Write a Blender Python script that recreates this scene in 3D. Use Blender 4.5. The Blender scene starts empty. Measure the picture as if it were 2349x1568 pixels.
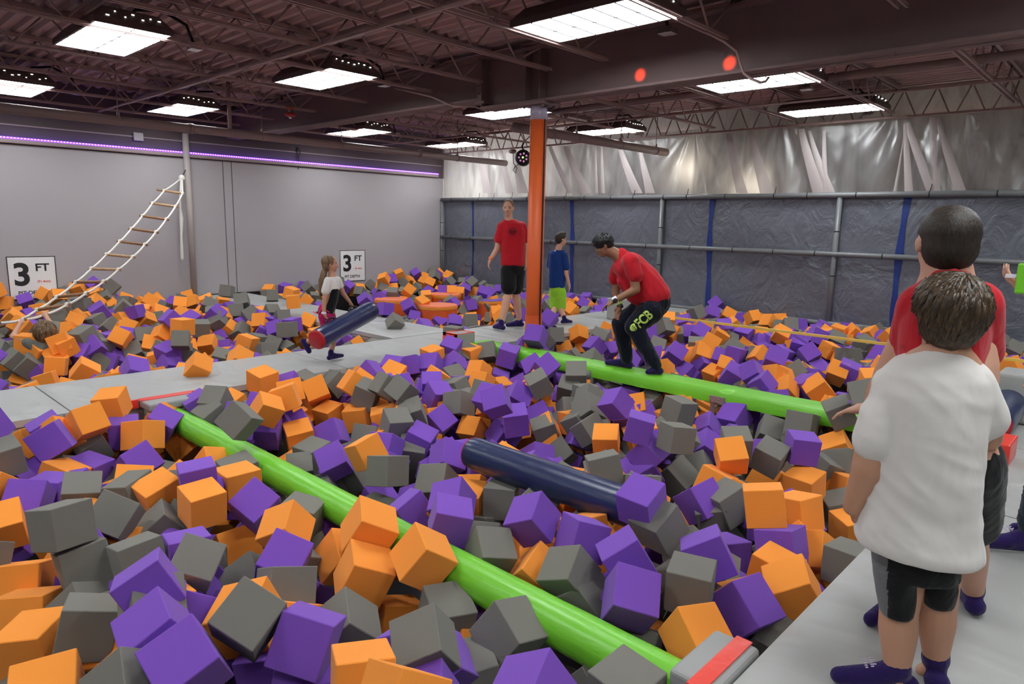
import bpy, bmesh, math, random
import numpy as np
from mathutils import Vector, Matrix, noise
random.seed(7)
SC = bpy.context.scene
COL = SC.collection
V = Vector
# ------------------------------------------------------------------ camera
F_PX, CX, CY, YAW, PITCH, ROLL = 1568.0, 1174.5, 784.0, 0.7566, 0.17272, 0.02093
EYE = V((0, 0, 1.5))
FW = V((-math.sin(YAW)*math.cos(PITCH), math.cos(YAW)*math.cos(PITCH), -math.sin(PITCH)))
_r = FW.cross(V((0, 0, 1))).normalized(); _u = _r.cross(FW)
RT = _r*math.cos(ROLL)+_u*math.sin(ROLL); UP = -_r*math.sin(ROLL)+_u*math.cos(ROLL)
cam = bpy.data.cameras.new('camera'); co = bpy.data.objects.new('camera', cam); COL.objects.link(co)
m = Matrix.Identity(4)
for i in range(3):
    m[i][0] = RT[i]; m[i][1] = UP[i]; m[i][2] = -FW[i]; m[i][3] = EYE[i]
co.matrix_world = m
cam.sensor_fit = 'HORIZONTAL'; cam.sensor_width = 36; cam.lens = 36*F_PX/2349
cam.clip_start = .05; cam.clip_end = 100
SC.camera = co
def ray(px, py): return FW+RT*((px-CX)/F_PX)-UP*((py-CY)/F_PX)
def onZ(px, py, z=0):
    d = ray(px, py); return EYE+d*((z-EYE.z)/d.z)
def onX(px, py, x):
    d = ray(px, py); return EYE+d*((x-EYE.x)/d.x)
def onY(px, py, y):
    d = ray(px, py); return EYE+d*((y-EYE.y)/d.y)
def dep(px, py, d): return EYE+ray(px, py)*d
class Anchor:
    'a vertical plane through (x, y) that faces the eye; a measured outline point is set into it'
    def __init__(s, x, y):
        s.p = V((x, y, 0)); n = V((x, y, 0)); s.n = n.normalized(); s.r = V((s.n.y, -s.n.x, 0))
    def __call__(s, px, py, off=0):
        d = ray(px, py); t = ((s.p-EYE).dot(s.n)+off)/d.dot(s.n); return EYE+d*t
# ------------------------------------------------------------------ render look
SC.view_settings.view_transform = 'Standard'; SC.view_settings.look = 'None'
SC.view_settings.exposure = 0.38; SC.view_settings.gamma = 1.0; SC.view_settings.use_curve_mapping = False
try:
    SC.cycles.use_denoising = True; SC.cycles.max_bounces = 5; SC.cycles.diffuse_bounces = 3; SC.cycles.glossy_bounces = 2; SC.cycles.transparent_max_bounces = 6; SC.cycles.use_adaptive_sampling = True; SC.cycles.adaptive_threshold = .07; SC.cycles.adaptive_min_samples = 12; SC.cycles.caustics_reflective = False; SC.cycles.caustics_refractive = False; SC.cycles.sample_clamp_indirect = 6
except Exception: pass
w = bpy.data.worlds.new('world'); SC.world = w; w.use_nodes = True
w.node_tree.nodes['Background'].inputs[0].default_value = (.02, .02, .022, 1); w.node_tree.nodes['Background'].inputs[1].default_value = 1
# ------------------------------------------------------------------ materials
def s2l(c):
    c = c/255.0
    return c/12.92 if c <= .04045 else ((c+.055)/1.055)**2.4
def rgb(r, g, b): return (s2l(r), s2l(g), s2l(b), 1)
def mat(name, col, rough=.6, metal=0, bump=None, var=None, emit=None, spec=None, sheen=0, coat=0, trans=0, alpha=1, sss=0):
    m = bpy.data.materials.new(name); m.use_nodes = True; nt = m.node_tree; b = nt.nodes['Principled BSDF']
    b.inputs['Base Color'].default_value = col; b.inputs['Roughness'].default_value = rough; b.inputs['Metallic'].default_value = metal
    if spec is not None: b.inputs['Specular IOR Level'].default_value = spec
    if sheen: b.inputs['Sheen Weight'].default_value = sheen
    if coat: b.inputs['Coat Weight'].default_value = coat
    if trans: b.inputs['Transmission Weight'].default_value = trans
    if alpha < 1: b.inputs['Alpha'].default_value = alpha
    if sss:
        b.inputs['Subsurface Weight'].default_value = sss; b.inputs['Subsurface Scale'].default_value = .01
        b.inputs['Subsurface Radius'].default_value = (1, .35, .2)
    if emit: b.inputs['Emission Color'].default_value = emit[0]; b.inputs['Emission Strength'].default_value = emit[1]
    tc = nt.nodes.new('ShaderNodeTexCoord')
    def mapped(scale, coord='Object'):
        mp = nt.nodes.new('ShaderNodeMapping'); nt.links.new(tc.outputs[coord], mp.inputs[0])
        mp.inputs['Scale'].default_value = scale if hasattr(scale, '__len__') else (scale,)*3
        return mp.outputs[0]
    last = None
    for bp in (bump or []):   # (scale, strength, distance, detail, distortion)
        nz = nt.nodes.new('ShaderNodeTexNoise'); nt.links.new(mapped(bp[0]), nz.inputs['Vector']); nz.inputs['Scale'].default_value = 1
        nz.inputs['Detail'].default_value = bp[3] if len(bp) > 3 else 2
        nz.inputs['Distortion'].default_value = bp[4] if len(bp) > 4 else 0
        bn = nt.nodes.new('ShaderNodeBump'); bn.inputs['Strength'].default_value = bp[1]; bn.inputs['Distance'].default_value = bp[2]
        nt.links.new(nz.outputs[0], bn.inputs['Height'])
        if last: nt.links.new(last, bn.inputs['Normal'])
        last = bn.outputs[0]
    if last: nt.links.new(last, b.inputs['Normal'])
    if var:   # (scale, colour2, low, high)
        nz = nt.nodes.new('ShaderNodeTexNoise'); nt.links.new(mapped(var[0]), nz.inputs['Vector']); nz.inputs['Scale'].default_value = 1; nz.inputs['Detail'].default_value = 3
        cr = nt.nodes.new('ShaderNodeValToRGB'); cr.color_ramp.elements[0].position = var[2]; cr.color_ramp.elements[1].position = var[3]
        cr.color_ramp.elements[0].color = col; cr.color_ramp.elements[1].color = var[1]
        nt.links.new(nz.outputs[0], cr.inputs[0]); nt.links.new(cr.outputs[0], b.inputs['Base Color'])
    return m
fb = [((420,)*3, .25, .002, 2), ((60,)*3, .12, .004, 2)]
M = {}
M['O'] = mat('orange_foam', (.98, .33, .05, 1), .95, bump=fb, spec=.15, sheen=.1)
M['P'] = mat('purple_foam', (.215, .085, .50, 1), .95, bump=fb, spec=.15, sheen=.12)
M['G'] = mat('grey_foam', (.20, .19, .165, 1), .95, bump=fb, spec=.15, sheen=.1)
M['pad'] = mat('grey_vinyl_pad', (.40, .40, .385, 1), .42, bump=[((1.3, 2.6, 2), .55, .06, 1.5, 1.2), ((5, 8, 9), .12, .012, 1, .6)], spec=.45)
M['padside'] = mat('grey_vinyl_side', (.33, .33, .32, 1), .45, bump=[((8, 8, 8), .2, .01, 3)], spec=.4)
M['red_tape'] = mat('red_tape', (.85, .05, .03, 1), .3, bump=[((30, 30, 30), .3, .004, 3)], spec=.6)
M['green'] = mat('lime_vinyl', (.18, .58, .03, 1), .33, bump=[((3, 14, 14), .35, .012, 3, 1)], spec=.5)
M['navy'] = mat('navy_vinyl', (.012, .022, .085, 1), .3, bump=[((9, 9, 9), .25, .01, 3, .6)], spec=.55)
M['red_vinyl'] = mat('red_vinyl', (.42, .012, .02, 1), .35, bump=[((25, 25, 25), .3, .006, 3)], spec=.5)
M['orange_vinyl'] = mat('orange_vinyl', (.80, .13, .03, 1), .38, bump=[((18, 18, 18), .5, .012, 3, 1)], spec=.5)
M['orange_vinyl_top'] = mat('orange_mat_top', (.86, .20, .08, 1), .5, bump=[((60, 60, 60), .2, .004, 2)])
M['yellow_trim'] = mat('yellow_orange_trim', (.85, .30, .04, 1), .4)
M['purple_vinyl'] = mat('purple_mat_top', (.17, .08, .45, 1), .5, bump=[((60, 60, 60), .2, .004, 2)])
M['column'] = mat('orange_column_pad', (.72, .12, .025, 1), .45, bump=[((300, 300, 300), .25, .002, 2), ((5, 5, 2), .1, .01, 2)], spec=.4)
M['wall'] = mat('grey_wall_paint', (.40, .37, .385, 1), .8, bump=[((8, 8, 8), .1, .01, 3)], var=((.5, .5, .5), (.44, .41, .42, 1), .3, .7), spec=.25)
M['wall_high'] = mat('upper_wall_paint', (.115, .088, .097, 1), .85, bump=[((8, 8, 8), .1, .01, 3)], spec=.2)
M['backwall'] = mat('pale_back_wall', (.62, .61, .60, 1), .8)
M['steel'] = mat('painted_steel', (.40, .275, .255, 1), .5, bump=[((40, 40, 40), .08, .003, 2)], spec=.4)
M['girder'] = mat('girder_paint', (.22, .145, .14, 1), .6, bump=[((60, 60, 60), .05, .003, 2)], spec=.35)
M['deck'] = mat('roof_deck_paint', (.50, .33, .315, 1), .6, spec=.35)
M['pipe'] = mat('pipe_paint', (.30, .21, .20, 1), .45, spec=.4)
M['grey_pipe'] = mat('grey_frame_padding', (.17, .175, .18, 1), .35, bump=[((40, 40, 40), .15, .004, 2)], spec=.5)
M['black'] = mat('black_plastic', (.012, .012, .013, 1), .5)
M['darkfloor'] = mat('pit_floor', (.03, .028, .03, 1), .9)
M['black_cloth'] = mat('black_netting', (.012, .012, .014, 1), .9)
M['white'] = mat('white_board', (.82, .82, .81, 1), .5)
M['ink'] = mat('black_ink', (.015, .015, .017, 1), .5)
M['redink'] = mat('red_ink', (.65, .06, .04, 1), .5)
M['fixture'] = mat('fixture_metal', (.13, .09, .085, 1), .45, metal=.2)
M['diffuser'] = mat('lamp_diffuser', (.8, .8, .8, 1), .5, emit=((.93, .98, 1, 1), 14.0))
M['slit'] = mat('lamp_slot', (.8, .8, .8, 1), .5, emit=((.93, 1, .95, 1), 5.0))
M['galv'] = mat('bright_metal_box', (.7, .7, .7, 1), .25, metal=.9)
M['led'] = mat('violet_led', (.2, .05, .6, 1), .5, emit=((.20, .05, 1, 1), 2.2))
M['led_dot'] = mat('violet_led_dot', (.6, .5, 1, 1), .5, emit=((.5, .33, 1, 1), 4))
M['ledge'] = mat('ledge_paint', (.34, .26, .26, 1), .6)
M['conduit'] = mat('wall_column_paint', (.42, .37, .34, 1), .6)
M['rope'] = mat('white_rope', (.80, .77, .70, 1), .85, bump=[((120, 120, 120), .5, .004, 2)])
M['wood'] = mat('brown_wood', (.36, .19, .09, 1), .55, var=((40, 3, 40), (.22, .11, .05, 1), .35, .7))
M['wood_pale'] = mat('pale_wood', (.55, .36, .20, 1), .55, var=((40, 3, 40), (.42, .25, .13, 1), .35, .7))
M['blue_tape'] = mat('blue_strap', (.006, .03, .20, 1), .5, bump=[((20, 20, 20), .3, .01, 2)])
M['duct_tape'] = mat('silver_tape', (.36, .30, .32, 1), .25, metal=.5, bump=[((50, 50, 50), .6, .01, 3)])
M['yellow_strap'] = mat('yellow_strap', (.85, .55, .10, 1), .6)
M['bluegrey'] = mat('silver_blue_tarp', (.155, .165, .20, 1), .34, metal=.25, spec=.6,
    bump=[((2.2, 2, 1.6), .55, .05, 5, 2.5), ((9, 2, 7), .3, .02, 4, 1.5), ((200, 200, 200), .12, .002, 1)])
M['steel_white'] = mat('pale_violet_paint', (.42, .36, .48, 1), .35, spec=.6)
M['strobe_red'] = mat('alarm_red', (.5, .02, .015, 1), .35)
M['glow_green'] = mat('green_led', (.1, .8, .1, 1), .5, emit=((.3, 1, .1, 1), 6))
M['glow_pink'] = mat('pink_led', (.5, .2, .4, 1), .4, emit=((.6, .2, .5, 1), .6))
# translucent plastic sheeting
def plastic():
    m = bpy.data.materials.new('clear_plastic_sheeting'); m.use_nodes = True; nt = m.node_tree; nt.nodes.clear()
    out = nt.nodes.new('ShaderNodeOutputMaterial')
    tl = nt.nodes.new('ShaderNodeBsdfTranslucent'); tl.inputs[0].default_value = (.60, .58, .57, 1)
    df = nt.nodes.new('ShaderNodeBsdfDiffuse'); df.inputs[0].default_value = (.36, .35, .36, 1)
    tr = nt.nodes.new('ShaderNodeBsdfTransparent'); tr.inputs[0].default_value = (.92, .92, .92, 1)
    gl = nt.nodes.new('ShaderNodeBsdfGlossy'); gl.inputs['Roughness'].default_value = .28; gl.inputs[0].default_value = (1, 1, 1, 1)
    tc = nt.nodes.new('ShaderNodeTexCoord'); mp = nt.nodes.new('ShaderNodeMapping'); mp.inputs['Scale'].default_value = (3.5, 1, .7)
    nz = nt.nodes.new('ShaderNodeTexNoise'); nz.inputs['Scale'].default_value = 1.0; nz.inputs['Detail'].default_value = 4; nz.inputs['Distortion'].default_value = 1.2
    nt.links.new(tc.outputs['Object'], mp.inputs[0]); nt.links.new(mp.outputs[0], nz.inputs['Vector'])
    bm_ = nt.nodes.new('ShaderNodeBump'); bm_.inputs['Strength'].default_value = .35; bm_.inputs['Distance'].default_value = .03; nt.links.new(nz.outputs[0], bm_.inputs['Height'])
    for g in (tl, df, gl): nt.links.new(bm_.outputs[0], g.inputs['Normal'])
    a = nt.nodes.new('ShaderNodeMixShader'); a.inputs[0].default_value = .35
    nt.links.new(tl.outputs[0], a.inputs[1]); nt.links.new(df.outputs[0], a.inputs[2])
    b = nt.nodes.new('ShaderNodeMixShader')
    cr = nt.nodes.new('ShaderNodeMapRange'); cr.inputs[1].default_value = .35; cr.inputs[2].default_value = .7; cr.inputs[3].default_value = .12; cr.inputs[4].default_value = .5
    nt.links.new(nz.outputs[0], cr.inputs[0]); nt.links.new(cr.outputs[0], b.inputs[0])
    nt.links.new(a.outputs[0], b.inputs[1]); nt.links.new(tr.outputs[0], b.inputs[2])
    c = nt.nodes.new('ShaderNodeMixShader'); c.inputs[0].default_value = .07
    nt.links.new(b.outputs[0], c.inputs[1]); nt.links.new(gl.outputs[0], c.inputs[2]); nt.links.new(c.outputs[0], out.inputs[0])
    return m
M['plastic'] = plastic()
M['fold'] = mat('plastic_fold', (.50, .43, .42, 1), .4, spec=.4, alpha=.72, bump=[((6, 1, 1), .3, .02, 3, 1)])
M['dark_line'] = mat('louver_line_paint', (.10, .10, .11, 1), .6)  # dark paint of the louver divider lines across the diffusers
# ------------------------------------------------------------------ mesh helpers
def link(o, parent=None):
    COL.objects.link(o)
    if parent: o.parent = parent
    return o
def mesh_obj(name, verts, faces, mt, parent=None, smooth=False, mi=None):
    me = bpy.data.meshes.new(name); me.from_pydata([tuple(v) for v in verts], [], faces)
    for x in (mt if isinstance(mt, (list, tuple)) else [mt]): me.materials.append(x)
    if mi: me.polygons.foreach_set('material_index', mi)
    if smooth: me.polygons.foreach_set('use_smooth', [True]*len(me.polygons))
    me.update()
    return link(bpy.data.objects.new(name, me), parent)
class MB:
    def __init__(s): s.v = []; s.f = []
    def add(s, v, f):
        n = len(s.v); s.v += [V(x) for x in v]; s.f += [tuple(i+n for i in q) for q in f]; return s
    def box(s, a, b, R=None, c=None):
        x0, y0, z0 = a; x1, y1, z1 = b
        v = [V((x, y, z)) for x in (x0, x1) for y in (y0, y1) for z in (z0, z1)]
        if R is not None: v = [R@p+V(c or (0, 0, 0)) for p in v]
        return s.add(v, [(0, 1, 3, 2), (4, 6, 7, 5), (0, 4, 5, 1), (2, 3, 7, 6), (0, 2, 6, 4), (1, 5, 7, 3)])
    def tube(s, pts, r, n=8, cap=True, closed=False):
        pts = [V(p) for p in pts]; rs = r if hasattr(r, '__len__') else [r]*len(pts)
        base = len(s.v); t0 = None; u = None
        for i, p in enumerate(pts):
            t = (pts[min(i+1, len(pts)-1)]-pts[max(i-1, 0)])
            t = t.normalized() if t.length > 1e-9 else V((0, 0, 1))
            if u is None: u = t.orthogonal().normalized()
            else:
                u = (u-t*u.dot(t)); u = u.normalized() if u.length > 1e-6 else t.orthogonal().normalized()
            w_ = t.cross(u)
            for k in range(n):
                a = 2*math.pi*k/n; s.v.append(p+(u*math.cos(a)+w_*math.sin(a))*rs[i])
        for i in range(len(pts)-1):
            for k in range(n):
                k2 = (k+1) % n; s.f.append((base+i*n+k, base+i*n+k2, base+(i+1)*n+k2, base+(i+1)*n+k))
        if cap:
            s.f.append(tuple(base+k for k in range(n))[::-1]); s.f.append(tuple(base+(len(pts)-1)*n+k for k in range(n)))
        return s
    def ell(s, c, r, R=None, nu=20, nv=12):
        c = V(c); v = []; f = []
        for j in range(1, nv):
            ph = math.pi*j/nv
            for i in range(nu):
                th = 2*math.pi*i/nu; p = V((math.sin(ph)*math.cos(th)*r[0], math.sin(ph)*math.sin(th)*r[1], math.cos(ph)*r[2]))
                v.append(c+(R@p if R is not None else p))
        t = V((0, 0, r[2])); bb = V((0, 0, -r[2])); v.append(c+(R@t if R is not None else t)); v.append(c+(R@bb if R is not None else bb))
        for j in range(nv-2):
            for i in range(nu):
                i2 = (i+1) % nu; f.append((j*nu+i, (j+1)*nu+i, (j+1)*nu+i2, j*nu+i2))
        for i in range(nu):
            i2 = (i+1) % nu; f.append((len(v)-2, i, i2)); f.append((len(v)-1, (nv-2)*nu+i2, (nv-2)*nu+i))
        return s.add(v, f)
    def cap(s, a, b, ra, rb, n=14):
        a = V(a); b = V(b); d = b-a
        if d.length < 1e-6: return s.ell(a, (ra,)*3)
        t = d.normalized(); pts = []; rs = []
        for k in range(4):
            q = math.pi/2*k/4; pts.append(a-t*ra*math.cos(q)); rs.append(max(ra*math.sin(q), ra*.06))
        pts.append(a); rs.append(ra); pts.append(b); rs.append(rb)
        for k in range(3, -1, -1):
            q = math.pi/2*k/4; pts.append(b+t*rb*math.cos(q)); rs.append(max(rb*math.sin(q), rb*.06))
        return s.tube(pts, rs, n)
    def loft(s, rings, n=28, pw=2.0):
        'rings: (centre, half width, half depth, side vector, depth vector)'
        base = len(s.v)
        for c, a, b, e1, e2 in rings:
            for k in range(n):
                th = 2*math.pi*k/n; cs, sn = math.cos(th), math.sin(th)
                s.v.append(V(c)+V(e1)*a*math.copysign(abs(cs)**(2/pw), cs)+V(e2)*b*math.copysign(abs(sn)**(2/pw), sn))
        for i in range(len(rings)-1):
            for k in range(n):
                k2 = (k+1) % n; s.f.append((base+i*n+k, base+i*n+k2, base+(i+1)*n+k2, base+(i+1)*n+k))
        s.f.append(tuple(base+k for k in range(n))[::-1]); s.f.append(tuple(base+(len(rings)-1)*n+k for k in range(n)))
        return s
    def build(s, name, mt, parent=None, smooth=False, bevel=0, seg=2):
        o = mesh_obj(name, s.v, s.f, mt, parent, smooth)
        if bevel:
            b = o.modifiers.new('b', 'BEVEL'); b.width = bevel; b.segments = seg; b.limit_method = 'ANGLE'; b.angle_limit = math.radians(40)
        return o
def tag(o, label=None, cat=None, group=None, kind=None):
    if label: o['label'] = label
    if cat: o['category'] = cat
    if group: o['group'] = group
    if kind: o['kind'] = kind
    return o
def thing(name, label, cat, loc=(0, 0, 0), group=None):
    o = bpy.data.objects.new(name, None); o.location = loc; o.empty_display_size = .1; link(o); tag(o, label, cat, group); return o
def own(parent, o):
    'make o a child of parent without moving it'
    o.parent = parent; o.matrix_parent_inverse = Matrix.Translation(-parent.location); return o
def struct(o): o['kind'] = 'structure'; return o
def bake(o, mods, disp=None):
    'apply modifiers in place'
    for k, kw in mods:
        md = o.modifiers.new(k, k)
        for a, b in kw.items(): setattr(md, a, b)
    dg = bpy.context.evaluated_depsgraph_get(); dg.update()
    me = bpy.data.meshes.new_from_object(o.evaluated_get(dg)); old = o.data; o.modifiers.clear(); o.data = me
    if not me.materials:
        for x in old.materials: me.materials.append(x)
    if disp:
        n = len(me.vertices); 
        nr = [v.normal.copy() for v in me.vertices]
        for i, v in enumerate(me.vertices): v.co += disp(v.co, nr[i])
    me.polygons.foreach_set('use_smooth', [True]*len(me.polygons)); me.update()
    return o
def blob(name, mb, mt, parent=None, vox=.01, sm=6, disp=None, fac=.5):
    o = mb.build(name, mt)
    bake(o, [('REMESH', dict(mode='VOXEL', voxel_size=vox, use_smooth_shade=True)), ('SMOOTH', dict(factor=fac, iterations=sm))], disp)
    if parent: own(parent, o)
    return o

# ================================================================== the room
WX, NY, GY, DZ, FZ = -13.4, 11.5, 6.2, 3.58, -0.9      # left wall, net line, girder line, deck, pit floor
X3 = 9.0; Y0 = -7.0; Y1 = 16.0
struct(MB().box((WX, Y0, FZ-.1), (X3, Y1, FZ)).build('floor', M['darkfloor']))
struct(MB().box((WX-.2, Y0, FZ), (WX, NY+.2, 2.55)).build('wall_left', M['wall']))
struct(MB().box((WX-.2, Y0, 2.55), (WX, NY+.2, DZ+.1)).build('wall_left_upper', M['wall_high']))
struct(MB().box((WX-.2, NY+.2, FZ), (WX, Y1, DZ+.1)).build('wall_left_beyond', M['backwall']))
struct(MB().box((WX, Y1, FZ), (X3, Y1+.2, DZ+.1)).build('wall_back', M['backwall']))
struct(MB().box((X3, Y0, FZ), (X3+.2, Y1, DZ+.1)).build('wall_right', M['backwall']))
struct(MB().box((WX, Y0-.2, FZ), (X3, Y0, DZ+.1)).build('wall_front', M['wall']))
# corrugated roof deck, flutes running along x
d = MB(); pr = []; y = Y0; p = .16
while y < Y1:
    for dy, z in ((0, 0), (.05, 0), (.075, .042), (.135, .042)): pr.append((y+dy, DZ+z))
    y += p
for i, (yy, z) in enumerate(pr): d.v += [V((WX, yy, z)), V((X3, yy, z))]
for i in range(len(pr)-1): d.f.append((2*i, 2*i+1, 2*i+3, 2*i+2))
struct(d.build('ceiling', M['deck']))
# expansion joint lines of the left wall
for k, yy in enumerate((5.97, 6.14)):
    struct(MB().box((WX, yy-.006, -.1), (WX+.004, yy+.006, 2.55)).build('trim_%d' % (k+1), M['wall_high']))
struct(MB().box((WX, Y0, 2.84), (WX+.015, 11.5, 2.86)).build('trim_3', M['ledge']))
struct(MB().box((WX, 5.3, FZ), (WX+.05, Y1*.7, .012)).build('baseboard_left', M['black']))
# led ledge
led = thing('led_strip_light', 'long violet LED strip running along the top of the grey wall', 'light', (WX, 4, 2.6))
own(led, MB().box((WX, Y0, 2.565), (WX+.07, 11.35, 2.63)).build('ledge', M['ledge'], bevel=.01))
own(led, MB().box((WX+.02, Y0, 2.632), (WX+.075, 11.35, 2.66)).build('glowing_strip', M['led']))
dd = MB()
yy = -.5
while yy < 11.3: dd.box((WX+.075, yy, 2.64), (WX+.079, yy+.018, 2.652)); yy += .045
tag(own(led, dd.build('diode_row', M['led_dot'])), kind='stuff')
# round column at the left wall
t = MB().tube([(WX+.1, 5.26, -.1), (WX+.1, 5.26, 2.98)], .055, 20).build('wall_column', M['conduit'], smooth=True)
tag(t, 'thin pale pole standing against the grey wall behind the rope ladder', 'pole')
o = MB().box((WX, 4.40, 2.78), (WX+.06, 4.56, 2.92)).build('wall_box', M['wall'], bevel=.012)
tag(o, 'small grey box high on the wall above the violet strip', 'box')
wc = MB().tube([(WX+.03, 7.55, 2.95), (WX+.04, 7.53, 2.82), (WX+.05, 7.56, 2.70), (WX+.04, 7.54, 2.6), (WX+.03, 7.55, 2.5)], .008, 6).tube([(WX+.03, 7.56, 2.95), (WX+.05, 7.60, 2.85), (WX+.05, 7.54, 2.72)], .008, 6)
tag(wc.build('power_cord', M['black'], smooth=True), 'thin black cord dangling over the violet strip on the grey wall', 'cord')
# ------------------------------------------------------------------ girder and column
def ibeam(name, x0, x1, z0, z1):
    b = MB(); fw_ = .13
    b.box((x0, GY-fw_, z0), (x1, GY+fw_, z0+.028)); b.box((x0, GY-fw_, z1-.028), (x1, GY+fw_, z1)); b.box((x0, GY-.012, z0), (x1, GY+.012, z1))
    for xx in (x0+.02, x1-.02): b.box((xx-.008, GY-fw_+.01, z0+.02), (xx+.008, GY+fw_-.01, z1-.02))
    return b.build(name, M['girder'], bevel=.004)
g = ibeam('steel_girder', -6.36, X3, 2.865, 3.47); tag(g, 'deep brown steel girder carried by the orange column', 'girder', kind='structure')
s = MB()
for xx in (-5.62, -5.40): s.box((xx-.008, GY-.12, 2.89), (xx+.008, GY+.12, 3.45))
own(g, s.build('stiffener_plate', M['girder']))
g2 = ibeam('steel_girder', WX, -6.38, 2.975, 3.47); tag(g2, 'shallower brown girder length left of the orange column', 'girder', kind='structure')
s = MB().box((-6.44, GY-.14, 2.93), (-6.28, GY-.012, 2.96)).box((-6.40, GY-.13, 2.96), (-6.33, GY-.10, 3.44))
for k in range(5): s.cap((-6.365, GY-.135, 3.05+k*.08), (-6.365, GY-.150, 3.05+k*.08), .012, .012, 8)
own(g2, s.build('splice_bracket', M['girder']))
cx, cy = -5.5, GY
colm = thing('padded_column', 'tall orange padded column in the middle of the room', 'column', (cx, cy, -.9))
own(colm, MB().tube([(cx, cy, FZ), (cx, cy, 2.70)], .098, 40).build('orange_wrap', M['column'], smooth=True))
own(colm, MB().tube([(cx, cy, 2.68), (cx, cy, 2.84)], .100, 40).build('bare_top', M['steel_white'], smooth=True))
cp = MB().box((cx-.20, cy-.15, 2.835), (cx+.20, cy+.15, 2.865))
for sx in (-1, 1):
    for sy in (-1, 1): cp.cap((cx+sx*.14, cy+sy*.1, 2.82), (cx+sx*.14, cy+sy*.1, 2.85), .016, .016, 8)
own(colm, cp.build('cap_plate', M['girder']))
own(colm, MB().box((cx+.085, cy-.012, -.5), (cx+.112, cy+.004, 2.68), ).build('seam_strip', M['black']))
# lower wrap is a second, crinkled pad
rings = []
n = 70
for i in range(n+1):
    z = -.9+i*(.95+.35)/n
    rings.append(z)
lp = MB(); nn = 40
for z in rings:
    for k in range(nn):
        a = 2*math.pi*k/nn; r = .104+.006*noise.noise(V((math.cos(a)*1.5, math.sin(a)*1.5, z*16)))
        lp.v.append(V((cx+math.cos(a)*r, cy+math.sin(a)*r, z)))
for i in range(len(rings)-1):
    for k in range(nn): k2 = (k+1) % nn; lp.f.append((i*nn+k, i*nn+k2, (i+1)*nn+k2, (i+1)*nn+k))
own(colm, lp.build('crinkled_lower_wrap', M['column'], smooth=True))
# ------------------------------------------------------------------ joists
def joist(x, y0, y1, zb=3.165, zt=3.5, step=.62, ph=0):
    r = thing('bar_joist', None, None, (x, y0, zb)); r['kind'] = 'structure'
    b = MB(); t_ = MB(); wv = MB()
    for sx in (-.028, .028):
        b.box((x+sx-.010, y0+.12, zb), (x+sx+.010, y1-.12, zb+.030))
    for sx in (-.035, .035): t_.box((x+sx-.018, y0, zt+.02), (x+sx+.018, y1, zt+.07))
    y = y0+.2+ph; 
    while y+step < y1-.1:
        wv.tube([(x, y, zb+.02), (x, y+step/2, zt+.03)], .011, 6); wv.tube([(x, y+step/2, zt+.03), (x, y+step, zb+.02)], .011, 6)
        y += step
    wv.tube([(x, y0+.2+ph, zb+.02), (x, y0+.02, zt+.02)], .011, 6); wv.tube([(x, y, zb+.02), (x, y1-.02, zt+.02)], .011, 6)
    own(r, b.build('bottom_chord', M['steel'])); own(r, t_.build('top_chord', M['steel'])); own(r, wv.build('web_bars', M['steel'], smooth=True))
    return r
xs_near = [-12.8, -11.5, -10.15, -8.7, -7.3, -6.33, -5.23, -4.47, -3.15, -1.7, -.3, 1.2, 2.7, 4.2]
for i, x in enumerate(xs_near): joist(x, -1.5 if x < -2 else 1.5, GY-.02, ph=(i % 3)*.12)
xs_far = [-12.6, -11.5, -10.1, -8.7, -7.4, -5.95, -4.55, -3.15, -1.68, -.3, 1.2]
for i, x in enumerate(xs_far): joist(x, GY+.02, NY-.12, ph=(i % 3)*.1)
# truss along the net line
tr = MB(); x = WX+.1
tr.box((WX, NY-.10, 3.12), (X3-4, NY-.06, 3.15)); tr.box((WX, NY-.10, 3.49), (X3-4, NY-.05, 3.53))
while x < 4:
    tr.tube([(x, NY-.08, 3.13), (x+.16, NY-.08, 3.51)], .012, 6); tr.tube([(x+.16, NY-.08, 3.51), (x+.34, NY-.08, 3.13)], .012, 6); x += .42
tag(tr.build('edge_truss', M['steel']), kind='structure')
# pipes
def pipe(name, a, b, r, label, cat='pipe', m='pipe', clamps=(), hang=()):
    a = V(a); b = V(b)
    o = thing(name, label, cat, a)
    own(o, MB().tube([a, b], r, 24).build('tube', M[m], smooth=True))
    d_ = (b-a).normalized()
    for q in clamps:
        c = a+d_*q
        own(o, MB().tube([c-d_*.035, c+d_*.035], r*1.16, 24).build('coupling', M[m], smooth=True))
    for q in hang:
        c = a+d_*q
        own(o, MB().tube([c-d_*.012, c+d_*.012], r*1.08, 20).tube([c+V((0, 0, r)), c+V((0, 0, r+.05))], .02, 8).tube([c+V((0, 0, r)), V((c.x, c.y, DZ))], .007, 6).build('hanger', M[m], smooth=True))
    return o
pipe('sprinkler_main', (-11.03, -1, 2.81), (-11.03, 11.36, 2.81), .066, 'thick brown pipe running just below the joists in front of the grey wall', clamps=(5.45, 9.9), hang=(4.45, 6.6, 8.1, 10.9))
pipe('sprinkler_main', (-6.92, 7.3, 2.83), (-6.92, 11.36, 2.83), .07, 'thick brown pipe ending at the plastic sheeting right of the orange column', clamps=(.8,), hang=(1.4, 2.6, 3.7))
pipe('cross_pipe', (-12.9, 4.2, 3.36), (4, 4.2, 3.36), .05, 'brown pipe crossing the joists on the near side of the girder', hang=(3.0,))
pipe('cross_pipe', (-9.2, 8.9, 3.30), (4, 8.9, 3.30), .05, 'brown pipe crossing the joists beyond the girder')
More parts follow.
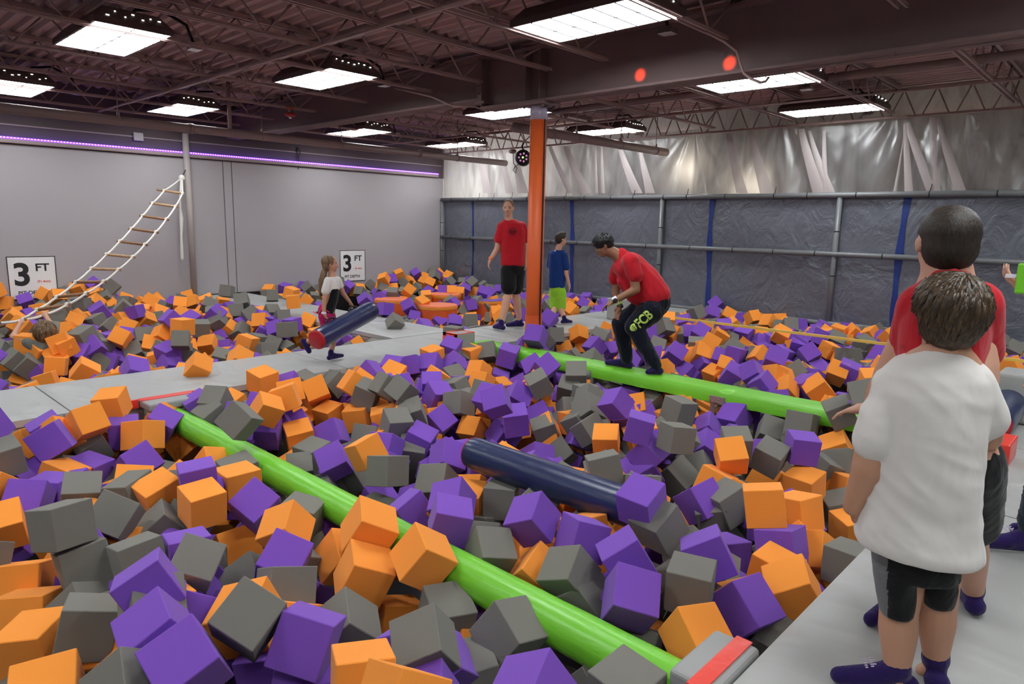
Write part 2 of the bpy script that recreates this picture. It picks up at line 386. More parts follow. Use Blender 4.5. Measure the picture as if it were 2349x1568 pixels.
for (yy, zz, lo) in ((3.75, 3.155, 'thin steel brace crossing under the near joists'), (9.3, 3.14, 'thin steel brace crossing under the far joists')):
    tag(MB().box((-12.9, yy-.014, zz-.025), (3, yy+.014, zz-.004)).build('cross_brace', M['steel']), lo, 'brace', kind='structure')
dn = MB().tube([(-11.0, 5.05, 2.88), (-11.0, 5.05, DZ)], .03, 12).build('drop_bracket', M['pipe'], smooth=True)
tag(dn, 'upright brown bracket holding the thick pipe to the roof', 'bracket')
# conduit looping off the girder to the far light
cd = MB().tube([onY(1608, 68, 5.7), onY(1660, 95, 5.85), onY(1690, 118, 5.98), onY(1700, 150, 6.02), onY(1706, 168, 6.03), onY(1722, 180, 6.03), onY(1745, 189, 6.03), onY(1757, 186, 6.1), onY(1763, 178, 6.2)], .011, 8)
tag(cd.build('flexible_conduit', M['steel'], smooth=True), 'brown cable snaking down the girder web to the light behind', 'cable')
cd = MB().tube([onY(905, 202, 5.7), onY(990, 222, 5.95), onY(1040, 244, 6.03), onY(1090, 245, 6.05), onY(1120, 256, 6.3)], .010, 8)
tag(cd.build('flexible_conduit', M['steel'], smooth=True), 'brown cable passing under the girder left of the orange column', 'cable')
# ------------------------------------------------------------------ ceiling lights
def light_fixture(cx, cy, label, n_long=7, show=True):
    L, W, z = 1.30, .64, 3.185
    o = thing('ceiling_light', label, 'light', (cx, cy, z), 'ceiling light panels')
    x0, x1, y0, y1 = cx-L/2, cx+L/2, cy-W/2, cy+W/2
    h = MB()
    h.add([(x0-.02, y0-.02, z-.004), (x1+.02, y0-.02, z-.004), (x1+.02, y1+.02, z-.004), (x0-.02, y1+.02, z-.004),
           (x0-.02, y0-.02, z+.05), (x1+.02, y0-.02, z+.05), (x1+.02, y1+.02, z+.05), (x0-.02, y1+.02, z+.05),
           (x0+.06, y0+.08, z+.16), (x1-.06, y0+.08, z+.16), (x1-.06, y1-.08, z+.16), (x0+.06, y1-.08, z+.16),
           (x0, y0, z-.004), (x1, y0, z-.004), (x1, y1, z-.004), (x0, y1, z-.004)],
          [(0, 1, 5, 4), (1, 2, 6, 5), (2, 3, 7, 6), (3, 0, 4, 7), (4, 5, 9, 8), (5, 6, 10, 9), (6, 7, 11, 10), (7, 4, 8, 11), (8, 9, 10, 11), (0, 12, 13, 1), (1, 13, 14, 2), (2, 14, 15, 3), (3, 15, 12, 0)])
    own(o, h.build('housing', M['fixture']))
    own(o, MB().box((x0, y0, z), (x1, y1, z+.012)).build('diffuser', M['diffuser']))
    if show:
        gr = MB()
        for k in range(1, 6): xx = x0+L*k/6; gr.box((xx-.006, y0, z-.008), (xx+.006, y1, z-.0005))
        gr.box((x0, cy-.004, z-.008), (x1, cy+.004, z-.0005))
        own(o, gr.build('louver_lines', M['dark_line']))
        sl = MB()
        rnd = random.Random(int(cx*10+cy*100))
        for k in range(7):      # light leaking from the end slots (right end and near side of the cover)
            yy = y0+.10+k*.075; zz = z+.10+rnd.uniform(-.03, .03); q = .005+rnd.random()*.009
            xx = x1+.02-(zz-z-.05)*.08/.11*1.0-.0
            sl.box((xx+.001, yy-q, zz-.004), (xx+.006, yy+q, zz+.004))
        own(o, sl.build('vent_slot', M['slit']))
    jb = MB().box((cx+.22, cy+.63, z-.01), (cx+.36, cy+.74, z+.05)).build('junction_box', M['galv'], bevel=.004); own(o, jb)
    own(o, MB().tube([(cx+.1, cy+.1, z+.16), (cx+.12, cy+.2, z+.30), (cx+.2, cy+.42, z+.33), (cx+.28, cy+.62, z+.22), (cx+.29, cy+.68, z+.05)], .016, 8).build('flexible_cord', M['black'], smooth=True))
    return o
LX = {'A': -11.88, 'B': -7.80, 'C': -3.76}
lights = [('B', 2.43, 'bright ceiling light panel nearest the upper left corner, with black cord'),
    ('A', 2.43, 'ceiling light panel cut off by the left edge of the photo'),
    ('A', 4.68, 'ceiling light panel above the thick brown pipe, left of the red alarm'),
    ('B', 4.80, 'ceiling light panel right above the red alarm, near side of the girder'),
    ('C', 4.92, 'largest white ceiling light panel cut by the top edge'),
    ('A', 8.05, 'small ceiling light panel left of the girder, third along the grey wall'),
    ('B', 8.05, 'ceiling light panel partly hidden behind the top of the orange column'),
    ('C', 8.15, 'ceiling light panel seen just under the girder at the right'),
    ('A', 10.62, 'farthest small ceiling light panel, nearest the corner of the room'),
    ('B', 10.66, 'ceiling light panel over the pipe end right of the orange column'),
    ('C', 10.62, 'rightmost ceiling light panel, hanging before the plastic sheeting')]
for c, y, lb in lights: light_fixture(LX[c], y, lb)
for (x, y) in ((-3.76, 2.43), (-7.8, -.4), (-3.76, -.4), (.35, 2.43), (.35, 4.9), (.35, 8.1), (.35, 10.6), (.35, -.4), (-11.88, -.4), (-3.76, -3.4), (.35, -3.4), (-7.8, -3.4), (4.4, 2.4), (4.4, 6.5)):
    light_fixture(x, y, 'white ceiling light panel outside the photo, of the same row grid', show=False)
# lamps of the hall behind the plastic
for (x, y, z, e, sz) in ((-6.6, 11.95, 2.55, 3.2, .12), (-5.35, 11.95, 2.2, 4.0, .14), (-12.2, 12.6, 2.4, 22, .8), (-10.4, 13.0, 2.6, 22, 1.0), (-8.4, 14.0, 3.0, 18, 1.4), (-3.0, 14.5, 2.8, 12, 1.4)):
    la = bpy.data.lights.new('hall_lamp', 'AREA'); la.energy = e; la.size = sz; la.color = (1, .90, .74) if x > -8 else (1, .97, .92)
    lo = bpy.data.objects.new('hall_lamp', la); link(lo); lo.location = (x, y, z); lo.rotation_euler = (math.radians(90), 0, math.radians(180))
    lo.rotation_euler = (math.radians(-80), 0, 0)
# red show lights that make two spots on the girder
for (px, py, r_) in ((1467, 172, .05), (1672, 145, .055)):
    tgt = onY(px, py, GY-.02); src = V((tgt.x-.4, 3.9, 2.75))
    la = bpy.data.lights.new('show_light', 'SPOT'); la.energy = 700; la.color = (1, .09, .02); la.spot_size = 2*math.atan(.075/(tgt-src).length)*1.0; la.spot_blend = .8; la.shadow_soft_size = .01
    lo = bpy.data.objects.new('show_light', la); link(lo); lo.location = src; lo.rotation_euler = (tgt-src).to_track_quat('-Z', 'Y').to_euler()
# alarm strobe
p = onY(666, 262, 5.6)
al = thing('alarm_strobe', 'red fire alarm strobe hanging under the joists', 'alarm', p)
own(al, MB().tube([p+V((0, 0, -.035)), p+V((0, 0, -.02)), p+V((0, 0, .0)), p+V((0, 0, .02))], [.05, .078, .085, .06], 24).build('red_body', M['strobe_red'], smooth=True))
own(al, MB().tube([p+V((0, 0, .02)), p+V((0, 0, .075))], .035, 16).build('base_box', M['wall'], smooth=True))
own(al, MB().ell(p+V((0, 0, -.045)), (.028, .028, .022)).build('lens', M['galv'], smooth=True))
own(al, MB().tube([p+V((0, 0, .07)), p+V((0, 0, .095))], [.055, .05], 16).build('orange_collar', M['orange_vinyl']))
# party light behind the column
p = V((-10.35, 11.2, 2.88))
dl = thing('effect_light', 'black round party light with coloured lenses behind the orange column', 'light', p)
q = Vector((0.62, -.78, 0)).normalized()
own(dl, MB().tube([p-q*.16, p-q*.10, p+q*.10, p+q*.14], [.10, .17, .17, .13], 28).build('lamp_body', M['black'], smooth=True))
e1 = V((q.y, -q.x, 0))
for k in range(7):
    a = 2*math.pi*k/7; c = p+q*.145+e1*math.cos(a)*.085+V((0, 0, math.sin(a)*.085))
    own(dl, MB().ell(c, (.02, .02, .02)).build('lens', M['glow_pink'], smooth=True))
own(dl, MB().ell(p+q*.15, (.018, .018, .018)).build('green_diode', M['glow_green'], smooth=True))
own(dl, MB().tube([p+V((0, 0, .17)), p+V((-.05, 0, .24)), p+V((0, 0, .32))], .018, 8).build('yoke', M['black'], smooth=True))
p2 = onY(1176, 347, 11.2)
sp = thing('ceiling_plug', 'small grey box with a hanging black cable loop before the plastic', 'socket', p2)
own(sp, MB().ell(p2, (.11, .05, .05)).build('socket_box', M['steel']))
own(sp, MB().tube([onY(x_, y_, 11.2) for x_, y_ in ((1177, 350), (1178, 375), (1186, 385), (1183, 397), (1177, 390), (1181, 382), (1188, 378), (1189, 368), (1193, 362))], .008, 6).build('cable_loop', M['black'], smooth=True))
# ------------------------------------------------------------------ plastic sheeting, tarp and frame
def sheet(name, x0, x1, z0, z1, y, nx, nz, amp, mt, fold, label, cat):
    v = []; f = []
    for i in range(nx+1):
        for j in range(nz+1):
            x = x0+(x1-x0)*i/nx; z = z0+(z1-z0)*j/nz
            v.append((x, y+fold(x, z)*amp, z))
    for i in range(nx):
        for j in range(nz): a = i*(nz+1)+j; f.append((a, a+nz+1, a+nz+2, a+1))
    o = mesh_obj(name, v, f, mt, smooth=True); tag(o, label, cat); return o
def pf(x, z):
    # gathered folds radiating from the tie points at truss height
    s_ = 0
    for (tx, tz, sp_) in ((-8.9, 3.0, 1.0), (-7.9, 3.1, .8), (-6.5, 3.0, 1.2), (-4.9, 3.05, 1.2), (-3.15, 3.05, 1.0), (-2.5, 3.5, 1.3), (-10.4, 2.8, 1.0), (-11.8, 3.1, 1.0)):
        dx = x-tx; dz = tz-z+.25
        if dz > .05:
            q_ = dx/(dz*.9+.1)
            s_ += sp_*math.cos(q_*11+tx)*math.exp(-(q_*1.3)**2)*min(1, .35+.5*abs(dz))
    return s_+.8*noise.noise(V((x*1.7, z*.9, 3)))+.4*noise.noise(V((x*6, z*2, 7)))
sheet('plastic_sheeting', WX+.02, 3.0, 2.0, 3.56, NY+.06, 560, 60, .045, M['plastic'], pf, 'translucent plastic sheeting hung between the padded frame and the roof', 'plastic sheet')
for (xt, yt, xb_, w1, w2, lb_) in ((1420, 330, 1462, 10, 24, 'a'), (1465, 325, 1492, 6, 22, 'b'), (1262, 335, 1310, 8, 16, 'a'), (1298, 335, 1345, 12, 26, 'b'), (1366, 330, 1368, 4, 8, 'a'), (1380, 330, 1383, 4, 10, 'b'), (1672, 305, 1702, 14, 26, 'a'), (1722, 300, 1760, 10, 34, 'b'),
        (1838, 295, 1880, 14, 32, 'a'), (1857, 300, 1905, 8, 24, 'b'), (1890, 300, 1893, 8, 14, 'a'), (2078, 285, 2052, 3, 8, 'a'), (2077, 285, 2085, 10, 20, 'b'), (2082, 282, 2142, 14, 30, 'a'), (2142, 268, 2146, 20, 24, 'b'), (2152, 268, 2205, 14, 28, 'a'), (1100, 350, 1120, 8, 22, 'a'), (1150, 345, 1170, 6, 20, 'b'), (1180, 345, 1200, 8, 26, 'a')):
    v = MB(); n_ = 14
    for k in range(n_+1):
        t_ = k/n_; px = xt+(xb_-xt)*(t_**1.15); py = yt+(443-yt)*t_; hw = (w1+(w2-w1)*t_)/2
        a_ = onY(px-hw, py, NY+.0-.012*math.sin(t_*3)); c_ = onY(px+hw, py, NY+.0+.01*math.sin(t_*5)); m_ = (a_+c_)/2+V((0, -.02, 0)); v.v += [a_, m_, c_]
    for k in range(n_): v.f += [(3*k, 3*k+1, 3*k+4, 3*k+3), (3*k+1, 3*k+2, 3*k+5, 3*k+4)]
    own(bpy.data.objects['plastic_sheeting'], v.build('gathered_fold', M['fold'], smooth=True))
def tf(x, z):
    return noise.noise(V((x*1.3, z*1.1, 0)))*.8+.35*noise.noise(V((x*5, z*1.6, 2)))+.18*abs(noise.noise(V((x*9, z*9, 5))))
bounds = [WX+.06, -12.28, -9.2, -5.99, -2.88, .3, 3.4]
lbs = ['silver blue tarp panel in the room corner beside the grey wall', 'silver blue tarp panel behind the man in a red shirt and black shorts', 'silver blue tarp panel behind the bending man', 'wide silver blue tarp panel right of the bending man', 'silver blue tarp panel behind the boys at the right', 'silver blue tarp panel outside the photo at the right']
for i in range(6):
    sheet('tarp', bounds[i], bounds[i+1], -.05, 2.0, NY+.03, 90 if i else 30, 60, .035, M['bluegrey'], tf, lbs[i], 'tarp')
sl_ = ['blue tape strip nearest the corner, left of the standing man', 'blue tape strip right behind the boy in the blue shirt', 'blue tape strip just right of the bending man', 'blue tape strip left of the dark haired boy in red', 'blue tape strip outside the photo']
for i in range(5):
    x = bounds[i+1]
    v = MB()
    n_ = 24
    for k in range(n_+1):
        z = -.02+2.04*k/n_; yy = NY+.03+tf(x, z)*.035-.012; w_ = .045+.01*math.sin(z*7)
        xx = x+.03*math.sin(z*1.6+i)
        if i == 0: w_ *= .5
        v.v += [V((xx-w_, yy, z)), V((xx+w_, yy, z))]
    v.f = [(2*k, 2*k+1, 2*k+3, 2*k+2) for k in range(n_)]
    tag(v.build('blue_tape_strip', M['blue_tape'], smooth=True), sl_[i], 'tape')
fr = []
def padded_bar(a, b, r, label, joints):
    a = V(a); b = V(b); L = (b-a).length; d_ = (b-a)/L
    o = thing('padded_bar', label, 'pipe', a, 'padded pipes of the net frame')
    own(o, MB().tube([a, b], r, 20).build('foam_sleeve', M['grey_pipe'], smooth=True))
    rnd = random.Random(int(L*100)+int(a.z*10)); q = .4
    while q < L-.1:
        tb = MB(); c = a+d_*q; tb.tube([c-d_*.008, c+d_*.008], r*1.06, 16)
        if abs(d_.z) < .5 and a.z > 1.9 and rnd.random() < .5: tb.tube([c+V((0, 0, r)), c+V((.015, 0, r+.10))], .006, 5)
        own(o, tb.build('cable_tie', M['black'], smooth=True)); q += rnd.uniform(*joints)
    return o
padded_bar((WX+.05, NY-.04, 2.03), (4, NY-.04, 2.03), .045, 'top padded pipe of the net frame under the plastic sheeting', (.45, 1.0))
padded_bar((WX+.05, NY-.05, 1.11), (4, NY-.05, 1.11), .042, 'middle padded pipe of the net frame across the tarp', (.6, 1.1))
padded_bar((WX+.05, NY-.05, .0), (4, NY-.05, .0), .042, 'bottom padded pipe of the net frame along the pit edge', (.6, 1.1))
for x, lb in ((WX+.06, 'upright padded pipe in the room corner beside the grey wall'), (-7.01, 'upright padded pipe right behind the bending man'), (-3.82, 'upright padded pipe in the middle of the right tarp'), (-.65, 'upright padded pipe outside the photo at the right'), (2.5, 'upright padded pipe far outside the photo at the right')):
    padded_bar((x, NY-.03, -.4), (x, NY-.03, 2.0), .04, lb, (.5, .9))
tag(MB().box((WX, NY-.02, FZ), (4, NY+.01, -.03)).build('black_netting', M['black_cloth']), 'black cloth under the bottom padded pipe of the frame', 'cloth')
# ------------------------------------------------------------------ pads between the pits
def pad(x0, x1, y0, y1, label, m='pad', puff=.006):
    nx = max(4, int((x1-x0)/.06)); ny = max(4, int((y1-y0)/.06)); g_ = .006
    x0 += g_; x1 -= g_; y0 += g_; y1 -= g_
    v = MB(); rnd = x0*3+y0
    for i in range(nx+1):
        for j in range(ny+1):
            x = x0+(x1-x0)*i/nx; y = y0+(y1-y0)*j/ny
            e = min(i, nx-i, j, ny-j)
            z = -.012 if e == 0 else puff*noise.noise(V((x*1.6+rnd, y*1.1, 0)))+.003*noise.noise(V((x*7, y*5, rnd)))-.001
            v.v.append(V((x, y, z)))
    for i in range(nx):
        for j in range(ny): a = i*(ny+1)+j; v.f.append((a, a+ny+1, a+ny+2, a+1))
    # sides
    b = len(v.v)
    loop = [(i, 0) for i in range(nx)]+[(nx, j) for j in range(ny)]+[(i, ny) for i in range(nx, 0, -1)]+[(0, j) for j in range(ny, 0, -1)]
    for (i, j) in loop: p_ = v.v[i*(ny+1)+j]; v.v.append(V((p_.x, p_.y, -.065)))
    n_ = len(loop)
    for k in range(n_):
        i, j = loop[k]; i2, j2 = loop[(k+1) % n_]
        v.f.append((i*(ny+1)+j, b+k, b+(k+1) % n_, i2*(ny+1)+j2))
    v.f.append(tuple(range(b, b+n_)))
    o = v.build('floor_pad', M[m], smooth=True); o.data.set_sharp_from_angle(angle=math.radians(35))
    tag(o, label, 'pad', 'grey vinyl walkway pads'); return o
for (y0, y1, lb) in ((-3.6, -1.1, 'grey walkway pad outside the photo at the left end'), (-1.1, 1.38, 'grey walkway pad cut by the left edge of the photo'), (1.38, 3.85, 'grey walkway pad behind the round green beam end'),
        (3.85, 6.32, 'grey walkway pad where the girl with the roller walks'), (6.32, 8.8, 'grey walkway pad under the man in black shorts'), (8.8, 11.4, 'last grey walkway pad before the tarp')):
    pad(-7.12, -5.96, y0, y1, lb)
pad(-10.2, -7.13, 5.3, 6.35, 'grey side walkway pad left of the orange and purple mats'); pad(-13.38, -10.2, 5.3, 6.35, 'grey side walkway pad reaching the grey wall')
for (y0, y1, lb) in ((-3, .2, 'wide grey floor pad beside the photographer'), (.2, 4.4, 'wide grey floor pad under the boy in the white shirt'), (4.4, 5.9, 'wide grey floor pad behind the boys at the right'), (5.9, 8.6, 'wide grey floor pad at the right edge beyond the navy roller'), (8.6, 11.4, 'wide grey floor pad next to the tarp at the right')):
    pad(-.87, 2.4, y0, y1, lb, puff=.011)
sp = lambda n_, a, b: tag(MB().box(a, b).build(n_, M['padside'], bevel=.02), kind='structure')
sp('wall_pit_middle', (-7.10, -4, FZ), (-5.98, 11.4, -.07)); sp('wall_pit_side', (-13.38, 5.32, FZ), (-7.12, 6.33, -.07)); sp('wall_pit_right', (-.85, -4, FZ), (6, 11.4, -.07))
# beam end boxes with red tape
def beam_box(x0, x1, y0, y1, side, label):
    o = thing('beam_end_box', label, 'box', ((x0+x1)/2, (y0+y1)/2, -.3))
    cap_ = MB().box((x0, y0, -.062), (x1, y1, .004)).build('top_cushion', M['padside'], bevel=.018, seg=3)
    own(o, cap_)
    h = MB(); a, b = (x0+.02, x1-.015) if side > 0 else (x0+.015, x1-.02)
    h.box((a, y0+.02, -.5), (b, y0+.10, -.068)); h.box((a, y1-.10, -.5), (b, y1-.02, -.068)); h.box((a, y0+.10, -.105), (b, y1-.10, -.068))
    own(o, h.build('padded_frame', M['padside'], bevel=.008))
    return o
bb_ = beam_box(-5.955, -5.74, 1.86, 2.27, 1, 'grey padded box with red tape holding the far end of the round green beam')
own(bb_, MB().box((-5.985, 1.86, .003), (-5.89, 2.275, .008)).box((-5.99, 2.27, -.065), (-5.958, 2.40, .005)).box((-5.985, 1.70, -.065), (-5.955, 1.855, .005)).build('red_tape', M['red_tape']))
bb_ = beam_box(-1.05, -.872, 1.93, 2.27, -1, 'grey padded box with red tape stripe, near end of the round green beam')
own(bb_, MB().box((-.965, 1.90, .005), (-.905, 2.272, .010)).box((-.965, 1.92, -.05), (-.905, 1.932, .008)).build('red_tape', M['red_tape']))
def red_block(x0, x1, y0, y1, z1, label):
    o = thing('red_taped_block', label, 'block', ((x0+x1)/2, (y0+y1)/2, 0))
    own(o, MB().box((x0, y0, .0), (x1, y1, z1)).build('padded_block', M['padside'], bevel=.012, seg=3))
    t_ = MB(); e = .003; w_ = .05
    for (xa, xb, ya, yb) in ((x0-e, x0+w_, y0-e, y1+e), (x1-w_*.6, x1-w_*.1, y0, y1), (x0, x1-.01, y0-e, y0+w_*.7), (x0, x1-.01, y1-w_*.7, y1+e)): t_.box((xa, ya, z1-.01), (xb, yb, z1+e))
    for (xa, xb, za, zb) in ((x0-e, x0+w_, .0, z1), (x1-w_, x1-.004, .0, z1), (x0, x1-.004, z1-w_*.7, z1)): t_.box((xa, y0-e, za), (xb, y0+.01, zb))
    own(o, t_.build('red_tape', M['red_tape'])); return o
red_block(-6.37, -6.11, 5.50, 5.80, .145, 'red taped grey block on the walkway at the end of the square green beam')
o = thing('red_taped_block', 'bright red taped block under the navy roller at the right', 'block', (-.62, 5.45, 0))
own(o, MB().box((-.84, 5.30, 0), (-.56, 5.62, .15)).build('padded_block', M['red_vinyl'] if 0 else M['red_tape'], bevel=.012, seg=3))
own(o, MB().box((-.80, 5.292, .05), (-.68, 5.299, .10)).build('grey_patch', M['padside']))
# ------------------------------------------------------------------ green beams
YB, ZB, RB = 2.06, -.156, .0945
pts = [V((-5.80+k*(4.86/40), YB, ZB)) for k in range(41)]
o = thing('round_beam', 'long round lime green padded beam crossing the near pit', 'beam', (-3.4, YB, ZB))
own(o, MB().tube(pts, [RB*(1+.02*noise.noise(V((k*.9, 0, 0)))) for k in range(41)], 40).build('green_cover', M['green'], smooth=True))
own(o, MB().tube([(-6.0, YB, ZB), (-.9, YB, ZB)], .03, 12).build('steel_core', M['steel']))
v = MB(); nx = 150
prof = [(5.73, -.075), (5.725, .0), (5.745, .028), (5.90, .034), (6.02, .028), (6.04, .0), (6.035, -.075), (5.9, -.08)]
xb0, xb1 = -6.10, -.95
for i in range(nx+1):
    x = xb0+(xb1-xb0)*i/nx
    for k, (y, z) in enumerate(prof):
        a_ = .005*noise.noise(V((x*4, k*1.7, 0)))+.005*noise.noise(V((x*13, k, 3)))
        if z < -.05: z2 = z-.02+a_*.7
        else: z2 = z+a_*.5
        v.v.append(V((x, y+(a_ if y < 5.74 or y > 6.0 else 0), z2)))
n_ = len(prof)
for i in range(nx):
    for k in range(n_): k2 = (k+1) % n_; v.f.append((i*n_+k, (i+1)*n_+k, (i+1)*n_+k2, i*n_+k2))
v.f.append(tuple(range(n_))); v.f.append(tuple(nx*n_+k for k in range(n_))[::-1])
o = thing('square_beam', 'flat topped lime green balance beam carrying the bending man', 'beam', (-3.5, 5.88, 0))
c_ = v.build('green_cover', M['green'], smooth=True); c_.data.set_sharp_from_angle(angle=math.radians(50)); own(o, c_)
xt = onY(1646, 905, 5.72).x
own(o, MB().box((xt-.075, 5.712, -.09), (xt+.075, 5.722, -.025)).box((xt-.07, 5.725, -.2), (xt-.02, 5.735, -.08)).build('silver_tape', M['duct_tape'], bevel=.003))
xt = onY(1352, 875, 5.72).x
own(o, MB().tube([(xt, 5.76, -.30), (xt, 5.76, -.02)], .035, 12).tube([(xt, 5.70, -.03), (xt, 5.70, -.13)], .02, 10).build('tape_wrapped_stub', M['grey_pipe'], smooth=True))
# ------------------------------------------------------------------ yellow strap
o = MB().box((-5.97, 8.67, .185), (-.87, 8.70, .215)).build('yellow_strap', M['yellow_strap'])
tag(o, 'thin yellow strap stretched over the cubes of the far pit', 'strap')
# ------------------------------------------------------------------ rollers
def roller(name, a, b, r, label, caps=('red_vinyl', 'navy'), handles=(), up=V((0, 0, 1))):
    a = V(a); b = V(b); d_ = (b-a).normalized(); L = (b-a).length
    o = thing(name, label, 'roller', (a+b)/2)
    n_ = 40; pts = [a+d_*L*k/n_ for k in range(n_+1)]
    rs = [r*(1-.05*(1-min(1, min(k, n_-k)/1.5)))*(1+.006*noise.noise(V((k*.7, a.x, 0)))) for k in range(n_+1)]
    own(o, MB().tube(pts, rs, 44, cap=False).build('navy_cover', M['navy'], smooth=True))
    for (p_, s_, cm, nm) in ((a, -1, caps[0], 'red_end'), (b, 1, caps[1], 'end_cap')):
        e = MB(); e.tube([p_-d_*s_*.002, p_+d_*s_*.006, p_+d_*s_*.016, p_+d_*s_*.02], [r*.97, r*.95, r*.75, r*.05], 44)
        own(o, e.build(nm, M[cm], smooth=True))
    u_ = (up-d_*up.dot(d_)).normalized()
    for q in handles:
        c = a+d_*q; own(o, MB().tube([c-d_*.085+u_*r*.99, c-d_*.06+u_*(r+.018), c+u_*(r+.03), c+d_*.06+u_*(r+.018), c+d_*.085+u_*r*.99], .010, 8).build('black_handle', M['black'], smooth=True))
    return o
roller('padded_roller', (-3.10, 2.935, .02), (-1.80, 2.90, .04), .105, 'navy padded roller lying among the cubes behind the round green beam', up=V((0, 1, .3)))
ga, gb = dep(727, 779, 6.85), dep(851, 712, 7.75)
roller('padded_roller', ga, gb, .105, 'navy padded roller with red end carried by the girl', handles=((ga-gb).length*.33, (ga-gb).length*.74), up=V((-.5, -.4, 1)))
ra = onZ(2277, 972, .13); rb_ = onZ(2340, 893, .16); rd = (rb_-ra).normalized()
ro = roller('padded_roller', ra, ra+rd*1.2, .125, 'navy padded roller with red end lying at the right behind the boys')
# ------------------------------------------------------------------ round mats of the far pit
for (px, py, pw, tp, lb) in ((898.5, 684.5, 79, 'orange_vinyl_top', 'round orange mat nearest the grey walkway, far pit'), (1004, 698, 92, 'orange_vinyl_top', 'largest round orange mat in front, far pit'),
        (1020, 673, 77, 'orange_vinyl_top', 'round orange mat farthest back in the far pit'), (1121, 685.5, 80, 'purple_vinyl', 'round mat with purple top and orange side near the standing man')):
    c = onZ(px, py, .05); dp = (c-EYE).dot(FW); r = pw/2*dp/F_PX
    o = thing('round_mat', lb, 'mat', (c.x, c.y, -.3))
    own(o, MB().tube([(c.x, c.y, -.6), (c.x, c.y, .0)], r*.985, 48).build('orange_skirt', M['orange_vinyl'], smooth=False))
    own(o, MB().tube([(c.x, c.y, -.02), (c.x, c.y, .035)], r*1.0, 48).build('edge_band', M['yellow_trim'], smooth=False, bevel=.008))
    own(o, MB().tube([(c.x, c.y, .03), (c.x, c.y, .052)], r*.97, 48).build('mat_top', M[tp], smooth=False, bevel=.01))
# ------------------------------------------------------------------ signs
def text_mesh(s, size, mt, name, parent, loc, font=None, xs=1.0, off=0.0):
    cu = bpy.data.curves.new(name, 'FONT'); cu.body = s; cu.size = size; cu.extrude = .001; cu.offset = off; cu.align_x = 'LEFT'
    o = bpy.data.objects.new(name, cu); COL.objects.link(o)
    dg = bpy.context.evaluated_depsgraph_get(); me = bpy.data.meshes.new_from_object(o.evaluated_get(dg)); bpy.data.objects.remove(o)
    me.materials.clear(); me.materials.append(mt)
    ob = bpy.data.objects.new(name, me); COL.objects.link(ob)
    for v_ in me.vertices: v_.co.x *= xs
    return ob
def sign(yc, zb, label):
    W_, H_ = .67, .70
    o = thing('depth_sign', label, 'sign', (WX+.004, yc, zb))
    own(o, MB().box((WX+.002, yc-W_/2, zb), (WX+.010, yc+W_/2, zb+H_)).build('white_panel', M['white'], bevel=.003))
    b = MB(); t_ = .012
    for (a0, a1, z0, z1) in ((-W_/2, W_/2, 0, t_), (-W_/2, W_/2, H_-t_, H_), (-W_/2, -W_/2+t_, 0, H_), (W_/2-t_, W_/2, 0, H_)): b.box((WX+.009, yc+a0, zb+z0), (WX+.013, yc+a1, zb+z1))
    own(o, b.build('black_border', M['ink']))
    for (s, sz, mt, nm, dy, dz, xs, of) in (('3', .50, 'ink', 'digit_three', -.27, .24, 1.0, .014), ('FT', .17, 'ink', 'letters_ft', .04, .46, 1.1, .004), ('(91.4cm)', .052, 'redink', 'red_metric_note', .055, .27, 1.0, .001), ('PIT DEPTH', .085, 'ink', 'letters_pit_depth', -.22, .08, 1.0, .0015)):
        tx = text_mesh(s, sz, M[mt], nm, o, None, xs=xs, off=of)
        tx.rotation_euler = (math.radians(90), 0, math.radians(90)); tx.location = (WX+.011, yc+dy, zb+dz)
        tx.parent = o; tx.matrix_parent_inverse = Matrix.Translation(-o.location)
sign(2.73, .10, 'white pit depth sign with a big 3 behind the rope ladder')
sign(8.85, .11, 'white pit depth sign with a big 3 behind the girl')
# ------------------------------------------------------------------ rope ladder
rg = [((1345, 205), (1575, 238)), ((1285, 318), (1523, 352)), ((1197, 427), (1445, 462)), ((1103, 537), (1357, 572)), ((1003, 645), (1263, 678)), ((890, 757), (1160, 783)), ((758, 880), (1037, 890)), ((622, 998), (912, 992)), ((458, 1128), (762, 1090)), ((290, 1238), (600, 1185)), ((120, 1338), (410, 1268)), ((-90, 1400), (225, 1310)), ((-330, 1450), (0, 1335))]
ld = thing('rope_ladder', 'rope ladder with wooden rungs rising to the pole on the grey wall', 'ladder', (-13.1, 5.12, 2.2))
Lp = []; Rp = []
for i, (a, b) in enumerate(rg):
    a_ = V((a[0]/3.733, 380+a[1]/3.733)); b_ = V((b[0]/3.733, 380+b[1]/3.733))
    ln = (a_-b_).length; dd_ = 12.7*62/max(ln, 61)*(.5/.5)
    dd_ = 12.25-i*.36
    pa, pb = dep(a_.x, a_.y, dd_), dep(b_.x, b_.y, dd_+.05)
    rr = .021
    own(ld, MB().tube([pa, (pa+pb)/2, pb], [rr, rr*1.05, rr], 12).build('rung', M['wood_pale' if i in (0, 1, 5, 6) else 'wood'], smooth=True))
    q1, q2 = (.26, .95) if i == 0 else (.085, .91)
    Lp.append(pa.lerp(pb, q1)); Rp.append(pa.lerp(pb, q2))
top = onX(417, 408, -13.22)
def dense(ps):
    out = []
    for a, b in zip(ps[:-1], ps[1:]):
        for k in range(6): out.append(a.lerp(b, k/6)-V((0, 0, .012*math.sin(math.pi*k/6))))
    out.append(ps[-1]); return out
for ps in (Lp, Rp): own(ld, MB().tube(dense([top]+ps), .0155, 8).build('side_rope', M['rope'], smooth=True))
for p_ in Lp+Rp: own(ld, MB().ell(p_, (.03, .03, .034), nu=10, nv=8).build('knot', M['rope'], smooth=True))
own(ld, MB().ell(top, (.055, .055, .06), nu=14, nv=10).build('top_knot', M['rope'], smooth=True))
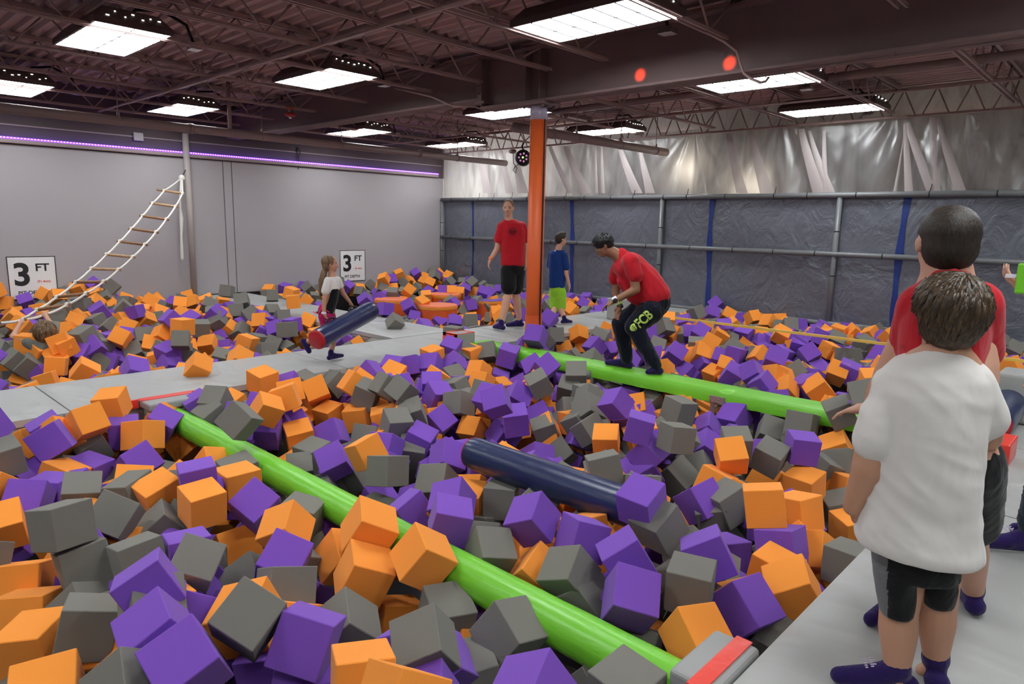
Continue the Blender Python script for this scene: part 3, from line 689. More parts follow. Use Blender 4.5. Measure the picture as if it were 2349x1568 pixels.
own(ld, MB().tube([top+V((0, 0, .02)), top+V((.01, .04, .09)), V((-13.3, 5.24, 2.36))], .008, 6).build('metal_hook', M['black'], smooth=True))
hp = [onX(x_, y_, -13.2) for x_, y_ in ((416, 410), (413, 450), (414, 480), (416, 500), (416, 540), (417, 570), (418, 592), (418, 598))]
own(ld, MB().tube(hp, [.02, .016, .02, .036, .02, .026, .03, .008], 8).build('hanging_tail', M['rope'], smooth=True))
# padded grey post at the right edge and a grey block on the walkway behind the bending man
o = MB().box((-.86, 6.6, 0), (-.60, 6.95, .40)).build('grey_pad_block', M['pad'], bevel=.03, seg=3); tag(o, 'pale grey padded block at the right edge above the navy roller', 'block')
o = MB().box((-6.42, 9.0, 0), (-6.12, 9.3, .34)).build('grey_pad_block', M['pad'], bevel=.02, seg=3); tag(o, 'grey padded block on the walkway behind the bending man', 'block')

# ================================================================== people
M['skin'] = mat('skin_light', (.62, .34, .235, 1), .5, sss=.12, spec=.4, bump=[((90,)*3, .1, .002, 2)])
M['skin_tan'] = mat('skin_tan', (.30, .145, .08, 1), .5, sss=.1, spec=.4)
M['skin_boy'] = mat('skin_boy', (.50, .26, .165, 1), .5, sss=.12, spec=.4, bump=[((90,)*3, .12, .002, 2)])
M['hair_brown'] = mat('hair_brown', (.035, .020, .010, 1), .40, var=((90, 90, 30), (.13, .08, .04, 1), .45, .75), spec=.4)
M['hair_dark'] = mat('hair_dark', (.020, .014, .010, 1), .55, var=((130, 130, 40), (.045, .03, .02, 1), .4, .7), spec=.4, bump=[((200, 200, 60), .5, .004, 2)])
M['hair_black'] = mat('hair_black', (.010, .009, .010, 1), .35, spec=.5)
M['hair_blond'] = mat('hair_light_brown', (.22, .13, .065, 1), .5, var=((50, 50, 6), (.10, .055, .028, 1), .35, .65))
M['hair_short'] = mat('hair_cropped', (.16, .085, .05, 1), .7)
def cloth(name, col, sc=14, st=.5, rough=.85): return mat(name, col, rough, bump=[((sc, sc, sc*.55), st, .03, 3, .5), ((600,)*3, .15, .001, 1)], spec=.15, sheen=.15)
M['tee_white'] = cloth('white_cotton', (.70, .665, .63, 1), 6, .42)
M['tee_red'] = cloth('red_cotton', (.50, .012, .022, 1), 10, .5)
M['tee_blue'] = cloth('blue_cotton', (.008, .035, .17, 1), 12, .4)
M['lime_cloth'] = cloth('lime_cloth', (.30, .62, .04, 1), 14, .6)
M['black_knit'] = cloth('black_knit', (.008, .008, .009, 1), 12, .5)
M['grey_knit'] = cloth('grey_knit', (.13, .13, .135, 1), 12, .5)
M['grey_tee'] = cloth('grey_green_tee', (.17, .18, .16, 1), 12, .5)
M['jeans'] = cloth('dark_teal_denim', (.010, .022, .032, 1), 16, .6)
M['magenta'] = cloth('magenta_shorts', (.42, .008, .10, 1), 14, .4)
M['pink_trim'] = mat('pink_trim', (.95, .05, .16, 1), .6)
M['sock'] = cloth('purple_sock', (.022, .010, .085, 1), 30, .3)
M['sockprint'] = mat('pale_print', (.55, .48, .62, 1), .7)
M['eye'] = mat('eye_dark', (.02, .012, .01, 1), .3); M['lip'] = mat('lip', (.42, .12, .10, 1), .5)
M['lime_band'] = mat('lime_band', (.45, .75, .08, 1), .5); M['orange_band'] = mat('orange_band', (.9, .2, .05, 1), .5); M['pale_band'] = mat('paper_band', (.75, .68, .78, 1), .6)
M['watch_white'] = mat('white_watch', (.85, .85, .85, 1), .35)
M['print_lime'] = mat('lime_print', (.55, .78, .14, 1), .7)
M['print_dark'] = mat('dark_print', (.06, .01, .015, 1), .8)
def lerp(a, b, t): return V(a).lerp(V(b), t)
def frame(up, fwd):
    up = V(up).normalized(); f = V(fwd); f = (f-up*f.dot(up)).normalized(); s = f.cross(up).normalized()   # s: the body's right side
    return up, f, s
def Rm(s, f, up):
    m_ = Matrix.Identity(3)
    for i in range(3): m_[i][0] = s[i]; m_[i][1] = f[i]; m_[i][2] = up[i]
    return m_
def head(mb, c, up, fwd, h, fat=1.0):
    'skull, jaw, nose, ears; h = chin to crown, c = centre'
    up, f, s = frame(up, fwd); R = Rm(s, f, up); k = h
    mb.ell(c+up*k*.13-f*k*.03, (k*.325*fat, k*.405, k*.36), R)
    mb.ell(c-up*k*.12+f*k*.07, (k*.275*fat, k*.31, k*.33), R)
    mb.ell(c-up*k*.36+f*k*.20, (k*.15*fat, k*.14, k*.115), R)            # chin
    mb.ell(c+up*k*.055+f*k*.31, (k*.21, k*.06, k*.035), R)               # brow
    mb.ell(c-up*k*.14+f*k*.40, (k*.055, k*.07, k*.06), R)                # nose tip
    mb.cap(c+up*k*.01+f*k*.345, c-up*k*.12+f*k*.40, k*.028, k*.042)      # bridge
    mb.ell(c-up*k*.245+f*k*.345, (k*.105, k*.05, k*.032), R)             # lips
    for q in (-1, 1):
        mb.ell(c-up*k*.12+f*k*.24+s*q*k*.15, (k*.09, k*.10, k*.09), R)   # cheeks
        e = c+s*q*k*.325*fat-f*k*.03-up*k*.03
        mb.ell(e, (k*.035, k*.065, k*.11), Rm((s+f*(-.5*q)).normalized() if q > 0 else (s-f*(-.5)).normalized(), f, up))
        mb.ell(e+up*k*.05+s*q*k*.012, (k*.035, k*.06, k*.055), R)
def face(parent, c, up, fwd, h, brow='hair_dark'):
    up, f, s = frame(up, fwd); R = Rm(s, f, up); k = h
    for q in (-1, 1):
        own(parent, MB().ell(c+up*k*.0+f*k*.318+s*q*k*.135, (k*.055, k*.024, k*.026), R, 12, 8).build('eye', M['eye'], smooth=True))
        own(parent, MB().cap(c+up*k*.075+f*k*.348+s*q*k*.07, c+up*k*.075+f*k*.315+s*q*k*.20, k*.018, k*.010, 8).build('eyebrow', M[brow], smooth=True))
    own(parent, MB().ell(c-up*k*.245+f*k*.375, (k*.085, k*.022, k*.020), R, 12, 8).build('mouth', M['lip'], smooth=True))
def hand(mb, wrist, d, n, L, curl=.5, thumb=1, spread=.16, rs=1.0):
    d = V(d).normalized(); n = V(n); n = (n-d*n.dot(d)).normalized(); s = d.cross(n).normalized()*thumb
    w_ = L*.21; pm = wrist+d*L*.27
    mb.ell(pm, (w_*1.0, L*.29, L*.075*1.2), Rm(s, d, n)); mb.cap(wrist-d*L*.12, pm, L*.125*rs, L*.13*rs)
    for i, (o, ln) in enumerate(((.78, .40), (.27, .45), (-.26, .42), (-.76, .33))):
        b = wrist+d*L*.50+s*w_*o-n*0; r = L*.047*rs; dd = (d+s*spread*o).normalized(); p = b; a = curl*.55*(1+.12*i)
        mb.cap(wrist+d*L*.3+s*w_*o*.8, b, r*1.15, r*1.1, 10)
        for k, seg in enumerate((.44, .32, .24)):
            q = p+(dd*math.cos(a)+n*math.sin(a))*L*ln*seg; mb.cap(p, q, r*(1.05-.1*k), r*(.95-.1*k), 10); p = q; a += curl*.75
    b = wrist+d*L*.12+s*w_*.55; q = b+(d*.75+s*.75+n*.25).normalized()*L*.22; q2 = q+(d*.95+s*.25+n*.4*(curl+.3)).normalized()*L*.17
    mb.cap(b, q, L*.075*rs, L*.06*rs, 10); mb.cap(q, q2, L*.056*rs, L*.045*rs, 10)
def wrinkle(amp, sc, seed=0, st=(1, 1, .5)):
    def f(co, nr):
        p = V((co.x*sc*st[0], co.y*sc*st[1], co.z*sc*st[2]+seed)); q = noise.noise(p)+.5*noise.noise(p*2.3+V((3, 1, 2)))
        r = 1-abs(noise.noise(p*1.4+V((9, 9, seed))))*2
        return nr*amp*(q*.7+.5*r)
    return f
def foot(mb, ankle, toe, r, flat=.72, z0=None):
    'ankle joint to toe tip'
    a = V(ankle); t = V(toe); d = (t-a); dn = V((d.x, d.y, 0)).normalized()
    heel = V((a.x, a.y, t.z))-dn*r*.75
    mb.cap(a+V((0, 0, r*.6)), a, r*.88, r*.95); mb.ell(heel+V((0, 0, r*.15)), (r*.85, r*.85, r*.8))
    mid = heel.lerp(t, .55)+V((0, 0, r*.35)); mb.cap(a-V((0, 0, r*.1)), mid, r*.85, r*.78); mb.cap(mid, t, r*.85, r*.62); mb.cap(heel, t+V((0, 0, -r*.05)), r*.62, r*.55)
def sock_print(parent, a, t, r):
    a = V(a); t = V(t); d = (t-a).normalized(); u = V((0, 0, 1)); u = (u-d*u.dot(d)).normalized(); s = d.cross(u)
    b = MB()
    for k in range(5):
        c = a.lerp(t, .35)+s*(k-2)*r*.22
        b.tube([c+u*r*.92+d*r*.3*(-1)**k*.3, c+u*r*.9+d*r*.28], r*.045, 5); b.tube([c+d*r*.45+u*r*.86, c+d*r*.62+u*r*.83], r*.045, 5)
    own(parent, b.build('sock_print', M['sockprint']))
def locks(name, c, R, rad, crown, n, ln, mt, parent, seed=0, w_=.010, mask=None, drop=.0, wave=.004):
    'hair locks laid over an ellipsoid from the crown outwards; mask(dir) gives the length factor'
    rnd = random.Random(seed); b = MB(); cr = V(crown).normalized()
    for k in range(n):
        th = 2*math.pi*rnd.random(); st = rnd.random()**.75*1.15
        ax = cr.orthogonal().normalized(); ax = Matrix.Rotation(th, 3, cr)@ax
        pts = []; rs = []; L = ln*(.8+.35*rnd.random()); bend = rnd.uniform(-.35, .35); seg = 7
        for i in range(seg+1):
            a = st+L*i/seg
            d = Matrix.Rotation(a, 3, ax)@cr; d = Matrix.Rotation(bend*i/seg, 3, cr)@d
            if mask and i and a > mask(d, th): break
            off = 1.02+.05*rnd.random()+(.02 if i < seg else 0)
            p = V((d.x*rad[0], d.y*rad[1], d.z*rad[2]))*off
            p += V((rnd.uniform(-wave, wave), rnd.uniform(-wave, wave), -drop*max(0, a-1.3)))
            pts.append(c+R@p); rs.append(w_*(1-.75*(i/seg)**1.5)*rnd.uniform(.8, 1.2))
        if len(pts) > 2: rs[-1] *= .3; b.tube(pts, rs[:len(pts)], 5)
    o = b.build(name, M[mt], smooth=True); own(parent, o); return o
def band(parent, name, a, b, q, r, w_, m_):
    a = V(a); b = V(b); d = (b-a).normalized(); c = a.lerp(b, q)
    own(parent, MB().tube([c-d*w_/2, c+d*w_/2], r, 20, cap=False).build(name, M[m_], smooth=True))
UPZ = V((0, 0, 1))
# ---------------------------------------------------------------- boy in the white shirt (seen from behind)
A = Anchor(-.50, 2.36); n_ = A.n; r_ = A.r
p0 = thing('person', 'boy with brown hair in a baggy white t-shirt and black shorts, seen from behind', 'person', (A.p.x, A.p.y, 0))
fwd = (n_*.80-r_*.60).normalized()                # he looks away and a little to the left
hc = A(2172, 712, .02); k = .212
b = MB(); head(b, hc-V((0, 0, .01)), UPZ, fwd, k, 1.08)
nk = A(2168, 800, .03); ch = A(2140, 905, .03); b.cap(hc-V((0, 0, .05)), nk, .062, .068); b.cap(nk, ch, .07, .10)
sl, sr = A(2035, 895, .02), A(2235, 885, .02)
b.cap(nk, sl, .06, .055); b.cap(nk, sr, .06, .055)
bl, br = A(2115, 1030, .03), A(2125, 1180, .03)
b.ell(bl, (.15, .11, .17)); b.ell(br, (.14, .12, .14))
el, wl = A(1996, 1075, -.04), A(1957, 1160, -.03)
b.cap(sl, el, .060, .056); b.cap(el, wl, .054, .033)
hand(b, wl+V((0, 0, .01)), (A(1968, 1212, -.01)-wl), r_*.7+n_*.6, .150, curl=.75, thumb=-1)
er, wr = A(2262, 1000, .10), A(2200, 1040, .22); b.cap(sr, er, .056, .046); b.cap(er, wr, .045, .032)
hand(b, wr, -r_+n_*.3, -n_, .145, curl=.9)
hl, hr = A(2075, 1255, .01), A(2148, 1255, .06)
kl, kr = A(2062, 1395, .0), A(2150, 1380, .08)
al, ar = A(2058, 1530, -.02), A(2146, 1510, .10)
b.cap(br, hl, .12, .085); b.cap(br, hr, .12, .085)
b.cap(hl, kl, .078, .060); b.cap(hr, kr, .078, .060)
cl, cr_ = lerp(kl, al, .35), lerp(kr, ar, .35)
b.cap(kl, cl, .058, .060); b.cap(cl, al, .060, .040); b.cap(kr, cr_, .058, .058); b.cap(cr_, ar, .058, .038)
tl, tr_ = onZ(1925, 1548, .032), onZ(2085, 1545, .03)
al2 = V((al.x, al.y, .07)); ar2 = V((ar.x, ar.y, .07)); b.cap(al, al2, .040, .036); b.cap(ar, ar2, .038, .035)
b.cap(al2, al2.lerp(tl, .5), .03, .02); b.cap(ar2, ar2.lerp(tr_, .5), .03, .02)
blob('body', b, M['skin_boy'], p0, .0065, 4)
sk = MB(); foot(sk, al2+V((0, 0, .02)), tl, .046); own(p0, blob('sock', sk, M['sock'], None, .006, 4)); sock_print(p0, al2, tl, .05)
sk = MB(); foot(sk, ar2+V((0, 0, .03)), tr_+V((.05, .06, 0)), .046); own(p0, blob('sock', sk, M['sock'], None, .006, 4))
rl = r_; dp_ = n_
sh = MB()
def ring(px0, px1, py, d, off=.03, tilt=0):
    a, c = A(px0, py, off), A(px1, py, off); return ((a+c)/2, (c-a).length/2, d, rl, dp_)
sh.loft([ring(2118, 2212, 803, .055, .02), ring(2095, 2232, 812, .07, .02), ring(2052, 2255, 832, .095, .02), ring(2022, 2275, 860, .115, .02), ring(2010, 2280, 900, .13, .02), ring(2010, 2272, 950, .145), ring(2008, 2262, 1010, .15), ring(1995, 2256, 1090, .155), ring(1978, 2250, 1150, .155), ring(1966, 2256, 1210, .16), ring(1964, 2258, 1232, .165), ring(1966, 2256, 1250, .160), ring(1985, 2245, 1258, .14)], pw=2.3)
sh.cap(A(2058, 888, .01), A(2026, 975, -.03), .074, .068); sh.cap(A(2030, 945, -.02), A(2010, 1012, -.04), .068, .066)
sh.cap(A(2215, 880, .02), A(2252, 955, .07), .072, .072)
wk = wrinkle(.005, 8, 2)
def wk2(co, nr):
    z = (co.z-.35)/.7; p = V((co.x*4, co.y*4, co.z*15)); fold = 1-abs(noise.noise(p+V((0, 0, co.x*8))))*2.2
    return wk(co, nr)+nr*.004*fold*max(0, min(1, 1.6-z))
o_sh = blob('t_shirt', sh, M['tee_white'], p0, .0075, 4, wk2)
so = MB()
def ring2(px0, px1, py, d, off): a, c = A(px0, py, off), A(px1, py, off); return ((a+c)/2, (c-a).length/2, d, rl, dp_)
so.loft([ring2(1995, 2215, 1215, .12, .03), ring2(1998, 2208, 1270, .12, .03), ring2(2000, 2204, 1310, .115, .03)])
so.loft([ring2(2000, 2112, 1290, .10, .0), ring2(2008, 2108, 1350, .09, .0), ring2(2016, 2100, 1398, .083, .0), ring2(2020, 2096, 1402, .07, .0)])
so.loft([ring2(2095, 2205, 1290, .10, .07), ring2(2105, 2200, 1340, .09, .08), ring2(2112, 2192, 1374, .08, .08), ring2(2116, 2188, 1378, .07, .08)])
o_s = blob('shorts', so, [M['black_knit'], M['grey_knit']], p0, .0075, 3, wrinkle(.005, 12, 5))
for pl in o_s.data.polygons:      # grey side panel, wedge shaped
    c = o_s.matrix_world@pl.center; q = (c-A(2003, 1260, 0)).dot(r_); zz = (A(2000, 1255).z-c.z)
    d_ = (c-A.p).dot(n_)
    if q < .045+.11*zz and d_ < .08: pl.material_index = 1
hair_R = Rm(*[frame(UPZ, fwd)[i] for i in (2, 1, 0)])
hb = MB(); hb.ell(hc+V((0, 0, .012))-fwd*.008, (.088, .100, .090), hair_R); hb.ell(hc-V((0, 0, .040))-fwd*.034, (.080, .072, .078), hair_R)
o_h = blob('hair', hb, M['hair_brown'], p0, .006, 4, lambda co, nr: nr*.004*noise.noise(V((co.x*60, co.y*60, co.z*10))))
def mk(d, th): 
    f_ = d.y                      # forward share: shorter over the face
    return 1.55 if f_ > .45 else (1.8 if f_ > .1 else 2.6)
locks('hair_locks', hc+V((0, 0, .012))-fwd*.012, hair_R, (.091, .104, .096), (.0, -.35, .95), 760, 2.0, 'hair_brown', p0, 3, .0062, mk, .022)
# ---------------------------------------------------------------- dark haired boy in the red shirt (behind him)
dR = onZ(2165, 1300, 0); hd = 2.56; dv = V((dR.x, dR.y, 0)).normalized()*hd
A = Anchor(dv.x, dv.y); n_ = A.n; r_ = A.r
p1 = thing('person', 'boy with short dark hair in a red t-shirt, standing behind the boy in white', 'person', (A.p.x, A.p.y, 0))
fwd = (n_*.93-r_*.36).normalized(); hc = A(2172, 560, 0); k = .235
b = MB(); head(b, hc, UPZ, fwd, k, 1.10)
nk = A(2172, 628, .0); ch = A(2168, 720, .02); b.cap(hc-V((0, 0, .04)), nk, .070, .072); b.cap(nk, ch, .075, .12)
sl, sr = A(2118, 705, .0), A(2235, 700, .0); b.cap(nk+V((0, 0, -.03)), sl, .05, .055); b.cap(nk+V((0, 0, -.03)), sr, .05, .055)
b.ell(A(2165, 860, .02), (.15, .13, .22)); b.ell(A(2165, 990, .02), (.14, .13, .14))
el, wl = A(2035, 860, .06), A(2000, 935, .10); b.cap(sl, el, .055, .045); b.cap(el, wl, .044, .030)
hand(b, wl, A(1945, 940, .12)-wl, V((0, 0, -1)), .165, curl=.35, thumb=-1, spread=.4)
er, wr = A(2240, 850, .14), A(2200, 900, .25); b.cap(sr, er, .055, .045); b.cap(er, wr, .044, .03); hand(b, wr, -r_, -n_, .16, curl=.8)
hl, hr = A(2125, 1060, .02), A(2215, 1060, .02); b.cap(A(2165, 990, .02), hl, .13, .11); b.cap(A(2165, 990, .02), hr, .13, .11)
al, ar = V((onZ(2080, 1400).x, onZ(2080, 1400).y, .09)), V((onZ(2225, 1400).x, onZ(2225, 1400).y, .09))
kl, kr = lerp(hl, al, .5)+n_*.02, lerp(hr, ar, .5)+n_*.02
for h_, k_, a_ in ((hl, kl, al), (hr, kr, ar)): b.cap(h_, k_, .085, .06); b.cap(k_, lerp(k_, a_, .35), .058, .06); b.cap(lerp(k_, a_, .35), a_, .06, .04)
blob('body', b, M['skin'], p1, .0075, 4)
tl = onZ(1998, 1420, .03); sk = MB(); foot(sk, al, tl, .046); own(p1, blob('sock', sk, M['sock'], None, .007, 3))
sk = MB(); foot(sk, ar, ar+fwd*.17+V((0, 0, -.055)), .046); own(p1, blob('sock', sk, M['sock'], None, .007, 3))
rl = r_; dp_ = n_; sh = MB()
sh.loft([ring(2138, 2212, 622, .06, 0), ring(2128, 2225, 632, .08, 0), ring(2105, 2245, 655, .11, 0), ring(2088, 2268, 695, .14, 0), ring(2066, 2278, 745, .155, 0), ring(2058, 2268, 820, .16, 0), ring(2062, 2262, 900, .165, 0), ring(2068, 2258, 1000, .165, 0), ring(2075, 2252, 1030, .15, 0)], pw=2.3)
sh.cap(sl, A(2090, 800, .05), .078, .075); sh.cap(sr, A(2242, 800, .07), .078, .073)
blob('t_shirt', sh, M['tee_red'], p1, .009, 4, wrinkle(.006, 8, 4))
own(p1, MB().tube([A(x, y, o) for x, y, o in ((2128, 640, -.03), (2150, 626, -.08), (2190, 622, -.085), (2222, 630, -.04))], .009, 8).build('collar', M['tee_red'], smooth=True))
so = MB(); so.loft([ring(2080, 2255, 960, .13, 0), ring(2072, 2262, 1040, .15, 0), ring(2080, 2255, 1100, .14, 0)])
for (h_, k_) in ((hl, kl), (hr, kr)): so.cap(h_, k_+V((0, 0, .04)), .112, .095)
blob('shorts', so, M['black_knit'], p1, .009, 4, wrinkle(.005, 12, 1))
hair_R = Rm(*[frame(UPZ, fwd)[i] for i in (2, 1, 0)])
hb = MB(); hb.ell(hc+V((0, 0, k*.155))-fwd*.012, (k*.365, k*.435, k*.365), hair_R); hb.ell(hc-V((0, 0, k*.03))-fwd*k*.13, (k*.34, k*.33, k*.36), hair_R); hb.ell(hc+V((0, 0, k*.06))-fwd*k*.08, (k*.35, k*.39, k*.36), hair_R)
blob('hair', hb, M['hair_dark'], p1, .006, 8, lambda co, nr: nr*.0016*noise.noise(co*260))
# ---------------------------------------------------------------- bending man on the square beam
A = Anchor(-3.72, 5.89); n_ = A.n; r_ = A.r
p2 = thing('person', 'man in a red shirt and dark track pants bending over on the square green beam', 'person', (A.p.x, A.p.y, .03))
hc = A(1385, 563, -.05); hup = (A(1372, 538)-A(1398, 590)); hup = (r_*-.35+UPZ*.82-n_*.1).normalized(); hf = (-r_*.85-UPZ*.55+n_*-.15).normalized()
k = .225; b = MB(); head(b, hc, hup, hf, k)
nk = A(1413, 583, -.03); b.cap(hc-hup*.03, nk, .062, .060)
s1 = A(1447, 600, -.16); s2 = A(1418, 620, .16); c1 = A(1442, 610, 0); c2 = A(1478, 652, 0); pe = A(1500, 700, 0)
b.cap(nk, c1, .055, .09); b.cap(c1, c2, .11, .12); b.cap(c2, pe, .12, .13); b.cap(c1, s1, .07, .055); b.cap(c1, s2, .07, .055)
e1, w1 = A(1459, 663, -.20), A(1409, 690, -.22); b.cap(s1, e1, .058, .045); b.cap(e1, w1, .044, .030)
hand(b, w1, A(1380, 705, -.22)-w1, V((0, 0, -1))+r_*-.2, .18, curl=.55, thumb=1)
e2, w2 = A(1412, 672, .12), A(1421, 700, .05); b.cap(s2, e2, .055, .042); b.cap(e2, w2, .042, .030)
hand(b, w2, A(1414, 742, -.02)-w2, r_*.3-n_*.6, .18, curl=.25, thumb=1)
h1, h2 = A(1494, 712, -.09), A(1478, 706, .09); b.cap(pe, h1, .12, .10); b.cap(pe, h2, .12, .10)
k1, k2 = A(1454, 748, -.10), A(1424, 742, .06)
f1 = V((onY(1507, 838, 5.86).x, 5.86, .105)); f2 = V((onY(1438, 832, 5.90).x, 5.90, .105))
for h_, k_, a_ in ((h1, k1, f1), (h2, k2, f2)): b.cap(h_, k_, .09, .062); b.cap(k_, a_, .06, .038)
blob('body', b, M['skin_tan'], p2, .0085, 4)
face(p2, hc, hup, hf, k)
t1 = V((onY(1485, 858, 5.78).x, 5.79, .062)); t2 = V((onY(1392, 849, 5.86).x, 5.86, .062))
for a_, t_ in ((f1, t1), (f2, t2)): sk = MB(); foot(sk, a_, t_, .045); own(p2, blob('sock', sk, M['sock'], None, .008, 3)); sock_print(p2, a_, t_, .045)
sh = MB(); ax = (c2-c1).normalized()
sh.cap(A(1425, 588, 0), A(1445, 612, 0), .085, .15); sh.cap(A(1445, 612, 0), A(1478, 648, 0), .152, .165); sh.cap(A(1478, 648, 0), A(1499, 676, 0), .165, .168); sh.cap(A(1440, 640, 0), A(1462, 672, 0), .11, .12)
sh.cap(A(1445, 608, -.05), s1, .10, .088); sh.cap(s1, A(1456, 632, -.18), .086, .076); sh.cap(A(1425, 612, .05), s2, .09, .082); sh.cap(s2, A(1412, 640, .14), .08, .07); sh.cap(A(1462, 655, 0), A(1470, 690, 0), .12, .07)
blob('t_shirt', sh, M['tee_red'], p2, .011, 5, wrinkle(.009, 8, 8))
so = MB(); so.cap(A(1503, 690, 0), A(1490, 712, 0), .155, .14)
for h_, k_, a_ in ((h1, k1, f1), (h2, k2, f2)): so.cap(h_, k_, .125, .092); so.cap(k_, lerp(k_, a_, .7), .09, .068); so.cap(lerp(k_, a_, .7), lerp(k_, a_, .93), .070, .060)
blob('track_pants', so, M['jeans'] if 0 else cloth('navy_black_tracksuit', (.006, .008, .018, 1), 16, .9), p2, .011, 4, wrinkle(.009, 13, 3))
# lime lettering down the near thigh, a shield mark at its lower end
dthi = (k1-h1).normalized(); outn = (-n_).normalized(); sdn = dthi.cross(outn).normalized()
def on_leg(u, v_, w_=.0): return h1.lerp(k1, u)+sdn*v_+outn*(.128-.028*u+w_)
lt = MB()
cu = bpy.data.curves.new('lettering', 'FONT'); cu.body = 'FCB'; cu.size = 1; cu.extrude = .02; cu.offset = .03
to = bpy.data.objects.new('lettering', cu); COL.objects.link(to); tm = bpy.data.meshes.new_from_object(to.evaluated_get(bpy.context.evaluated_depsgraph_get())); bpy.data.objects.remove(to)
tw = max(v_.co.x for v_ in tm.vertices); th_ = max(v_.co.y for v_ in tm.vertices)
for v_ in tm.vertices:
    vv = -.045+.095*v_.co.y/th_; v_.co = on_leg(.84-.80*v_.co.x/tw, vv, -max(0, abs(vv)-.02)*.30+v_.co.z*.1)
tm.materials.clear(); tm.materials.append(M['print_lime']); to = bpy.data.objects.new('lime_lettering', tm); COL.objects.link(to); own(p2, to)
own(p2, MB().ell(on_leg(.98, .0, -.012), (.036, .014, .045), Rm(sdn, outn, dthi)).build('lime_crest', M['print_lime'], smooth=True))
for q in (-1, 0, 1): own(p2, MB().tube([on_leg(.93, q*.02, .004), on_leg(1.03, q*.02, .004)], .0035, 5).build('crest_stripe', M['black']))
band(p2, 'white_watch', w1, e1, .06, .040, .045, 'watch_white'); own(p2, MB().ell(lerp(w1, e1, .06)-n_*.042, (.026, .012, .026), Rm(r_, n_, UPZ)).build('watch_face', M['black'], smooth=True))
band(p2, 'lime_wristband', w2, e2, .10, .036, .028, 'lime_band'); band(p2, 'black_wristband', w2, e2, -.10, .036, .02, 'black')
hR = Rm(*[frame(hup, hf)[i] for i in (2, 1, 0)]); hb = MB(); hb.ell(hc+hup*k*.17-hf*k*.02, (k*.37, k*.44, k*.36), hR); hb.ell(hc-hf*k*.17, (k*.33, k*.30, k*.33), hR); hb.ell(hc+hup*k*.25+hf*k*.28, (k*.26, k*.17, k*.13), hR)
blob('hair', hb, M['hair_black'], p2, .008, 3, lambda co, nr: nr*.003*noise.noise(co*120))
locks('hair_locks', hc+hup*k*.14, hR, (k*.37, k*.45, k*.38), (0, -.5, .85), 200, 1.25, 'hair_black', p2, 8, .006, lambda d, th: 1.75 if d.y > .3 else 1.6, .0, .002)
# ---------------------------------------------------------------- standing man in red shirt and black shorts
A = Anchor(-6.72, 7.10); n_ = A.n; r_ = A.r
p3 = thing('person', 'tall man in a red t-shirt and black shorts walking left of the orange column', 'person', (A.p.x, A.p.y, 0))
hc = A(1166, 477, 0); fw3 = (-n_*.95-r_*.15).normalized(); k = .245; b = MB(); head(b, hc, UPZ, fw3, k, .92)
nk = A(1167, 503, 0); b.cap(hc-V((0, 0, .05)), nk, .056, .058); s1, s2 = A(1152, 520, 0), A(1196, 519, .06); ct = A(1175, 530, .02); b.cap(nk, ct, .06, .12)
pe = A(1175, 605, .02); b.cap(ct, pe, .14, .13); b.cap(ct, s1, .09, .06); b.cap(ct, s2, .09, .06)
e1, w1 = A(1140, 572, -.02), A(1125, 594, -.08); b.cap(s1, e1, .052, .042); b.cap(e1, w1, .042, .028); hand(b, w1, A(1119, 612, -.1)-w1, r_, .185, curl=.7, thumb=-1)
e2, w2 = A(1208, 568, .10), A(1206, 598, .02); b.cap(s2, e2, .052, .042); b.cap(e2, w2, .042, .028); hand(b, w2, V((0, 0, -1)), -r_, .185, curl=.6)
h1, h2 = A(1167, 622, -.02), A(1186, 622, .05); k1, k2 = A(1166, 674, -.10), A(1183, 674, .02); a1 = onZ(1150, 742, .10); a2 = onZ(1192, 736, .09)
a1.z = .10; a2.z = .09
for h_, k_, a_ in ((h1, k1, a1), (h2, k2, a2)): b.cap(pe, h_, .12, .10); b.cap(h_, k_, .085, .056); b.cap(k_, lerp(k_, a_, .3), .054, .060); b.cap(lerp(k_, a_, .3), a_, .060, .036)
blob('body', b, M['skin'], p3, .010, 3); face(p3, hc, UPZ, fw3, k, 'hair_short')
for a_, t_ in ((a1, onZ(1134, 749, .04)), (a2, onZ(1164, 745, .035))): sk = MB(); foot(sk, a_, t_, .045); own(p3, blob('sock', sk, M['sock'], None, .009, 3)); sock_print(p3, a_, t_, .045)
rl = r_; dp_ = n_; sh = MB()
sh.loft([ring(1155, 1185, 503, .06, .02), ring(1147, 1200, 512, .11, .02), ring(1146, 1204, 528, .14, .02), ring(1148, 1204, 560, .15, .02), ring(1149, 1203, 590, .15, .02), ring(1148, 1204, 606, .15, .02), ring(1152, 1200, 610, .13, .02)], pw=2.3)
sh.cap(s1, A(1146, 548, 0), .072, .082); sh.cap(s2, A(1204, 545, .08), .072, .082)
blob('t_shirt', sh, M['tee_red'], p3, .012, 4, wrinkle(.007, 8, 6))
lg = MB(); c_ = A(1176, 530, -.135)
for q in range(14):
    a = 2*math.pi*q/14; lg.tube([c_+r_*.048*math.cos(a)+UPZ*.048*math.sin(a), c_+r_*.048*math.cos(a+.4)+UPZ*.048*math.sin(a+.4)], .006, 5)
for q in range(5): lg.tube([c_+r_*(-.03+q*.015)+UPZ*.012, c_+r_*(-.024+q*.015)-UPZ*.012], .005, 5)
own(p3, lg.build('chest_print', M['print_dark']))
so = MB(); so.cap(A(1176, 608, .02), A(1176, 618, .02), .15, .145); so.cap(h1, k1+V((0, 0, .09)), .12, .108); so.cap(h2, k2+V((0, 0, .09)), .12, .105)
blob('shorts', so, M['black_knit'], p3, .012, 4, wrinkle(.005, 12, 1))
band(p3, 'orange_wristband', w1, e1, .04, .034, .025, 'orange_band')
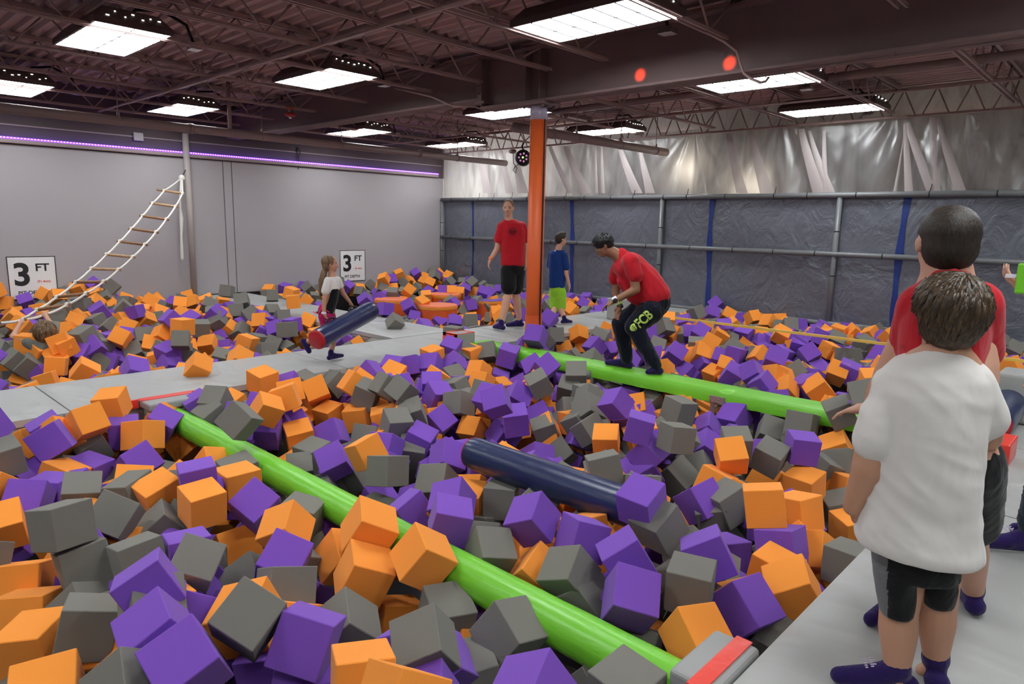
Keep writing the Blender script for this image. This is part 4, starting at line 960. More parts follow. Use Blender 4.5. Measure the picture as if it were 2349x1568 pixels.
hb = MB(); hR = Rm(*[frame(UPZ, fw3)[i] for i in (2, 1, 0)]); hb.ell(hc+V((0, 0, k*.175))-fw3*k*.06, (k*.325, k*.39, k*.35), hR)
blob('hair', hb, M['hair_short'], p3, .009, 2)
# ---------------------------------------------------------------- boy in blue shirt and lime shorts
A = Anchor(-6.75, 8.10); n_ = A.n; r_ = A.r
p4 = thing('person', 'small boy in a dark blue shirt and lime shorts walking right of the orange column', 'person', (A.p.x, A.p.y, 0))
fw4 = (r_*.85+n_*.5).normalized(); hc = A(1287, 549, 0); k = .215; b = MB(); head(b, hc, (UPZ+r_*.05).normalized(), (fw4-UPZ*.12).normalized(), k)
nk = A(1281, 570, 0); b.cap(hc-V((0, 0, .04)), nk, .045, .048); ct = A(1280, 594, 0); b.cap(nk, ct, .045, .075); pe = A(1278, 655, 0); b.cap(ct, pe, .085, .10)
s1, s2 = A(1265, 584, .03), A(1294, 586, -.05); b.cap(ct, s1, .06, .04); b.cap(ct, s2, .06, .04)
e2, w2 = A(1299, 628, -.08), A(1306, 655, -.06); b.cap(s2, e2, .040, .033); b.cap(e2, w2, .032, .023); hand(b, w2, A(1306, 674, -.05)-w2, -r_, .14, curl=.6)
e1, w1 = A(1262, 622, .06), A(1262, 650, .08); b.cap(s1, e1, .040, .032); b.cap(e1, w1, .032, .023); hand(b, w1, V((0, 0, -1)), r_, .14, curl=.6)
h1, h2 = A(1272, 672, .04), A(1286, 672, -.04); k1, k2 = A(1273, 706, .03), A(1286, 706, -.03); a1 = onZ(1257, 743, .09); a1.z = .09; a2 = onZ(1294, 730, .09); a2.z = .09
for h_, k_, a_ in ((h1, k1, a1), (h2, k2, a2)): b.cap(pe, h_, .09, .075); b.cap(h_, k_, .062, .045); b.cap(k_, lerp(k_, a_, .3), .044, .046); b.cap(lerp(k_, a_, .3), a_, .046, .03)
blob('body', b, M['skin'], p4, .009, 3); face(p4, hc, (UPZ+r_*.05).normalized(), (fw4-UPZ*.12).normalized(), k)
for a_ in (a1, a2): sk = MB(); foot(sk, a_, a_+fw4*.13+V((0, 0, -.055)), .036); own(p4, blob('sock', sk, M['sock'], None, .009, 3))
rl = r_; dp_ = n_; sh = MB(); sh.loft([ring(1268, 1295, 573, .05, 0), ring(1261, 1300, 582, .08, 0), ring(1259, 1301, 600, .10, 0), ring(1258, 1299, 630, .12, 0), ring(1258, 1297, 655, .125, 0), ring(1260, 1295, 660, .11, 0)], pw=2.3)
sh.cap(s2, A(1298, 612, -.07), .056, .062); sh.cap(s1, A(1262, 608, .05), .052, .058); blob('t_shirt', sh, M['tee_blue'], p4, .011, 4, wrinkle(.004, 10, 2))
so = MB(); so.cap(pe, A(1279, 668, 0), .118, .115); so.cap(h1, k1+V((0, 0, .02)), .090, .080); so.cap(h2, k2+V((0, 0, .02)), .090, .078); blob('shorts', so, M['lime_cloth'], p4, .010, 4, wrinkle(.006, 14, 2))
hR = Rm(*[frame(UPZ, fw4)[i] for i in (2, 1, 0)]); hb = MB(); hb.ell(hc+V((0, 0, k*.18))-fw4*k*.06, (k*.36, k*.42, k*.36), hR); hb.ell(hc-fw4*k*.18, (k*.32, k*.26, k*.32), hR); hb.ell(hc+V((0, 0, k*.42))+fw4*k*.18, (k*.2, k*.2, k*.12), hR)
blob('hair', hb, M['hair_dark'], p4, .009, 2, lambda co, nr: nr*.008*noise.noise(co*45))
own(p4, MB().ell(A(1273, 575, -.065), (.016, .006, .012)).build('neck_print', M['sockprint']))
# ---------------------------------------------------------------- girl carrying the roller
A = Anchor(-6.45, 4.00); n_ = A.n; r_ = A.r
p5 = thing('person', 'small girl with a ponytail, white and black top and magenta shorts, carrying a roller', 'person', (A.p.x, A.p.y, 0))
fw5 = (r_*.95+n_*.1).normalized(); hup = (UPZ-r_*.08).normalized(); hc = A(758, 605, 0); k = .185; b = MB(); head(b, hc, hup, (fw5+UPZ*.1-n_*.12).normalized(), k)
nk = A(762, 629, 0); b.cap(hc-V((0, 0, .03)), nk, .036, .036); ct = A(763, 650, 0); b.cap(nk, ct, .04, .068); wa = A(757, 688, 0); hp_ = A(750, 716, 0); b.cap(ct, wa, .078, .072); b.cap(wa, hp_, .074, .085)
s1, s2 = A(752, 643, -.07), A(775, 641, .07); b.cap(ct, s1, .05, .035); b.cap(ct, s2, .05, .035)
e1, w1 = A(744, 690, -.10), A(743, 718, -.12); b.cap(s1, e1, .033, .027); b.cap(e1, w1, .026, .020); hand(b, w1, A(752, 736, -.14)-w1, r_, .115, curl=.9, thumb=1)
e2, w2 = A(787, 672, .10), A(802, 692, .14); b.cap(s2, e2, .033, .027); b.cap(e2, w2, .026, .020); hand(b, w2, A(810, 702, .16)-w2, -UPZ, .115, curl=.9, thumb=1)
h1, h2 = A(746, 725, -.05), A(754, 725, .05); a2 = onZ(759, 812, .07); a2.z = .075; k2 = A(768, 765, .03); k1 = A(752, 768, -.03); a1 = A(699, 785, -.02)
b.cap(hp_, h1, .08, .07); b.cap(hp_, h2, .08, .07)
b.cap(h2, k2, .058, .040); b.cap(k2, a2, .042, .026); b.cap(h1, k1, .058, .040); b.cap(k1, a1, .040, .026)
blob('body', b, M['skin_boy'], p5, .007, 3); face(p5, hc, hup, (fw5+UPZ*.1-n_*.12).normalized(), k, 'hair_brown')
sk = MB(); foot(sk, a2, onZ(785, 815, .03), .033); own(p5, blob('sock', sk, M['sock'], None, .007, 3)); sock_print(p5, a2, onZ(785, 815, .03), .035)
sk = MB(); sk.cap(a1, A(697, 782, -.02), .034, .036); sk.cap(A(697, 782, -.02), A(709, 805, -.02), .036, .028); own(p5, blob('sock', sk, M['sock'], None, .007, 3))
rl = r_; dp_ = n_; sh = MB(); sh.loft([ring(753, 776, 634, .05, 0), ring(747, 780, 641, .07, 0), ring(748, 780, 655, .08, 0), ring(750, 778, 672, .08, 0)])
sh.cap(s1, A(746, 668, -.09), .040, .043); sh.cap(s2, A(780, 656, .09), .038, .040); blob('t_shirt', sh, M['tee_white'], p5, .008, 3, wrinkle(.003, 14, 2))
sh = MB(); sh.loft([ring(753, 779, 661, .083, 0), ring(749, 777, 685, .085, 0), ring(740, 771, 703, .095, 0), ring(729, 768, 714, .105, 0), ring(718, 766, 718, .11, 0)]); blob('black_tunic', sh, M['black_knit'], p5, .008, 3, wrinkle(.004, 12, 2))
own(p5, MB().tube([A(x, y, o) for x, y, o in ((718, 715, -.06), (730, 720, -.11), (738, 705, -.115), (752, 714, -.11), (762, 718, -.06))], .006, 8).build('pink_hem', M['pink_trim'], smooth=True))
so = MB(); so.cap(A(748, 712, 0), A(750, 722, 0), .088, .088); so.cap(h1, lerp(h1, k1, .35), .075, .068); so.cap(h2, lerp(h2, k2, .35), .075, .066); blob('shorts', so, M['magenta'], p5, .008, 3, wrinkle(.003, 14, 2))
band(p5, 'paper_wristband', w1, e1, .02, .026, .022, 'pale_band')
hR = Rm(*[frame(hup, fw5)[i] for i in (2, 1, 0)]); hb = MB(); hb.ell(hc+hup*k*.15-fw5*k*.10, (k*.38, k*.42, k*.39), hR); hb.ell(hc-fw5*k*.24-hup*k*.1, (k*.34, k*.24, k*.34), hR)
hb.cap(A(744, 622, 0), A(738, 645, 0), .032, .036); hb.cap(A(738, 645, 0), A(735, 678, 0), .034, .016)
blob('hair', hb, M['hair_blond'], p5, .007, 3, lambda co, nr: nr*.004*noise.noise(V((co.x*70, co.y*70, co.z*12))))
# ---------------------------------------------------------------- child on the rope ladder
A = Anchor(-8.7, 2.12); n_ = A.n; r_ = A.r
p6 = thing('person', 'child with light brown hair sunk in the cubes, gripping the rope ladder', 'person', (A.p.x, A.p.y, -.3))
fw6 = (n_*.9-r_*.2).normalized(); hc = A(102, 759, 0); k = .215; b = MB(); head(b, hc, UPZ, fw6, k)
nk = A(103, 782, 0); b.cap(hc, nk, .045, .045); ct = A(100, 800, 0); b.cap(nk, ct, .05, .10); b.cap(ct, ct-V((0, 0, .25)), .11, .11)
s1, s2 = A(74, 786, 0), A(122, 788, 0); b.cap(ct, s1, .07, .045); b.cap(ct, s2, .07, .045)
e1, w1 = A(30, 772, .05), A(44, 745, .2); b.cap(s1, e1, .040, .033); b.cap(e1, w1, .032, .023); hand(b, w1, A(52, 735, .25)-w1, n_, .13, curl=.8)
e2, w2 = A(125, 755, .1), A(107, 728, .2); b.cap(s2, e2, .038, .032); b.cap(e2, w2, .032, .023); hand(b, w2, A(101, 712, .25)-w2, n_, .13, curl=.6)
blob('body', b, M['skin'], p6, .009, 3)
sh = MB(); sh.cap(ct, ct-V((0, 0, .25)), .125, .125); sh.cap(ct, A(64, 785, 0), .09, .058); sh.cap(ct, A(124, 790, 0), .09, .055); blob('t_shirt', sh, M['grey_tee'], p6, .011, 3, wrinkle(.004, 12, 2))
hb = MB(); hR = Rm(*[frame(UPZ, fw6)[i] for i in (2, 1, 0)]); hb.ell(hc+V((0, 0, .012))-fw6*.02, (.096, .104, .10), hR); hb.ell(hc-V((0, 0, .075))-fw6*.035, (.088, .07, .08), hR)
blob('hair', hb, M['hair_blond'], p6, .008, 2); locks('hair_locks', hc+V((0, 0, .0))-fw6*.02, hR, (.10, .105, .11), (0, -.3, .95), 160, 1.8, 'hair_blond', p6, 5, .010, lambda d, th: 1.4 if d.y > .3 else 2.3, .03)
# ---------------------------------------------------------------- person at the right edge
a0 = onZ(2330, 1232, 0); A = Anchor(a0.x+.22, a0.y-.10); n_ = A.n; r_ = A.r
p7 = thing('person', 'person in dark teal jeans mostly outside the right edge, holding a green object', 'person', (A.p.x, A.p.y, 0))
fw7 = (-r_*.95-n_*.2).normalized(); ank = V((onZ(2362, 1222, .1).x, onZ(2362, 1222, .1).y, .10)); toe = onZ(2258, 1243, .035)
cxp = ank+r_*.10; hip = V((cxp.x, cxp.y, .86)); b = MB()
hc = V((hip.x, hip.y, 1.60)); head(b, hc, UPZ, fw7, .225); b.cap(hc-V((0, 0, .06)), hc-V((0, 0, .17)), .055, .06); b.cap(hc-V((0, 0, .22)), hip+V((0, 0, .1)), .12, .13)
b.cap(hip-n_*.09, ank, .10, .04); b.cap(hip+n_*.09, ank+n_*.22+r_*.10, .10, .04)
hw = A(2362, 668, -.05); sh_ = hc-V((0, 0, .25))-n_*.17; elb = hw+r_*.22-V((0, 0, .08)); b.cap(sh_, elb, .05, .042); b.cap(elb, hw, .042, .03)
hand(b, hw, A(2318, 640, -.05)-hw, UPZ*.8+n_*.3, .19, curl=.55, thumb=1)
s2 = hc-V((0, 0, .25))+n_*.17; b.cap(hc-V((0, 0, .25)), s2, .09, .06); b.cap(s2, s2-V((0, 0, .3)), .05, .04); b.cap(s2-V((0, 0, .3)), s2-V((0, 0, .5))+fw7*.1, .04, .03); hand(b, s2-V((0, 0, .5))+fw7*.1, fw7-UPZ, -n_, .18, curl=.6)
blob('body', b, M['skin'], p7, .009, 3)
so = MB(); so.cap(hip, hip-V((0, 0, .06)), .15, .15); so.cap(hip-n_*.09, lerp(hip-n_*.09, ank, .94), .12, .062); so.cap(hip+n_*.09, lerp(hip+n_*.09, ank+n_*.22+r_*.10, .94), .12, .062); blob('jeans', so, M['jeans'], p7, .010, 3, wrinkle(.008, 18, 2, (.6, .6, 1.6)))
sh = MB(); sh.cap(hc-V((0, 0, .27)), hip+V((0, 0, .06)), .17, .17); sh.cap(sh_, lerp(sh_, elb, .6), .075, .07); sh.cap(s2, s2-V((0, 0, .2)), .07, .07); blob('t_shirt', sh, M['grey_knit'], p7, .011, 3, wrinkle(.005, 10, 2))
hb = MB(); hb.ell(hc+V((0, 0, .035))-fw7*.015, (.085, .1, .085), Rm(*[frame(UPZ, fw7)[i] for i in (2, 1, 0)])); blob('hair', hb, M['hair_dark'], p7, .009, 2)
sk = MB(); foot(sk, ank, toe, .046); own(p7, blob('sock', sk, M['sock'], None, .008, 3)); sock_print(p7, ank, toe, .05)
sk = MB(); a_ = ank+n_*.22+r_*.10; foot(sk, a_, a_+fw7*.17-V((0, 0, .06)), .046); own(p7, blob('sock', sk, M['sock'], None, .008, 3))
g_ = MB().box((-.05, -.012, -.07), (.05, .012, .07), Rm(r_, n_, UPZ), A(2362, 640, -.09)).build('green_card', M['green'], bevel=.008); tag(g_, 'green object held in the hand at the right edge', 'card')
g_ = MB().box((-.03, -.004, -.009), (.03, .004, .009), Rm(r_, n_, UPZ), A(2324, 633, -.08)).build('paper_slip', M['pale_band'], bevel=.002); tag(g_, 'small white paper strip above the fingers at the right edge', 'paper')

# ================================================================== foam cubes
S_ = .2
def cube_mesh(name, mt, bev=.0035, nick=0):
    bm = bmesh.new(); bmesh.ops.create_cube(bm, size=S_)
    bmesh.ops.bevel(bm, geom=list(bm.edges), offset=bev, segments=1, affect='EDGES')
    me = bpy.data.meshes.new(name); bm.to_mesh(me); bm.free(); me.materials.append(mt); return me
CM = {k: cube_mesh('foam_cube_'+k, M[k]) for k in 'OGP'}
def quat(q): return Matrix.Identity(3) if 0 else __import__('mathutils').Quaternion(q).to_matrix()
NEAR = '''P -2085 1151 -15 -2764 -254 -2480 979 purple foam cube third nearest the middle of the bottom photo edge, purple cube right below
P -2190 766 24 -481 -477 -3058 977 purple foam cube nearest the bottom left photo corner with an orange cube on its right
G -2218 1001 74 2483 -480 -2570 940 grey foam cube fourth nearest the middle of the bottom photo edge, orange cube right above
G -1806 1476 -55 -517 -498 2602 940 grey foam cube nearest the middle of the bottom photo edge, purple cube at right
P -1464 2325 -71 -2826 -612 2090 981 purple foam cube nearest the near box of the round beam, grey cube at left
G -2916 666 -122 -1715 245 1174 1001 grey foam cube nearest the bottom left photo corner
G -1752 1878 -165 -2826 -534 2980 1001 grey foam cube nearest the middle of the bottom photo edge, purple cube right below
G -3468 724 107 -3069 227 -2793 952 grey foam cube nearest the lower left photo edge with an orange cube on its left
O -2337 1901 -58 -2517 -259 2740 1006 orange foam cube nearest the middle of the round beam
P -1141 2733 -153 -3010 -718 2883 1040 purple foam cube nearest the near box of the round beam
O -2578 1733 -173 -2712 -165 2631 1060 orange foam cube nearest the middle of the round beam, orange cube at right
O -3114 525 -235 -1656 149 -2386 1056 orange foam cube nearest the bottom left photo corner with a grey cube on its right
P -2440 761 28 -587 -218 3011 940 purple foam cube nearest the bottom left photo corner with a purple cube on its right
O -1032 3007 -130 -540 -243 2134 995 orange foam cube second nearest the white shirted boy's shorts, purple cube at left
G -1306 2544 -32 3078 -24 -2787 940 grey foam cube nearest the near box of the round beam, grey cube at left
P -2677 824 83 -1757 -498 1296 940 purple foam cube nearest the bottom left photo corner with a grey cube right above
O -1152 2327 -113 -2589 95 1160 940 orange foam cube nearest the near box of the round beam
G -1797 2319 -93 -446 -530 1889 941 grey foam cube nearest the right end of the navy roller, orange cube at left
P -2182 2494 -2 -496 -497 1977 947 purple foam cube nearest the middle of the navy roller, purple cube at right
O -2725 1868 -36 -2632 -262 2591 1041 orange foam cube nearest the middle of the round beam with an orange cube right below
P -1302 1516 -24 -340 526 -2962 1000 purple foam cube nearest the middle of the bottom photo edge
O -3567 1385 -20 3107 -183 3139 940 orange foam cube nearest the bottom left photo corner with a purple cube right below
G -1175 1873 -134 -122 -65 3055 993 grey foam cube second nearest the near box of the round beam
G -2972 1104 -49 466 -507 2284 940 grey foam cube third nearest the lower left photo edge with a purple cube right above
G -3428 788 -99 -1859 -138 1560 980 grey foam cube nearest the lower left photo edge with a grey cube right above
O -2599 452 -153 -434 63 -1911 1000 orange foam cube nearest the bottom left photo corner
O -1730 1149 9 -1806 61 1088 940 orange foam cube nearest the middle of the bottom photo edge, purple cube at left
G -2323 1468 -221 -2330 -289 2648 1027 grey foam cube nearest the middle of the round beam, orange cube at right
P -1746 2826 129 2722 -75 -3081 920 purple foam cube nearest the right end of the navy roller
G -1662 2861 22 2566 39 2949 940 grey foam cube nearest the right end of the navy roller, purple cube at left
O -1393 3486 27 -1418 168 -2669 1011 orange foam cube nearest the white shirted boy's hand with a grey cube on its left
P -2493 2204 -20 -2895 -184 2438 960 purple foam cube second nearest the middle of the round beam
G -3675 995 -6 -927 -435 -2334 940 grey foam cube nearest the lower left photo edge with a grey cube on its left
G -1063 2848 -332 -2307 974 2739 1003 grey foam cube nearest the white shirted boy's shorts with a purple cube right above
G -2241 2251 -126 -2902 -488 2580 940 grey foam cube nearest the middle of the round beam with a grey cube right above
G -2155 1887 -263 58 -319 2753 1007 grey foam cube nearest the middle of the round beam with a grey cube right below
G -952 3507 -155 -3112 14 3024 920 grey foam cube nearest the white shirted boy's shorts
G -2314 621 -66 -744 709 -2334 964 grey foam cube second nearest the bottom left photo corner, purple cube at right
O -3141 1638 -102 -508 -488 2355 963 orange foam cube second nearest the middle of the round beam, purple cube right below
G -2649 1367 -142 -2025 256 1340 1031 grey foam cube third nearest the middle of the round beam, purple cube right above
P -1379 2841 -30 -2988 486 -2532 973 purple foam cube nearest the near box of the round beam, grey cube right above
P -3529 1662 -100 638 -541 1662 975 purple foam cube fifth nearest the girl's feet with an orange cube right above
P -2904 1498 -140 500 -610 2013 994 purple foam cube second nearest the middle of the bottom photo edge, orange cube right above
P -1620 2511 -15 -3070 568 -2299 940 purple foam cube second nearest the right end of the navy roller, purple cube right below
P -1920 2573 -39 -2804 144 2701 941 purple foam cube nearest the right end of the navy roller, purple cube at right
O -3741 596 -251 -1206 10 -2116 1060 orange foam cube nearest the lower left photo edge with an orange cube right below
O -1445 1091 112 -2551 316 3103 940 orange foam cube nearest the middle of the bottom photo edge
G -3242 958 -65 -1798 -89 1576 940 grey foam cube nearest the bottom left photo corner with a grey cube on its left
O -3480 569 -284 -1271 34 -2232 1060 orange foam cube nearest the lower left photo edge with an orange cube right above
G -3515 2562 -121 -2888 201 -2986 984 grey foam cube second nearest the middle of the round beam, purple cube right below
P -5324 1095 -25 -1221 -1030 -2256 1034 purple foam cube nearest the walkway at the left photo edge, orange cube at left
O -1379 3960 -156 -3135 197 2860 1020 orange foam cube second nearest the white shirted boy's hand, orange cube at left
O -3952 1306 -61 2808 -115 -3034 984 orange foam cube fourth nearest the far box of the round beam, grey cube right below
G -4355 1966 153 -1136 -601 -2720 940 grey foam cube nearest the far box of the round beam, grey cube at left
P -1953 3867 -242 1300 -885 3115 1060 purple foam cube second nearest the right end of the navy roller, grey cube at right
O -5472 1356 21 -252 -1013 -2770 991 orange foam cube nearest the walkway at the left photo edge, orange cube at left
P -4649 815 -169 -868 -111 -2144 1005 purple foam cube nearest the lower left photo edge with an orange cube on its left
G -1815 3959 -232 -2011 86 2645 1057 grey foam cube nearest the white shirted boy's hand with an orange cube on its right
O -5402 1696 -135 -2834 191 -2635 1060 orange foam cube nearest the far box of the round beam
O -1965 4275 -34 2938 -627 2358 940 orange foam cube nearest the silver tape on the square beam, grey cube at right
G -1830 4603 -85 2826 -301 -3026 940 grey foam cube nearest the red shirted boy's hand with a purple cube on its right
P -1260 3434 -148 -2997 261 -3103 1007 purple foam cube nearest the white shirted boy's hand
G -2317 4151 39 -2992 48 2679 940 grey foam cube nearest the silver tape on the square beam, grey cube right above
O -4373 644 -175 -122 -465 3012 964 orange foam cube nearest the lower left photo edge
P -1679 4778 -21 -1468 67 648 945 purple foam cube nearest the red shirted boy's hand with a grey cube on its left
G -2748 2853 -172 -1634 -1 553 975 grey foam cube nearest the middle of the navy roller, orange cube at left
G -4426 1035 -125 139 -374 2787 982 grey foam cube nearest the lower left photo edge with a purple cube on its left
P -4039 2482 -179 -540 -657 2952 946 purple foam cube second nearest the middle of the round beam, orange cube at right
O -1601 4669 -252 2929 -39 3036 1045 orange foam cube nearest the white shirted boy's hand with a purple cube right above
O -2921 1839 -248 -1159 -534 2814 1028 orange foam cube nearest the middle of the round beam with a purple cube right above
G -1735 2358 -216 -1733 703 -2969 1050 grey foam cube nearest the near box of the round beam, purple cube at right
O -3587 1562 -365 -2291 -27 1576 1060 orange foam cube fourth nearest the lower left photo edge with a grey cube right below
G -2463 4466 -377 2003 -746 -347 1060 grey foam cube nearest the right end of the navy roller, orange cube at right
G -3738 1234 -175 -713 -87 2866 996 grey foam cube second nearest the far box of the round beam, grey cube at left
O -3924 1744 -114 4 -18 1536 1060 orange foam cube second nearest the red end of the girl's roller, purple cube at right
G -2289 3264 40 -160 -235 815 940 grey foam cube nearest the right end of the navy roller
P -3057 2402 -208 -2828 511 -1741 940 purple foam cube nearest the middle of the round beam
P -2375 1165 -281 -1556 -191 681 1056 purple foam cube fourth nearest the bottom left photo corner, purple cube at right
O -2480 1110 -82 851 -1148 -1745 1020 orange foam cube third nearest the bottom left photo corner, grey cube at right
O -3761 2567 -58 -1953 -298 1550 940 orange foam cube nearest the middle of the round beam with a grey cube right above
O -5766 1607 53 -101 -258 2498 983 orange foam cube nearest the child on the rope ladder with a purple cube right below
G -5027 778 8 -169 -203 -3097 940 grey foam cube nearest the walkway at the left photo edge
G -1809 1719 -312 -1629 195 -2135 1060 grey foam cube nearest the middle of the bottom photo edge
P -3123 4572 47 -435 -647 1679 940 purple foam cube nearest the bending man's feet with a grey cube on its left
G -2903 5213 -87 -3000 -147 2890 1060 grey foam cube nearest the silver tape on the square beam, grey cube right below
O -2032 2365 -214 -2025 798 3054 1042 orange foam cube nearest the right end of the navy roller, grey cube at right
P -2602 4123 52 210 -44 2091 940 purple foam cube second nearest the bending man's feet with a purple cube right below
O -2597 1937 -516 -1809 197 1190 1060 orange foam cube nearest the middle of the round beam, grey cube at left
P -3572 3134 -183 -2221 452 1226 1003 purple foam cube nearest the left end of the navy roller
P -3674 3728 107 -537 -808 2638 940 purple foam cube fourth nearest the red block on the walkway, purple cube at left
P -3763 1447 43 -79 -7 2869 940 purple foam cube third nearest the far box of the round beam, orange cube right below
O -4979 2472 7 -2669 -394 2820 940 orange foam cube second nearest the red end of the girl's roller, purple cube right below
G -1694 5558 87 -223 487 -2681 940 grey foam cube nearest the red shirted boy's hand
G -3338 2830 -237 -798 181 -2715 1042 grey foam cube nearest the middle of the round beam
P -5126 1568 -255 -2214 -317 1803 1060 purple foam cube second nearest the far box of the round beam, orange cube right above
P -2830 2519 -120 -574 354 -2694 996 purple foam cube nearest the left end of the navy roller, orange cube at right
G -4412 3306 -161 -3071 -395 2808 1027 grey foam cube nearest the girl's feet with a purple cube right below
G -3256 1490 -396 -707 639 -2197 1060 grey foam cube fifth nearest the lower left photo edge with an orange cube right above
O -1200 3214 -193 179 -33 1545 992 orange foam cube nearest the white shirted boy's shorts with an orange cube on its right
P -3853 4143 -166 472 -1267 -1189 1060 purple foam cube nearest the left end of the navy roller, purple cube right above
P -2545 4177 -141 1736 -821 20 1008 purple foam cube nearest the right end of the navy roller, grey cube at right
O -2954 4218 -150 -80 -434 2135 963 orange foam cube nearest the right end of the navy roller
O -5870 2887 19 3012 -227 -2963 1025 orange foam cube second nearest the girl's feet with an orange cube right below
G -4459 4039 -135 -2729 274 -2939 1060 grey foam cube second nearest the red block on the walkway, purple cube at right
G -4108 1215 -69 -1805 194 -2755 952 grey foam cube nearest the lower left photo edge with an orange cube on its right
P -2624 5718 -196 -71 -684 1463 1060 purple foam cube nearest the silver tape on the square beam, grey cube right below
O -1165 3626 -225 -917 322 3102 1005 orange foam cube nearest the white shirted boy's hand with a purple cube on its left
P -1839 1576 -210 -644 -728 -1322 1060 purple foam cube nearest the middle of the bottom photo edge, grey cube at left
G -3392 1863 -191 211 -6 2219 1011 grey foam cube second nearest the middle of the round beam, orange cube at left
G -1981 5582 -89 1861 10 -3089 1060 grey foam cube nearest the white shirted boy's hand with a purple cube right below
P -4242 3413 -281 418 -204 2091 1060 purple foam cube nearest the left end of the navy roller, grey cube at left
G -3252 728 -241 -2421 437 1950 995 grey foam cube nearest the bottom left photo corner with a grey cube on its right
P -5104 2528 -212 -2073 -63 -2288 1060 purple foam cube nearest the red end of the girl's roller, grey cube at left
P -4836 2958 -274 -868 -899 3110 1040 purple foam cube nearest the girl's feet with an orange cube right above
O -4983 2745 -277 2990 -293 2829 1060 orange foam cube nearest the girl's feet with a purple cube on its left
O -5608 2080 -342 -2740 716 -2212 1080 orange foam cube third nearest the child on the rope ladder, purple cube right below
P -5296 1295 -295 -1821 -34 -953 1060 purple foam cube nearest the lower left photo edge with a grey cube right above
P -1620 3563 -371 -1667 137 1252 982 purple foam cube fourth nearest the near box of the round beam
G -5063 3470 -53 2115 -1137 67 1015 grey foam cube nearest the girl's feet with a grey cube on its right
P -5534 1879 -116 2775 -529 -2210 1014 purple foam cube nearest the far box of the round beam
G -3990 4595 57 320 -485 897 940 grey foam cube nearest the foot of the orange column with a purple cube right above
O -5634 3295 -93 -646 -970 -3030 1026 orange foam cube nearest the girl's feet with an orange cube on its left
P -3210 1165 -96 -3121 114 2963 940 purple foam cube second nearest the lower left photo edge, grey cube at left
O -4283 4040 -330 -41 -805 1900 940 orange foam cube nearest the left end of the navy roller
P -4450 3796 -250 -780 -314 1662 1031 purple foam cube third nearest the left end of the navy roller
O -6551 2587 82 -2408 710 -2776 920 orange foam cube second nearest the far box of the round beam
G -3306 4469 -197 1944 -564 -316 988 grey foam cube nearest the middle of the navy roller, grey cube at left
G -4643 3541 43 -556 846 -1930 940 grey foam cube nearest the girl's feet with a grey cube right below
P -2681 977 -135 -864 -341 -2236 980 purple foam cube second nearest the bottom left photo corner, orange cube at right
O -1262 4656 -453 -1493 -147 897 1060 orange foam cube nearest the white shirted boy's hand
G -3473 4672 -100 -911 681 -2981 1037 grey foam cube nearest the bending man's feet with a purple cube on its right
G -2260 5666 -232 -2361 265 460 1043 grey foam cube nearest the red shirted boy's hand with a purple cube on its left
O -2332 6922 -74 -1920 716 -2696 1060 orange foam cube nearest the red shirted boy's hand with a purple cube right above
G -3785 4463 -310 -272 354 -2369 1024 grey foam cube nearest the middle of the navy roller, orange cube at right
G -5527 2304 -4 -2468 20 693 947 grey foam cube nearest the far box of the round beam, purple cube at left
O -5476 3335 -317 2859 -36 -2929 1037 orange foam cube nearest the girl's feet with a purple cube right below
P -4746 4041 -114 -1139 115 1341 1060 purple foam cube nearest the girl's feet with a purple cube right above
O -5100 2698 39 -1451 313 -2143 991 orange foam cube nearest the red end of the girl's roller, orange cube right above
O -5108 3402 -265 -1701 140 -2480 1060 orange foam cube nearest the girl's feet with a grey cube right above
P -5347 6078 163 -1553 600 1904 1080 purple foam cube nearest the foot of the orange column
O -8091 2026 -143 -1927 901 -2135 1060 orange foam cube nearest the child on the rope ladder with a purple cube right above
P -5380 5636 -23 245 -209 2088 1080 purple foam cube nearest the foot of the orange column, grey cube at left
G -5576 1387 -202 933 -999 -888 1018 grey foam cube nearest the far box of the round beam, purple cube at right
P -5599 1628 -138 -1452 0 1225 1012 purple foam cube nearest the far box of the round beam, orange cube at right
O -5165 1106 -257 294 201 2195 1060 orange foam cube nearest the lower left photo edge with a purple cube on its left
P -950 7943 -23 -3047 16 175 933 purple foam cube second nearest the white shirted boy's shorts with an orange cube right above
G -4639 2668 -333 2963 -65 -2906 1060 grey foam cube second nearest the middle of the round beam, grey cube at left
G -2026 4478 -10 -71 -312 2239 940 grey foam cube nearest the silver tape on the square beam, orange cube at left
O -1658 5470 -181 -383 495 -2869 970 orange foam cube nearest the red shirted boy's hand
G -5438 2222 -91 2615 -159 -2988 930 grey foam cube nearest the far box of the round beam
P -1668 1378 -174 -334 404 -2404 941 purple foam cube nearest the middle of the bottom photo edge, orange cube at left
P -4045 4194 -361 -842 985 -2771 1060 purple foam cube nearest the left end of the navy roller, orange cube at left
O -2389 7601 -12 -769 300 327 977 orange foam cube nearest the red shirted boy's hand with a purple cube on its right
G -4215 5434 -25 2546 40 -2491 1060 grey foam cube fifth nearest the red block on the walkway, grey cube right below
G -1389 4812 -402 2850 -84 2247 1060 grey foam cube nearest the white shirted boy's hand
P -4363 4719 -165 -2323 571 894 1060 purple foam cube nearest the foot of the orange column, grey cube at right
G -4482 3524 -136 -1960 338 -2265 1051 grey foam cube nearest the left end of the navy roller, grey cube at left
G -4551 2507 -379 -71 -595 2662 940 grey foam cube third nearest the girl's feet with a grey cube right above
P -2121 1156 -239 -1627 4 -2165 1060 purple foam cube second nearest the middle of the bottom photo edge, orange cube at right
O -1117 3609 -408 10 587 -3084 1000 orange foam cube fourth nearest the near box of the round beam
G -4869 3533 42 -17 -923 1466 940 grey foam cube nearest the girl's feet with a grey cube on its left
G -1509 5475 269 -635 -309 381 940 grey foam cube second nearest the red shirted boy's hand
